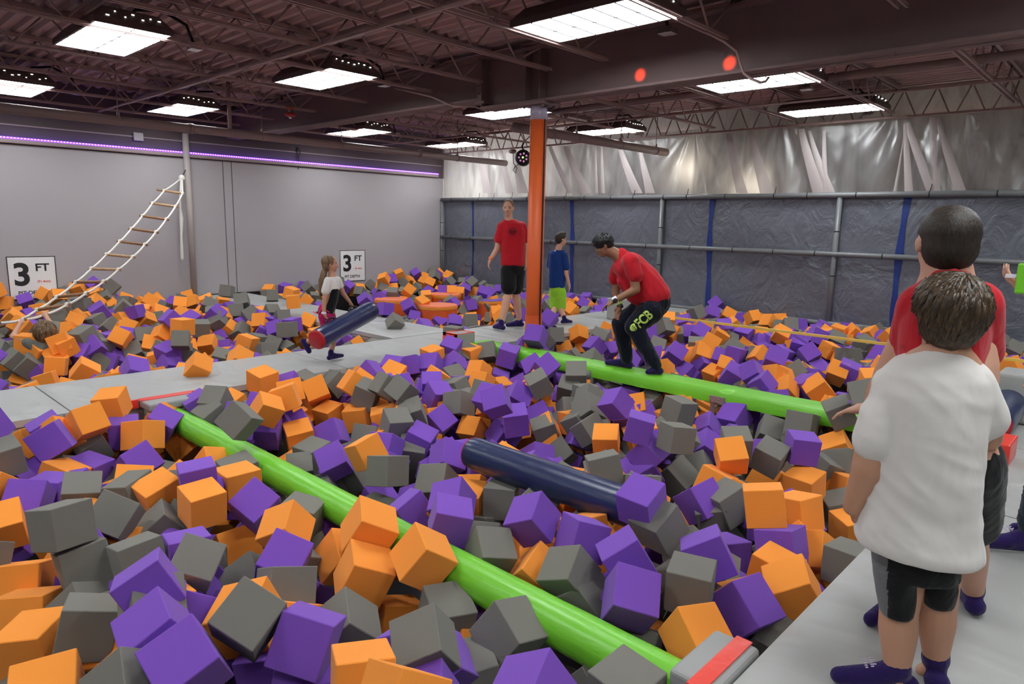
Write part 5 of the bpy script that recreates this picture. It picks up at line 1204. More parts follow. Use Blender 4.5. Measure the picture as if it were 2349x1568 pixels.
P -2524 5030 -285 -2424 -564 1986 1010 purple foam cube nearest the silver tape on the square beam, purple cube right above
P -7225 2236 -16 -2576 823 -2680 1000 purple foam cube nearest the far box of the round beam, purple cube at left
P -4261 3081 -274 -1014 72 -2791 1029 purple foam cube nearest the middle of the round beam, grey cube at right
G -4073 2720 -340 1861 -545 37 1045 grey foam cube nearest the middle of the round beam, grey cube at right
G -1891 3886 -309 -248 -305 2255 978 grey foam cube nearest the near box of the round beam, purple cube right below
O -1989 4117 -205 -1284 -276 -3039 1028 orange foam cube nearest the silver tape on the square beam, grey cube at left
G -4260 3343 -356 -2064 -164 -2277 1060 grey foam cube nearest the left end of the navy roller, purple cube at left
O -1119 9430 -2 -3121 543 2999 1042 orange foam cube seventh nearest the white shirted boy's hand, purple cube at right
P -2902 7208 105 -2346 301 401 1039 purple foam cube nearest the silver tape on the square beam, orange cube at left
O -8452 1853 -113 -2973 -117 -1988 957 orange foam cube nearest the walkway at the left photo edge, orange cube right below
P -2586 4160 -281 2469 -400 2552 1060 purple foam cube nearest the right end of the navy roller, grey cube at left
P -2783 6655 -60 -1984 595 2935 940 purple foam cube second nearest the silver tape on the square beam, purple cube at left
P -4738 5558 -50 804 -465 1443 1060 purple foam cube nearest the foot of the orange column with a grey cube right below
G -3591 4465 -493 -2292 674 -2281 1060 grey foam cube nearest the middle of the navy roller
P -1105 3379 -387 1321 117 2201 1000 purple foam cube nearest the white shirted boy's shorts with an orange cube on its left
O -8800 2598 65 2125 -408 -2298 940 orange foam cube eleventh nearest the child on the rope ladder
P -2766 5483 -288 -639 -420 2000 1052 purple foam cube nearest the silver tape on the square beam, grey cube at left
G -8135 3032 80 -440 39 1089 940 grey foam cube nearest the far box of the round beam, orange cube right above
P -4858 976 -220 -3109 -55 -2352 1005 purple foam cube nearest the walkway at the left photo edge, purple cube at left
P -4181 7326 -39 726 -600 1639 1028 purple foam cube nearest the bending man's feet with an orange cube on its right
G -4192 1873 -153 -161 -133 3095 1022 grey foam cube second nearest the far box of the round beam, orange cube right below
O -5253 3461 1 -2465 88 2863 1008 orange foam cube nearest the girl's feet with a grey cube on its left
G -1553 5258 -217 -1213 329 -3120 940 grey foam cube nearest the red shirted boy's hand with a grey cube on its left
P -3271 7006 -106 -2232 905 2811 1060 purple foam cube third nearest the red shirted boy's hand, purple cube at right
P -2947 6777 8 -2449 645 -2980 940 purple foam cube nearest the silver tape on the square beam, purple cube at left
G -5867 3631 -128 -653 68 3107 1003 grey foam cube nearest the girl's feet
G -8723 2200 123 -391 60 -2705 1060 grey foam cube second nearest the child on the rope ladder, grey cube right above
G -8657 1649 -124 -1818 772 -1976 988 grey foam cube nearest the middle of the left photo edge, grey cube at left
O -3000 2794 -247 -1740 -38 -2589 1055 orange foam cube nearest the middle of the navy roller
P -3583 4142 -448 -2721 598 3139 1060 purple foam cube nearest the middle of the navy roller
P -5741 4781 -82 -749 157 -2665 1060 purple foam cube nearest the red block on the walkway, purple cube at right
G -1639 5071 -243 -1197 384 1298 991 grey foam cube nearest the white shirted boy's hand with a grey cube on its right
P -3039 8572 -26 -917 518 -2316 998 purple foam cube third nearest the red shirted boy's hand, orange cube at right
G -4879 8205 121 -2530 -192 -1746 1060 grey foam cube nearest the bending man's feet with an orange cube right above
G -8731 1544 -65 1384 -827 -1288 997 grey foam cube nearest the middle of the left photo edge
G -2640 815 16 -2574 281 1432 940 grey foam cube nearest the bottom left photo corner with a purple cube on its left
O -8622 1994 58 2790 -97 -3017 940 orange foam cube nearest the child on the rope ladder, orange cube at left
O -10064 1877 120 -2240 814 -1398 940 orange foam cube nearest the middle of the left photo edge, orange cube right below
O -8922 3664 -166 2938 -594 2513 1046 orange foam cube nearest the far box of the round beam, grey cube right above
G -7890 4230 117 -3049 109 -2690 946 grey foam cube nearest the red end of the girl's roller
O -8297 3122 210 -3105 -36 -2802 962 orange foam cube second nearest the far box of the round beam, grey cube at right
P -8293 2936 -88 2852 -275 -2763 1050 purple foam cube nearest the far box of the round beam, purple cube right below
G -5723 5640 -33 -557 -163 677 997 grey foam cube nearest the red block on the walkway, orange cube at left
O -5872 7590 -37 -2733 547 -3141 1001 orange foam cube nearest the foot of the orange column
P -2305 7687 -1 -2103 1181 2848 1020 purple foam cube nearest the red shirted boy's hand
P -3752 2657 -467 -1313 1082 -2932 1060 purple foam cube nearest the middle of the round beam with a grey cube right below
O -2610 6804 -107 -2301 491 3126 985 orange foam cube nearest the red shirted boy's hand with an orange cube right above
G -1478 2391 -349 -1043 -88 -2815 1016 grey foam cube nearest the near box of the round beam
G -3853 456 -121 1711 1062 -733 942 grey foam cube nearest the lower left photo edge
O -4621 1890 -229 -2451 289 1637 1050 orange foam cube fourth nearest the far box of the round beam, purple cube right below
P -5371 7302 -115 -720 89 2775 1060 purple foam cube nearest the bending man's feet with an orange cube on its left
G -2493 4859 -411 -757 483 -2803 940 grey foam cube nearest the silver tape on the square beam, grey cube at left
G -2666 8820 -37 -191 82 844 1060 grey foam cube nearest the red shirted boy's hand with a grey cube on its right
O -8890 1712 81 104 -1454 926 1060 orange foam cube nearest the walkway at the left photo edge, orange cube right above
O -3607 9087 91 -2470 813 2503 940 orange foam cube third nearest the red shirted boy's hand with a purple cube right below
O -3913 7509 -20 -2744 720 2513 1023 orange foam cube nearest the silver tape on the square beam, orange cube at left
G -4719 3230 -339 -2034 67 548 1060 grey foam cube nearest the left end of the navy roller, orange cube right above
P -3003 1640 -424 -1223 689 2049 1060 purple foam cube nearest the middle of the round beam with an orange cube right above
G -4233 5342 -161 -1023 171 495 1014 grey foam cube nearest the foot of the orange column, purple cube at left
P -3523 7590 9 -2953 -111 3093 947 purple foam cube nearest the silver tape on the square beam, grey cube right above
O -8784 4125 -171 -2849 112 2178 1060 orange foam cube nearest the red end of the girl's roller, grey cube right above
P -5679 1164 -52 2677 -21 3096 1013 purple foam cube nearest the walkway at the left photo edge, orange cube at right
G -2996 10592 -129 -1151 -211 1233 1060 grey foam cube second nearest the red shirted boy's hand with an orange cube right above
P -8641 2265 18 -2581 587 -1899 940 purple foam cube nearest the child on the rope ladder, purple cube at left
P -5868 5183 46 -2851 -449 1951 1012 purple foam cube nearest the red block on the walkway
P -970 3882 -383 -2532 -279 830 1000 purple foam cube nearest the white shirted boy's shorts
P -3957 4591 -255 -2500 523 -2341 1060 purple foam cube nearest the middle of the navy roller with a grey cube right below
O -1976 4976 -386 -1242 359 1583 1044 orange foam cube nearest the silver tape on the square beam, orange cube right below
P -5870 4599 -81 -1252 212 -2436 1052 purple foam cube nearest the red block on the walkway, orange cube at left
P -5223 735 165 -1952 1090 1874 940 purple foam cube nearest the walkway at the left photo edge
O -5524 4100 -54 323 -456 1901 1044 orange foam cube nearest the girl's feet with a purple cube on its right
O -5241 5034 -102 -2505 151 -3011 956 orange foam cube nearest the red block on the walkway, purple cube at left
O -8655 1953 98 -1194 -1200 -2265 990 orange foam cube nearest the child on the rope ladder
P -3330 9630 33 -2724 238 2341 1058 purple foam cube nearest the red shirted boy's hand with a purple cube on its left
P -5649 5042 -96 -2466 646 1401 1037 purple foam cube nearest the red block on the walkway, purple cube at left
O -4970 4816 -140 -1075 -7 -2945 973 orange foam cube nearest the red block on the walkway, grey cube at left
O -951 8120 3 -248 307 -2574 933 orange foam cube fourth nearest the red shirted boy's hand with a purple cube right above
P -3239 8768 61 -2442 203 356 967 purple foam cube nearest the red shirted boy's hand with a purple cube right below
O -3671 7359 -218 -1080 134 -206 940 orange foam cube nearest the silver tape on the square beam
O -4575 1349 -213 -2487 200 1228 1060 orange foam cube second nearest the far box of the round beam, grey cube at left
O -5570 1192 -80 -2289 400 2170 1057 orange foam cube nearest the lower left photo edge with an orange cube on its right
G -7721 5774 81 -2392 808 -2662 920 grey foam cube fifth nearest the red block on the walkway
P -4514 730 -327 -2093 -922 -1966 1002 purple foam cube nearest the lower left photo edge
O -1408 5045 -332 -1727 -150 -734 1054 orange foam cube nearest the white shirted boy's hand with an orange cube on its left
O -7209 3293 -36 -2414 589 -2843 997 orange foam cube nearest the far box of the round beam, orange cube right above
P -4950 4129 -54 -3111 -454 2504 964 purple foam cube nearest the left end of the navy roller, orange cube right above
G -3571 5836 -266 223 -568 1131 1031 grey foam cube nearest the bending man's feet
O -12726 2896 182 -657 109 1690 961 orange foam cube nearest the child on the rope ladder, grey cube at right
P -5737 2247 -76 32 -1130 -1671 1016 purple foam cube nearest the far box of the round beam, grey cube at right
G -3530 4629 -217 -970 970 663 1056 grey foam cube nearest the middle of the navy roller, grey cube at right
G -9643 4115 31 -2333 491 -2397 994 grey foam cube nearest the far box of the round beam, purple cube right above
P -10793 3414 100 -1667 -1301 -2454 943 purple foam cube sixth nearest the child on the rope ladder
G -1324 11335 -72 -1082 -593 1292 1002 grey foam cube fifth nearest the red shirted boy's hand, grey cube at left
O -13268 3324 240 2782 -486 2745 1000 orange foam cube nearest the child on the rope ladder, grey cube at left
O -2945 9004 -19 -2475 1195 -2870 940 orange foam cube nearest the red shirted boy's hand with a grey cube on its right
G -3613 4850 -56 -2549 487 2949 940 grey foam cube nearest the bending man's feet with a grey cube on its left
O -4791 3466 -229 2907 -86 2498 1035 orange foam cube nearest the left end of the navy roller, orange cube at left
G -9062 3644 50 52 -230 2898 940 grey foam cube nearest the far box of the round beam, orange cube right below
O -5326 2872 0 -1004 178 -1993 1023 orange foam cube nearest the girl's feet with an orange cube on its right
O -5869 1046 -187 -1461 539 -2316 1079 orange foam cube nearest the walkway at the left photo edge
G -8785 2734 -119 -2438 410 -1977 957 grey foam cube nearest the child on the rope ladder with a purple cube right below
O -8806 3065 48 -818 351 -2820 940 orange foam cube nearest the far box of the round beam, grey cube at left
P -8197 2908 -223 -2630 881 -2547 1060 purple foam cube nearest the far box of the round beam, purple cube right above
P -4127 9097 11 -126 349 -1601 1060 purple foam cube nearest the bending man's feet with an orange cube right below
G -11224 2846 205 -3064 138 -2408 940 grey foam cube nearest the child on the rope ladder with an orange cube right above
P -5532 3836 5 -2727 836 -2458 941 purple foam cube nearest the girl's feet
O -8210 1704 -223 -3031 270 -1989 940 orange foam cube second nearest the child on the rope ladder, orange cube at right
O -3872 6559 -82 -2557 305 -3005 940 orange foam cube nearest the bending man's feet
O -3251 7641 30 -819 347 2547 940 orange foam cube third nearest the silver tape on the square beam, purple cube at right
O -970 7300 -425 764 -28 -2282 1000 orange foam cube twelfth nearest the white shirted boy's shorts
G -5015 4523 -164 -274 -241 1644 940 grey foam cube nearest the red block on the walkway, purple cube at left
O -2771 6898 -7 -2713 277 2877 942 orange foam cube nearest the red shirted boy's hand with an orange cube on its right
G -5486 4899 -193 -1094 -145 1449 1060 grey foam cube nearest the red block on the walkway
P -10984 3001 120 -1865 557 -1804 1041 purple foam cube nearest the child on the rope ladder, grey cube at left
G -5870 7068 -6 -381 15 982 1013 grey foam cube nearest the foot of the orange column
G -10636 2854 13 -362 197 -2795 1040 grey foam cube nearest the child on the rope ladder with a purple cube right above
P -4010 7343 -264 -187 787 -2110 1060 purple foam cube fourth nearest the silver tape on the square beam, purple cube at right
P -5393 7708 -234 -930 -35 1235 1060 purple foam cube nearest the bending man's feet with a purple cube on its left
O -4471 1911 -585 -2110 194 -2569 1060 orange foam cube third nearest the far box of the round beam, orange cube right above
G -8472 4238 -256 -3016 438 3084 1060 grey foam cube nearest the red end of the girl's roller, grey cube at right
P -13275 2585 76 2729 -638 -3080 1001 purple foam cube nearest the middle of the left photo edge
P -8783 3172 230 -737 80 -3117 940 purple foam cube third nearest the middle of the left photo edge, orange cube at right
O -12169 2524 45 -2877 226 -2142 970 orange foam cube nearest the child on the rope ladder, purple cube at left
O -3886 7634 90 2103 -456 -2788 986 orange foam cube nearest the silver tape on the square beam, orange cube at right
G -1469 11324 -8 -2184 683 2759 1048 grey foam cube fourth nearest the red shirted boy's hand, grey cube at right
G -9459 4360 -126 -2304 452 -2790 1060 grey foam cube third nearest the red end of the girl's roller, orange cube at left
O -9328 5208 -339 -1019 -260 1403 1080 orange foam cube nearest the red end of the girl's roller
G -10695 2426 108 -2576 52 -1916 940 grey foam cube nearest the child on the rope ladder
G -10027 4659 235 -2310 -207 1036 1004 grey foam cube nearest the red end of the girl's roller, grey cube right below
O -4710 10652 67 3014 580 2604 944 orange foam cube second nearest the bending man's feet with an orange cube on its right
G -1422 2042 -337 -2441 67 1540 951 grey foam cube nearest the near box of the round beam, grey cube at right
P -2489 7027 -95 -506 252 2656 1060 purple foam cube second nearest the red shirted boy's hand, orange cube at left
G -2649 7210 -1 -2425 645 -2656 940 grey foam cube third nearest the red shirted boy's hand with a purple cube right below
O -5823 5460 -55 2953 -91 -3102 1008 orange foam cube nearest the red block on the walkway
P -8636 2137 -41 -822 -148 -2401 940 purple foam cube nearest the child on the rope ladder, orange cube at left
P -4975 5641 -93 -771 643 1692 998 purple foam cube nearest the foot of the orange column, purple cube at left
O -4328 10388 55 -2567 135 2797 1009 orange foam cube second nearest the silver tape on the square beam, orange cube at left
O -10803 3558 -27 -2513 737 -2434 940 orange foam cube third nearest the far box of the round beam, purple cube at left'''
REST = '''0 -228 262 -26 -62 12 59 1 -369 293 -51 -123 -42 -87 2 -350 246 -39 -154 -9 -136 0 -322 306 -33 -46 11 -145 2 -244 279 -15 -20 6 -64 1 -190 318 -23 63 -30 -88 2 -170 292 -38 149 -2 -156 2 -166 200 -46 -1 -11 -133
0 -481 67 -11 -124 -3 -128 1 -338 214 -33 -83 -11 27 1 -587 315 -8 -36 16 -130 2 -587 331 -8 -3 -21 -134 0 -587 260 -16 -9 25 -73 1 -524 289 -28 -119 24 -101 2 -585 316 -35 -114 22 -154 0 -480 262 -44 -60 -3 -4
0 -540 362 -5 -132 31 39 1 -586 373 -31 -75 8 18 0 -519 381 -22 -73 25 -4 1 -500 410 -14 -130 8 37 0 -528 447 -11 -107 11 -9 2 -587 520 -5 -54 -9 23 1 -587 473 -14 -21 10 -107 1 -576 427 -4 -82 23 -53
0 -587 491 -1 5 -8 77 2 -587 544 -5 -41 20 21 0 -580 585 -32 -46 28 -130 1 -538 549 -29 -148 15 38 1 -584 632 -36 -51 24 59 1 -504 552 -30 -132 27 -136 1 -492 372 -1 1 -30 2 0 -462 385 -28 -102 4 81
0 -512 362 -24 -105 4 -92 0 -451 327 -31 -42 51 36 1 -452 412 -41 -47 24 39 0 -422 422 -13 -20 18 52 0 -438 439 -35 -112 18 -111 0 -436 519 -42 -62 13 0 0 -447 499 -31 -91 2 -65 1 -437 539 -31 -114 -13 -120
1 -400 459 -55 -93 51 123 1 -468 582 -19 -36 -17 23 2 -442 431 -6 -68 18 108 0 -519 534 -33 -142 3 77 2 -578 552 -24 -138 12 -118 1 -566 523 -22 -155 46 -147 2 -520 496 -25 -22 6 47 1 -408 406 -1 -38 0 5
0 -380 449 -31 -95 28 -122 2 -389 479 -36 -107 24 -106 2 -383 486 -21 -29 4 51 0 -368 472 -26 -75 -9 -23 1 -356 457 -57 -64 11 97 0 -371 447 -46 -132 19 -134 0 -407 452 -44 -113 15 -134 2 -387 607 -19 -44 32 78
0 -365 572 -29 -17 30 91 1 -355 571 -36 -123 19 -111 1 -324 487 -13 -40 -9 34 0 -305 481 -28 -60 -1 -43 0 -342 476 -39 -131 34 -146 1 -348 459 -32 -20 -14 -27 0 -362 469 -54 -132 7 -134 2 -268 468 -17 140 2 24
1 -263 444 -16 -128 11 -119 1 -275 455 -33 -38 15 83 2 -264 486 -42 -61 25 23 2 -265 499 -29 -64 -3 91 2 -263 607 -40 114 -13 -7 2 -206 432 -29 -109 22 -148 0 -332 650 -42 -14 -7 -75 0 -317 607 -37 -21 -8 -61
2 -290 611 -31 26 64 -104 2 -204 330 -4 -78 -17 -45 2 -409 586 -28 -100 -15 -17 1 -383 585 -25 -151 6 25 2 -414 613 -29 -73 0 84 2 -438 602 -21 -41 12 48 2 -381 507 -10 -80 -2 -22 2 -366 613 -16 -112 -6 -124
1 -263 608 -26 8 0 -146 0 -212 612 -18 -87 -16 -122 2 -163 596 -23 145 -13 124 1 -217 505 -26 -28 -1 45 2 -228 507 -48 -41 -10 66 2 -176 575 -25 -5 52 3 1 -257 649 -17 -24 -1 45 2 -258 581 -38 -75 8 -58
2 -257 815 -34 -130 28 137 0 -1328 230 7 -149 4 -103 0 -1328 286 16 -110 48 -85 2 -1240 262 3 -33 35 -90 0 -1181 212 0 -99 37 -116 0 -1282 347 18 135 -21 146 2 -1259 356 14 -116 29 -119 2 -1264 366 31 93 -37 -106
1 -1328 359 29 -24 34 -82 0 -1211 325 12 -111 24 -130 0 -1243 360 0 -23 31 -91 0 -1286 390 4 -129 22 64 0 -1081 267 5 -112 27 -105 2 -1093 254 17 130 -14 155 1 -1045 269 -10 -10 -12 -95 0 -1064 257 4 -121 35 -144
2 -1163 356 13 99 1 -127 2 -1105 334 13 -87 39 -99 0 -1144 382 15 -44 35 -51 0 -1321 429 -8 -51 44 -109 0 -1115 361 5 -8 14 -26 0 -1111 384 1 -123 41 -137 0 -1161 435 6 -118 7 58 0 -1328 514 -2 -35 15 -100
1 -1300 477 -8 -3 35 -53 0 -1082 322 -2 -151 32 -122 0 -976 299 2 -111 17 39 2 -1092 373 -6 -26 -3 90 2 -1016 289 0 -111 19 -149 1 -920 279 -1 -130 12 61 2 -905 293 0 -34 2 71 0 -1112 434 -9 154 0 -151
0 -1003 373 10 -42 20 -44 0 -1249 492 -2 -134 17 -119 2 -1187 416 0 -107 54 -74 2 -993 352 -8 56 -14 -128 1 -981 381 5 -101 20 -65 1 -986 406 -6 51 -29 -33 1 -957 411 -22 -33 20 -95 0 -959 426 -10 -106 34 -138
0 -990 428 7 -120 -18 -65 0 -948 454 -13 -132 17 95 2 -1099 455 9 -27 33 -40 2 -1168 517 23 145 5 39 0 -1140 471 11 -11 19 -97 0 -1198 521 -2 -149 8 71 2 -1016 428 7 -142 -9 54 1 -972 412 12 -38 14 -45
1 -1081 478 2 -109 2 102 2 -992 451 10 -25 0 61 2 -970 463 7 -48 23 -82 2 -889 242 -4 -104 60 -94 1 -899 266 -8 -10 -1 -87 0 -879 292 -7 -115 13 61 2 -857 299 -11 -116 54 -97 2 -839 314 -13 -142 6 61
0 -844 288 -18 12 3 -19 2 -807 346 -19 -134 15 51 0 -941 433 -26 -27 30 57 1 -891 387 -23 -135 6 -113 1 -877 253 -21 -112 42 -122 2 -865 228 -17 -119 9 -149 0 -866 191 -6 -127 20 -85 1 -853 177 -22 83 -43 -132
0 -874 160 -30 -47 12 47 1 -732 109 -3 -46 -31 -108 2 -957 156 -8 -57 -9 113 2 -909 163 -3 -68 53 -123 2 -1049 162 -7 -47 -3 124 0 -878 179 -1 -53 4 97 0 -1023 240 -2 -6 33 111 2 -923 158 -35 -83 -6 2
1 -802 121 13 26 30 -58 1 -1208 232 -2 153 25 -121 2 -1063 177 0 -132 44 -83 1 -1291 204 -7 -45 11 133 0 -1293 234 -8 -155 22 -126 2 -1223 296 3 -2 14 -49 2 -1294 314 4 -21 20 -43 2 -898 192 18 -10 20 -18
0 -1001 245 -6 -132 2 -51 2 -881 203 -8 -151 29 -126 0 -896 211 -22 -38 -31 84 1 -868 241 -18 -113 55 -61 1 -945 268 -7 -155 5 80 1 -969 446 -8 -31 4 -52 1 -930 461 5 -128 13 97 0 -1052 520 -4 -146 3 87
2 -997 510 4 -149 47 -155 2 -970 513 -1 -155 22 148 0 -974 534 22 -74 -2 -23 1 -917 456 -11 -107 48 -135 1 -912 498 -4 3 6 -67 0 -926 457 3 -133 5 -124 2 -902 440 -21 -148 9 83 1 -899 465 -6 -126 16 -117
2 -893 456 -26 109 -18 -113 2 -892 476 -36 -17 -11 -153 0 -911 521 -2 -33 22 38 0 -836 494 -9 -156 -7 70 0 -779 521 -20 -32 21 117 1 -783 484 -9 -122 31 -94 2 -1172 602 9 -93 2 54 0 -1316 669 3 -134 0 36
1 -1328 711 4 -147 -12 99 0 -1112 607 19 -64 -1 101 0 -1127 643 0 -52 41 -81 1 -1328 755 4 -107 0 17 2 -1289 742 6 -37 34 -105 2 -1325 790 -4 -117 -11 19 2 -1265 743 -12 -143 6 59 0 -1288 756 -12 -144 39 -120
2 -1257 794 19 -90 11 107 1 -1291 839 4 -36 19 -60 2 -1265 853 -7 0 46 -55 1 -1021 699 8 -109 32 -121 1 -1285 905 -17 -116 36 153 2 -1327 923 0 -63 39 -85 0 -1254 909 21 -109 17 -133 1 -1302 964 14 -101 1 67
0 -1328 1008 22 -20 20 -103 2 -1309 1004 4 -66 38 -103 0 -1249 932 -3 -43 4 -118 2 -1136 873 1 -134 6 41 0 -1226 906 -8 152 -11 73 2 -1074 798 9 -137 2 40 2 -1250 901 -1 -131 25 149 0 -1056 823 15 -118 29 142
2 -1116 885 -13 -141 5 120 0 -943 764 6 -26 12 -74 1 -945 737 2 -122 26 -119 0 -1057 868 1 -137 -4 44 1 -1117 922 1 -33 28 -78 1 -1328 1058 21 -33 27 -99 0 -1318 1030 5 -124 17 84 0 -1309 1063 1 -23 30 -58
0 -1125 932 19 -28 36 -58 0 -1261 1004 -4 -147 22 43 2 -1233 984 -3 -68 32 -128 0 -1328 1085 10 -119 17 34 1 -891 648 10 -149 5 156 0 -1049 808 -7 -127 0 -155 1 -1027 775 -23 -129 34 -112 1 -931 737 -17 -141 40 131
1 -790 644 -7 -133 10 73 0 -925 759 -19 -18 9 41 1 -896 765 -22 -109 35 139 1 -1076 769 2 -139 17 -140 0 -1288 858 -7 -150 11 -151 2 -1193 974 -15 -130 17 -115 0 -1295 1133 15 -19 18 -56 0 -1263 1102 10 -42 6 -98
2 -1186 1042 12 -47 23 -69 2 -1240 1133 2 -132 -3 40 2 -1089 1023 18 -36 30 -90 0 -1324 1119 -7 -44 18 -151 1 -1081 932 6 -106 -1 41 0 -1062 940 6 -119 1 43 0 -1078 976 0 -124 2 36 0 -1077 1025 -3 -125 7 80
1 -950 920 15 -119 15 43 1 -1087 999 6 -123 39 -156 2 -933 890 -1 9 27 -74 1 -1010 999 3 -119 36 122 1 -1086 1001 -19 -120 47 127 1 -1111 1130 -6 -74 39 -59 1 -958 852 -4 -38 6 -63 2 -1021 899 -8 -18 25 -118
2 -931 852 -16 -119 26 136 0 -921 810 -9 -54 -8 -2 1 -786 701 -6 -47 8 48 2 -749 701 1 156 19 126 2 -722 682 -11 151 7 137 0 -914 897 -31 -38 17 -141 2 -911 901 -9 -100 41 145 0 -931 928 -2 -151 -19 1
0 -809 829 -11 -124 38 -133 0 -831 839 -6 -41 -1 48 2 -879 874 -25 -30 0 24 1 -925 884 -34 -145 11 -143 1 -925 865 -3 -14 -7 57 2 -1068 1013 -19 -28 -5 45 2 -917 820 -29 -22 2 78 2 -646 575 8 -2 0 -63
2 -722 751 0 -59 19 -76 1 -743 810 -1 -109 28 125 0 -890 923 -8 -27 27 -21 1 -879 952 -17 -118 56 -99 1 -568 624 -4 -50 21 133 1 -798 937 8 -134 30 136 2 -715 848 17 -98 43 128 1 -641 748 8 -42 20 146
0 -811 1017 0 -66 11 100 1 -798 1040 -1 -38 44 -79 1 -754 1035 -11 -120 -5 44 2 -721 916 -8 -46 33 -80 0 -720 907 6 -105 39 -100 2 -758 998 -11 -73 23 -78 0 -846 1121 -14 -21 32 22 0 -790 1069 -13 -147 12 -156
0 -721 904 -8 -72 -1 -146 1 -624 736 16 -30 -26 -51 0 -584 768 -24 -26 -4 12 1 -554 805 -10 -119 7 -139 2 -549 751 -3 -117 43 144 0 -578 816 -3 -17 18 16 2 -559 776 -7 -85 18 -71 0 -587 730 -24 -121 18 -128
2 -526 669 -18 -41 0 -60 2 -454 613 -3 -30 28 -146 2 -571 666 0 -2 -39 -108 0 -501 738 16 -73 41 130 1 -455 687 -11 -104 25 -155 1 -388 740 -31 -24 52 -138 2 -478 788 -10 -132 44 125 1 -512 840 8 -93 32 135
1 -499 813 1 -108 20 118 0 -492 836 19 -54 0 28 2 -484 851 -2 -132 -7 22 0 -582 1089 -7 -4 -10 -72 1 -537 984 -10 35 -13 -73 1 -466 850 -24 -141 5 49 0 -488 842 1 -38 12 1 0 -441 830 -13 -40 24 -12
1 -467 764 -17 151 23 132 1 -536 963 0 -109 15 -146 2 -536 999 13 -60 14 -92 1 -542 1064 6 -138 30 129 1 -570 1133 14 46 -36 31 0 -523 1084 3 -129 29 120 0 -470 993 0 125 -11 120 0 -429 870 3 -138 25 30
0 -518 954 -13 -130 3 28 2 -507 1000 -6 146 27 122 1 -449 853 6 -29 36 -89 2 -562 976 -1 -37 -4 66 1 -430 881 12 -45 -2 35 1 -521 1133 -9 -134 16 147 0 -476 912 3 -153 13 144 2 -426 799 -3 -144 0 26
1 -470 861 1 -34 -1 12 2 -373 792 0 -123 33 130 2 -420 878 -4 -132 27 147 0 -409 902 -14 -125 18 106 1 -391 915 -8 -137 31 131 1 -378 924 -5 -149 4 49 1 -383 907 -15 -87 65 113 0 -400 928 1 -150 25 128
2 -335 774 -1 -138 20 106 0 -358 745 -13 -136 44 117 0 -412 763 -16 -139 35 115 1 -371 758 -7 -139 42 111 1 -386 746 -13 54 -45 -5 1 -351 890 -11 -2 -15 3 1 -372 971 -6 -145 17 129 1 -335 853 -8 -59 8 77
0 -334 895 -3 -18 -20 8 1 -318 860 -24 -134 38 36 0 -273 699 -5 -114 17 63 0 -315 894 -15 -33 -7 44 1 -421 1130 -7 -19 3 58 2 -311 970 1 -130 40 119 0 -335 1098 -18 -12 -3 10 2 -305 1054 -28 -145 1 24
1 -311 1083 -15 -144 20 16 0 -273 1080 -1 -96 41 134 1 -283 1084 -12 -123 32 120 1 -271 1042 -20 -100 49 -112 2 -299 1012 -25 -97 3 76 0 -205 802 2 -104 55 157 0 -176 661 15 -143 -4 26 1 -275 1019 -34 -30 16 -3
1 -288 853 -21 -100 13 -107 1 -256 736 -8 -22 -3 -5 2 -247 801 -14 -31 0 -5 1 -236 814 -26 -19 2 -9 0 -220 773 -11 -15 -3 13 0 -135 971 6 -111 31 123 1 -102 908 -10 -75 5 74 0 -143 1133 -18 -30 4 51
2 -411 1033 0 -24 -2 8 2 -393 1020 6 -26 0 31 2 -578 139 -11 25 68 -132 0 -576 200 -14 -120 -9 -49 0 -579 392 -10 54 49 72 2 -584 609 -13 -57 -24 -60 1 -582 679 -9 130 -4 -60 0 -580 1054 -7 94 16 24
2 -584 1130 -5 -132 -15 85 1 -568 653 -14 -22 -9 93 0 -565 1006 -4 -101 -7 -94 2 -547 1100 -3 70 22 -115 1 -528 239 -11 -5 49 -54 1 -536 388 -11 107 -69 -46 0 -530 406 -15 117 -44 -49 1 -531 917 -8 149 14 -141
0 -533 1024 -11 99 -63 136 2 -537 1049 -14 -23 0 -89 1 -524 256 -5 -107 7 32 2 -522 615 -12 65 49 -75 0 -526 810 -3 -117 25 -81 2 -517 829 -7 83 -29 -29 2 -514 885 -6 -70 42 -22 0 -511 929 -8 147 -34 16
1 -499 226 -7 25 68 -76 1 -496 1027 -4 -6 -17 3 2 -493 612 -10 88 -27 -88 2 -486 947 -6 128 -7 -108 0 -482 1088 -10 157 -32 -88 0 -481 1120 -3 -67 -22 -143 1 -476 644 -12 -100 -42 69 2 -477 966 -4 31 -21 -112
2 -474 1022 -12 -37 31 43 0 -452 1125 -2 150 -54 118 0 -440 506 -12 -57 25 99 1 -443 933 -7 -105 -22 21 2 -443 1004 -11 36 23 39 2 -449 1033 -9 -86 -10 48 1 -424 489 -4 55 -1 119 0 -426 779 -15 -74 45 -15
1 -431 910 -5 -99 19 54 2 -423 963 -3 -156 -20 -128 0 -423 1080 -3 122 -35 -83 1 -428 1111 -10 115 71 -66 2 -418 147 -15 92 29 -143 0 -408 790 -4 -56 49 -36 2 -406 812 -15 -18 51 50 1 -392 150 -9 42 -26 113
2 -395 829 -12 -95 24 -127 2 -396 949 -4 3 22 -51 0 -391 969 -3 -132 28 7 1 -388 1007 -9 -89 -37 78 2 -377 1030 -15 -19 27 22 0 -376 1066 -13 37 11 -3 1 -378 1094 -9 14 -37 -89 1 -381 1127 -6 -19 10 -47
1 -369 810 -7 -92 -11 -13 1 -361 85 -15 51 19 -86 2 -347 617 -14 -57 47 144 2 -346 795 -6 -26 45 -86 0 -350 814 -7 -35 0 -6 1 -350 990 -7 -107 12 23 2 -353 1023 -6 -132 -28 45 0 -349 1048 -6 -5 1 117
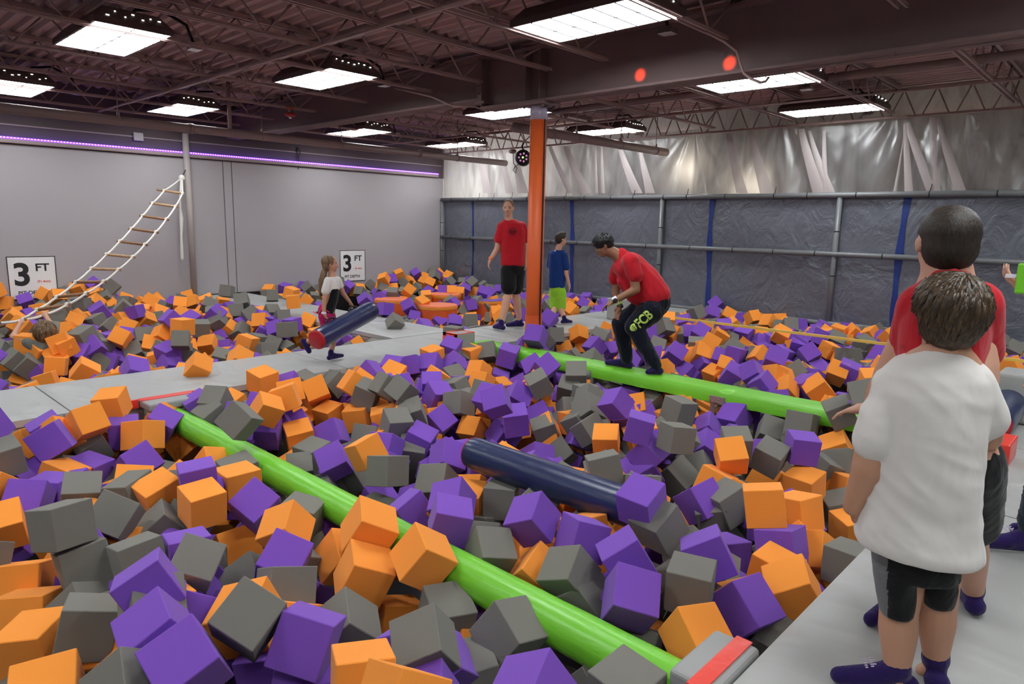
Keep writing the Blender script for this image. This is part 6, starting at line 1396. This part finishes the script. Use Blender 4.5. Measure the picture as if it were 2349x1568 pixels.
0 -360 1076 -8 -38 41 133 0 -349 1098 -5 110 -65 -31 1 -347 1130 -5 -95 3 30 1 -341 912 -4 -101 2 63 2 -332 1031 -10 -105 29 127 1 -342 1072 -15 -132 -50 -30 0 -332 1115 -6 28 -44 11 1 -320 323 -14 110 -27 -126
1 -321 731 -11 -113 -37 126 1 -322 989 -2 -127 -8 70 2 -321 1130 -9 -103 -11 -54 0 -301 545 -16 -77 -51 155 1 -303 737 -6 -96 -55 112 0 -306 1109 -5 -135 22 -89 2 -302 1130 -2 -67 36 -132 0 -289 90 -11 87 21 91
2 -290 316 -13 -69 -44 129 0 -286 460 -15 -69 14 -39 0 -297 694 -11 75 56 144 1 -301 931 -7 -69 -2 151 1 -288 944 -15 17 20 -81 1 -286 1103 -9 147 48 -119 0 -277 744 -5 -58 5 -150 2 -278 770 -13 41 30 -113
0 -279 898 -13 11 -38 79 2 -256 326 -14 0 -40 61 2 -254 834 -10 82 -59 149 0 -230 313 -10 157 -9 -147 2 -239 334 -13 148 24 -133 2 -229 860 -15 20 -9 -18 1 -224 808 -10 18 4 143 1 -213 823 -7 119 58 -140
0 -202 272 -11 82 62 -14 0 -197 630 -11 120 11 46 2 -199 653 -14 -26 -18 42 2 -197 719 -13 141 -12 55 0 -185 609 -11 59 -18 34 1 -177 647 -12 -105 51 73 1 -108 988 -10 -109 -33 -4 0 -106 743 -9 142 -24 20
0 -97 829 -11 73 -5 62 1 -97 1020 -4 19 64 -4 2 -105 1077 -14 -145 39 -48 0 -1324 218 28 -94 62 92 2 -1317 304 18 -149 57 52 1 -1322 381 3 93 -36 -2 0 -1318 452 -1 138 46 57 2 -1311 495 -5 93 17 119
0 -1294 360 11 28 45 121 0 -1271 436 -1 41 -24 95 1 -1253 432 -6 102 -35 140 2 -1257 510 -3 -85 35 121 0 -1242 416 2 -147 26 88 2 -1226 334 -2 -153 -53 -48 0 -1225 370 0 71 -43 133 0 -1210 385 -4 30 27 -157
0 -1176 264 -4 150 -53 113 2 -1164 331 1 67 72 28 0 -1163 455 -15 58 7 67 1 -1162 476 -3 118 -40 85 1 -1147 223 -11 64 18 -51 1 -1147 403 -7 38 73 90 0 -1143 291 -3 -123 -50 34 1 -1135 328 -5 100 -30 85
0 -1132 458 -8 -66 -42 66 2 -1117 198 -7 86 30 9 0 -1128 424 -8 -157 48 -142 1 -1111 243 -6 -89 20 14 0 -1103 277 -2 -153 33 -54 0 -1101 314 -7 13 33 29 1 -1103 475 -4 -37 -18 -84 1 -1094 410 -5 -150 -45 10
1 -1072 515 -5 19 53 -153 2 -1061 470 -4 -15 41 30 0 -1050 413 -3 7 -49 118 0 -1045 433 -6 155 -4 105 0 -1037 196 -5 84 -29 17 0 -1036 312 -8 67 -54 -4 0 -1021 188 -12 -33 -40 68 2 -1011 352 -14 58 13 14
1 -1025 494 -3 100 36 64 2 -1006 205 -4 -25 -54 73 1 -1000 278 -15 75 51 36 0 -1002 301 -6 15 -23 -141 2 -984 325 -11 22 4 -111 1 -965 173 -6 88 7 -140 1 -975 255 -4 121 -39 -129 1 -974 497 -11 -79 -26 61
0 -952 248 -5 17 -52 -147 0 -964 390 -12 97 25 -110 2 -944 172 -7 23 -28 -68 2 -932 245 -5 -145 -28 35 1 -924 304 -2 -39 -17 -49 0 -929 373 -8 57 27 44 1 -922 487 -15 -81 -16 -38 1 -933 505 -15 46 31 135
1 -918 343 -6 100 -35 151 0 -876 331 -13 -50 -14 -70 0 -862 319 -3 57 7 -40 1 -807 515 -14 -105 1 -24 0 -763 242 -13 52 22 146 2 -745 341 -8 -105 8 117 0 -731 135 -14 0 60 50 0 -730 203 -14 -142 -5 -61
2 -728 427 -12 -27 -37 76 2 -729 514 -14 -156 6 34 0 -724 244 -14 -69 -20 -22 0 -724 272 -15 -67 -18 124 1 -722 293 -12 -114 -9 -93 2 -722 363 -15 38 20 -5 0 -1310 883 -6 4 -32 142 0 -1311 937 -6 -15 -25 -26
1 -1318 980 6 -62 -57 35 2 -1323 1107 24 135 11 48 0 -1296 938 5 -50 -24 77 0 -1298 1106 21 -56 33 -90 2 -1287 652 -3 -9 -12 32 1 -1283 951 -4 33 -65 -101 1 -1287 1089 20 61 -46 80 0 -1280 1112 12 -127 -22 45
0 -1275 671 -13 -154 53 151 2 -1277 872 -15 -31 -35 -20 2 -1266 1065 20 -135 -27 -73 1 -1239 690 -3 152 4 -29 2 -1222 649 -10 -59 -11 -145 1 -1228 1075 7 -76 12 114 0 -1206 667 -2 -58 32 -154 0 -1213 690 -9 -90 -65 2
2 -1213 1000 -1 -117 -14 -121 1 -1186 1109 10 64 1 4 2 -1163 1130 0 -153 -25 59 2 -1159 661 -2 111 23 -3 0 -1158 989 -6 8 32 93 1 -1135 658 -15 129 33 -84 1 -1136 948 -2 -150 60 -96 1 -1141 1029 -1 1 18 69
0 -1144 1049 0 -117 25 -23 1 -1120 815 -2 25 -53 -40 1 -1129 997 0 134 20 133 2 -1125 1019 -2 -148 -39 14 2 -1106 1090 -2 150 -39 -8 1 -1092 819 -4 119 30 7 0 -1093 1019 -13 -94 -12 -61 1 -1073 1125 -15 24 4 35
2 -1042 719 -11 44 19 -37 2 -1044 1107 -8 -107 -33 -96 2 -1015 1060 -11 -71 63 68 0 -1013 1084 -4 87 -3 -13 2 -1006 800 -4 -102 -20 24 2 -1007 1035 -12 75 2 84 2 -997 1055 -8 21 47 55 1 -981 954 -4 -15 -19 -148
2 -993 1012 -14 51 -55 7 2 -987 1035 -8 -95 -64 -123 1 -994 1087 -12 -135 38 -19 2 -970 792 -2 -112 -9 69 1 -952 815 -9 45 -37 92 2 -950 1108 -8 16 -42 -109 0 -945 660 -7 83 0 -123 0 -947 869 -11 106 -55 145
0 -936 975 -6 -69 39 -75 0 -938 999 -4 -126 13 -135 1 -947 1130 -8 -84 -40 -97 2 -929 650 -13 -146 10 -147 2 -923 1119 -9 38 12 -57 1 -907 959 -8 33 -2 83 2 -910 988 -10 -24 54 -20 1 -908 1130 -8 87 46 136
2 -890 653 -10 84 -42 -20 0 -885 1040 -3 144 29 79 1 -877 1066 -4 149 24 -4 1 -886 1111 -4 -55 0 -17 1 -884 1130 -11 129 7 80 1 -870 647 -9 -152 28 -139 1 -867 1049 -7 -126 -15 -8 0 -857 874 -11 108 32 90
1 -858 1130 -2 -79 -17 96 0 -844 860 -11 -30 -6 105 2 -834 1035 -7 2 -4 148 0 -825 665 -15 -34 -21 -77 1 -820 732 -11 -53 -29 -122 0 -815 750 -13 -75 43 -72 2 -823 912 -3 85 -32 -21 0 -817 1048 -4 -94 39 -117
2 -817 1124 -13 118 -11 -135 2 -811 888 -12 -135 -1 138 1 -785 1094 -4 68 -2 150 0 -773 824 -11 -106 -48 54 1 -781 968 -7 -71 -30 -82 0 -784 987 -7 -115 -31 -26 1 -775 1050 -15 -85 -29 48 1 -772 1076 -4 127 -4 -104
2 -769 718 -12 -17 -52 -92 1 -756 918 -4 -57 20 88 2 -761 944 -5 12 -45 145 0 -738 646 -13 -103 0 34 2 -729 710 -16 13 -27 -37 2 -734 778 -13 68 -16 135 1 -723 663 -12 151 -71 9 1 -722 729 -15 109 -29 -21
1 -722 977 -13 87 -5 101 2 -576 132 -28 -38 11 155 0 -574 151 -26 151 30 77 0 -585 336 -25 78 -23 -138 1 -565 86 -24 -31 46 86 0 -561 175 -27 152 62 74 2 -565 273 -20 61 58 144 0 -558 298 -26 88 -47 24
0 -568 434 -21 -86 -29 65 1 -568 471 -25 -5 -6 69 0 -552 535 -22 75 1 -32 0 -557 785 -21 122 -61 123 1 -535 279 -25 12 -33 -18 2 -542 440 -26 -60 -31 134 1 -538 682 -24 76 -54 57 2 -537 734 -27 12 -55 -52
1 -519 83 -22 153 30 -100 1 -533 98 -27 -127 -26 -15 2 -534 114 -28 21 -19 -40 1 -521 269 -23 134 30 -100 1 -535 363 -21 101 -21 -6 1 -522 478 -21 -150 -6 -77 1 -526 592 -22 -155 -2 -117 1 -512 225 -26 -33 -3 0
2 -516 454 -22 36 2 -79 0 -518 777 -25 53 -4 67 1 -504 801 -27 -92 38 130 1 -509 1109 -23 48 -21 -126 2 -497 77 -23 -87 26 110 1 -494 110 -27 35 62 65 1 -493 386 -23 97 9 144 0 -486 401 -27 -87 -12 -125
2 -491 435 -23 150 69 -105 1 -490 597 -25 111 -25 10 0 -488 850 -20 -36 -32 64 0 -467 406 -26 -54 -6 -98 0 -472 538 -21 48 -40 -43 1 -472 674 -27 39 -26 -54 0 -473 705 -21 129 37 117 1 -474 807 -26 -135 -27 26
1 -452 117 -24 -57 -7 -78 0 -451 162 -25 -119 12 -17 0 -454 340 -21 -21 39 -142 0 -465 356 -21 -129 45 154 2 -467 433 -20 -81 7 -85 1 -465 508 -23 96 -6 -67 0 -451 516 -26 10 54 73 2 -454 660 -24 -132 40 -74
1 -437 740 -24 -76 1 -99 0 -443 763 -22 -51 0 22 0 -425 100 -24 -57 -5 98 1 -425 266 -28 105 12 -142 1 -420 437 -25 142 41 -40 0 -421 551 -22 71 52 88 2 -414 165 -26 130 -37 -91 2 -400 544 -24 48 -25 87
1 -405 560 -26 108 36 -123 2 -402 693 -27 -58 45 -157 0 -387 86 -26 135 18 5 2 -396 525 -20 -16 -38 -17 0 -386 672 -26 -3 19 -25 2 -399 1073 -20 -20 -21 128 1 -398 1108 -20 133 -33 -122 0 -370 100 -21 -105 22 102
2 -379 138 -21 -58 26 110 1 -377 331 -28 -117 22 -102 1 -373 536 -22 -131 58 140 1 -354 121 -26 67 -8 -134 1 -361 330 -27 -81 48 -143 0 -349 482 -24 -109 -14 19 1 -352 517 -24 33 -63 -78 1 -352 635 -25 -82 55 51
0 -363 665 -27 41 43 138 1 -337 327 -27 -73 -4 -106 0 -338 352 -27 141 16 -74 2 -334 462 -26 108 6 63 0 -336 512 -23 148 -45 -131 0 -342 603 -25 -95 -17 -73 1 -343 661 -28 91 29 -145 0 -345 730 -28 72 15 -124
1 -330 96 -26 -114 62 156 2 -322 497 -26 143 -2 -26 0 -316 570 -21 56 -52 93 2 -320 584 -27 89 -22 144 2 -330 672 -27 -88 -15 -36 2 -322 1052 -27 156 25 44 2 -301 86 -20 38 -12 45 1 -300 108 -21 -148 -43 -44
2 -306 162 -27 56 52 -90 1 -297 309 -27 67 -19 84 2 -297 676 -25 35 43 -155 2 -309 700 -20 -24 11 68 1 -313 825 -21 -155 -63 1 1 -299 901 -27 32 35 -124 0 -286 78 -23 -114 15 -121 0 -294 256 -23 57 -27 -122
1 -284 304 -21 67 -22 99 1 -291 351 -26 -7 38 148 2 -281 476 -20 134 -39 -109 2 -281 658 -21 75 -43 138 0 -293 816 -21 116 -39 3 2 -291 832 -26 16 -5 67 0 -286 1068 -25 156 14 -156 1 -275 118 -24 -43 -21 9
2 -268 382 -23 116 28 -34 0 -278 596 -24 13 30 -125 2 -268 795 -25 63 -30 -21 0 -266 825 -23 -93 -25 12 1 -259 98 -27 121 -10 101 1 -258 117 -23 72 41 -86 0 -254 132 -24 -131 8 -142 2 -246 241 -22 -38 2 -132
0 -247 316 -23 -37 11 -90 0 -250 366 -24 -98 -33 -55 1 -258 625 -21 -12 -31 -151 2 -247 896 -24 -6 39 -77 0 -253 922 -25 145 -39 92 2 -251 943 -25 -66 -4 14 0 -230 300 -27 55 -13 52 1 -242 525 -25 59 -40 20
2 -233 611 -22 15 14 148 0 -224 232 -28 -49 -11 -124 0 -213 251 -28 67 6 -118 2 -219 285 -23 49 34 131 2 -229 365 -24 110 -4 125 0 -217 595 -27 -148 26 53 0 -216 676 -23 23 32 98 1 -213 715 -22 3 -74 85
1 -200 159 -21 78 -26 9 0 -204 289 -25 -38 11 -69 0 -199 304 -26 117 33 -90 0 -211 346 -21 -128 -29 -102 2 -198 551 -25 -155 -30 -52 0 -178 269 -27 128 4 140 0 -182 419 -27 24 -55 58 2 -187 620 -27 8 16 -116
1 -162 248 -22 -152 17 -85 2 -164 312 -21 -47 37 -38 1 -169 408 -27 78 5 46 2 -154 293 -26 -82 24 154 2 -148 311 -26 26 -18 99 1 -152 391 -25 -77 -8 83 1 -147 407 -24 49 -42 -96 2 -140 279 -27 -119 -52 -25
0 -127 373 -26 116 38 -121 2 -130 930 -21 -37 60 9 1 -130 1113 -24 -67 59 40 0 -126 287 -26 -154 -29 -4 0 -117 1130 -22 -155 -26 70 2 -102 237 -27 25 -58 142 0 -97 682 -21 -60 20 -4 0 -103 715 -25 -156 -1 -49
0 -97 732 -21 -79 -32 -11 2 -98 750 -24 143 46 106 0 -97 781 -28 -143 42 58 1 -97 808 -26 -93 39 32 2 -1077 362 -21 -33 -29 -73 0 -930 152 -20 -87 -28 -83 1 -918 368 -21 131 4 -34 2 -922 392 -25 -123 52 132
1 -912 425 -26 42 34 -119 2 -894 423 -21 -31 44 -119 0 -884 520 -21 -99 53 26 2 -866 289 -25 89 51 -151 2 -849 325 -20 125 -32 -28 0 -832 257 -20 -113 17 63 0 -834 355 -28 62 -17 43 0 -845 365 -25 155 -30 4
1 -849 382 -27 53 -32 -44 1 -824 367 -25 -125 21 -4 2 -805 122 -23 85 5 -141 1 -814 210 -27 -62 15 42 2 -789 145 -26 -56 53 41 0 -787 221 -25 82 -39 -101 1 -788 299 -27 -98 -12 -70 0 -783 315 -20 -43 -38 -48
1 -796 447 -28 -1 7 131 1 -775 125 -24 4 74 132 1 -773 202 -27 40 32 138 0 -770 221 -21 -101 36 -135 2 -781 251 -22 65 41 -9 0 -768 408 -24 -42 -23 113 0 -767 449 -22 -93 -26 -136 0 -753 171 -21 127 36 -23
2 -749 201 -21 45 -30 -134 2 -749 486 -21 -49 -27 40 0 -742 393 -20 69 43 -29 2 -1323 913 -23 -128 19 5 2 -1244 856 -20 -43 -20 -72 2 -1192 712 -21 115 -12 -128 1 -1159 687 -21 -134 -48 8 2 -1097 1104 -22 38 15 141
2 -1090 1119 -22 -141 22 -80 1 -1055 963 -26 113 -3 -13 2 -1022 723 -21 -1 -43 -142 2 -952 743 -25 -144 -1 1 0 -935 870 -23 58 -12 -103 2 -916 705 -28 133 7 -91 0 -885 830 -21 -84 -5 115 2 -869 666 -20 -16 -54 144
2 -883 694 -23 -4 -13 -152 2 -879 920 -28 -41 -39 76 0 -819 772 -23 55 -10 -116 2 -800 675 -23 -45 -14 91 0 -805 693 -24 57 27 36 0 -765 774 -25 -130 -14 120 1 -580 164 -38 -63 45 52 0 -574 181 -39 136 -1 128
0 -570 320 -40 -64 -15 106 0 -558 358 -38 58 69 -89 1 -530 254 -39 -133 -42 -24 2 -531 344 -42 -81 -58 -109 1 -544 587 -42 -4 17 -100 2 -528 143 -43 -90 -27 127 2 -513 175 -42 84 -69 31 2 -514 238 -40 18 -15 152
2 -518 272 -40 6 12 9 0 -505 130 -42 -15 12 135 1 -475 338 -38 107 17 92 2 -463 82 -38 -147 66 125 2 -455 295 -40 102 -20 -79 0 -456 376 -39 10 24 89 0 -435 91 -38 -113 -59 -61 2 -440 233 -42 -27 20 20
0 -445 365 -40 90 6 139 1 -432 194 -40 135 69 -49 1 -425 229 -39 -153 65 -59 2 -421 252 -42 -99 3 85 0 -419 283 -40 47 21 -137 1 -416 305 -41 128 -19 -5 1 -416 490 -40 -112 58 71 2 -406 206 -43 131 27 123
1 -408 351 -41 37 19 56 1 -400 369 -41 -73 -8 156 1 -377 66 -41 141 -47 -121 2 -395 235 -39 -136 -26 53 1 -382 322 -39 108 -13 76 1 -371 148 -41 20 29 -155 1 -369 166 -39 -34 31 151 0 -375 388 -43 80 23 -112
1 -344 133 -40 131 1 151 2 -357 142 -40 -42 67 6 1 -341 380 -40 -100 -2 103 2 -334 187 -42 -52 8 -74 1 -320 392 -42 -106 55 -93 2 -336 515 -37 88 36 102 0 -334 578 -39 115 -74 -48 2 -314 46 -40 8 38 76
2 -304 444 -43 -67 10 -25 2 -308 483 -42 -69 33 138 0 -302 593 -41 -48 -18 -97 0 -301 220 -42 -93 -41 13 0 -293 391 -42 -148 3 121 0 -288 533 -38 122 -8 46 1 -269 109 -42 -37 15 -111 0 -270 224 -40 -48 22 120
2 -279 275 -37 65 -12 1 0 -271 434 -38 -118 -36 -131 2 -253 90 -38 45 -35 137 2 -254 402 -38 -92 -64 -153 1 -221 211 -42 -84 -2 102 2 -210 403 -43 -76 24 -79 2 -215 465 -42 -13 -2 36 0 -201 190 -42 -54 -7 112
0 -201 388 -42 -104 -52 135 2 -205 451 -40 145 1 36 1 -183 244 -42 -27 75 -120 2 -185 512 -40 56 -46 17 0 -155 250 -40 -149 2 -153 2 -166 416 -40 -131 23 -79 0 -160 513 -38 137 71 150 1 -138 327 -43 101 1 109
2 -144 379 -40 -35 -37 151 1 -149 431 -38 -40 2 63 1 -113 259 -38 -130 64 145 0 -113 313 -39 -129 48 -47 0 -109 378 -38 29 10 -154 2 -107 408 -40 28 -12 -119 0 -104 760 -37 75 -21 -18 2 -101 819 -42 147 43 -69
0 -99 846 -42 27 -74 -20 0 -100 879 -39 124 -9 51 0 -97 910 -42 108 -19 144 1 -880 149 -40 -89 19 29 1 -872 212 -38 -106 -70 54 2 -868 141 -38 31 -49 -109 2 -854 237 -38 -58 -53 130 0 -837 151 -38 81 -61 84
1 -831 404 -37 -128 -47 32 2 -843 462 -38 101 45 30 1 -738 332 -39 139 40 -111 0 -723 126 -41 62 -50 146 2 -730 215 -38 8 -45 -139 1 -722 227 -39 9 49 94 0 -993 653 -41 146 6 -42 0 -979 661 -40 -21 -9 131
1 -946 670 -41 82 13 -138 0 -862 858 -40 -115 35 43 2 -722 885 -40 -138 -28 -148 1 -724 958 -41 41 29 26'''
grp = 'foam cubes piled in the pits'
proto = {}
for ln in NEAR.strip().split('\n'):
    c, x, y, z, a, b_, d_, sz, lb = ln.split(' ', 8)
    if c not in proto: o = bpy.data.objects.new('foam_cube', CM[c]); proto[c] = o
    else: o = proto[c].copy()
    o.rotation_mode = 'XYZ'; o.location = [int(v)/1000 for v in (x, y, z)]; o.rotation_euler = [int(v)/1000 for v in (a, b_, d_)]
    o.scale = (int(sz)/1000,)*3; COL.objects.link(o); o['label'] = lb; o['category'] = 'foam cube'; o['group'] = grp
v = []; f = []; mi = []
base = CM['O']; bv = [vv.co.copy() for vv in base.vertices]; bf = [tuple(p.vertices) for p in base.polygons]
from mathutils import Euler
arr = np.array([int(q) for q in REST.split()]).reshape(-1, 7)
for r in arr:
    R = Euler([q/50 for q in r[4:7]]).to_matrix(); p = V((r[1]/100, r[2]/100, r[3]/100)); n = len(v)
    v += [R@q+p for q in bv]; f += [tuple(i+n for i in q) for q in bf]; mi += [int(r[0])]*len(bf)
o = mesh_obj('foam_cube_mass', v, f, [M['O'], M['P'], M['G']], mi=mi)
tag(o, 'mass of smaller orange, purple and grey foam cubes filling the farther pits', 'foam cubes', grp, 'stuff')
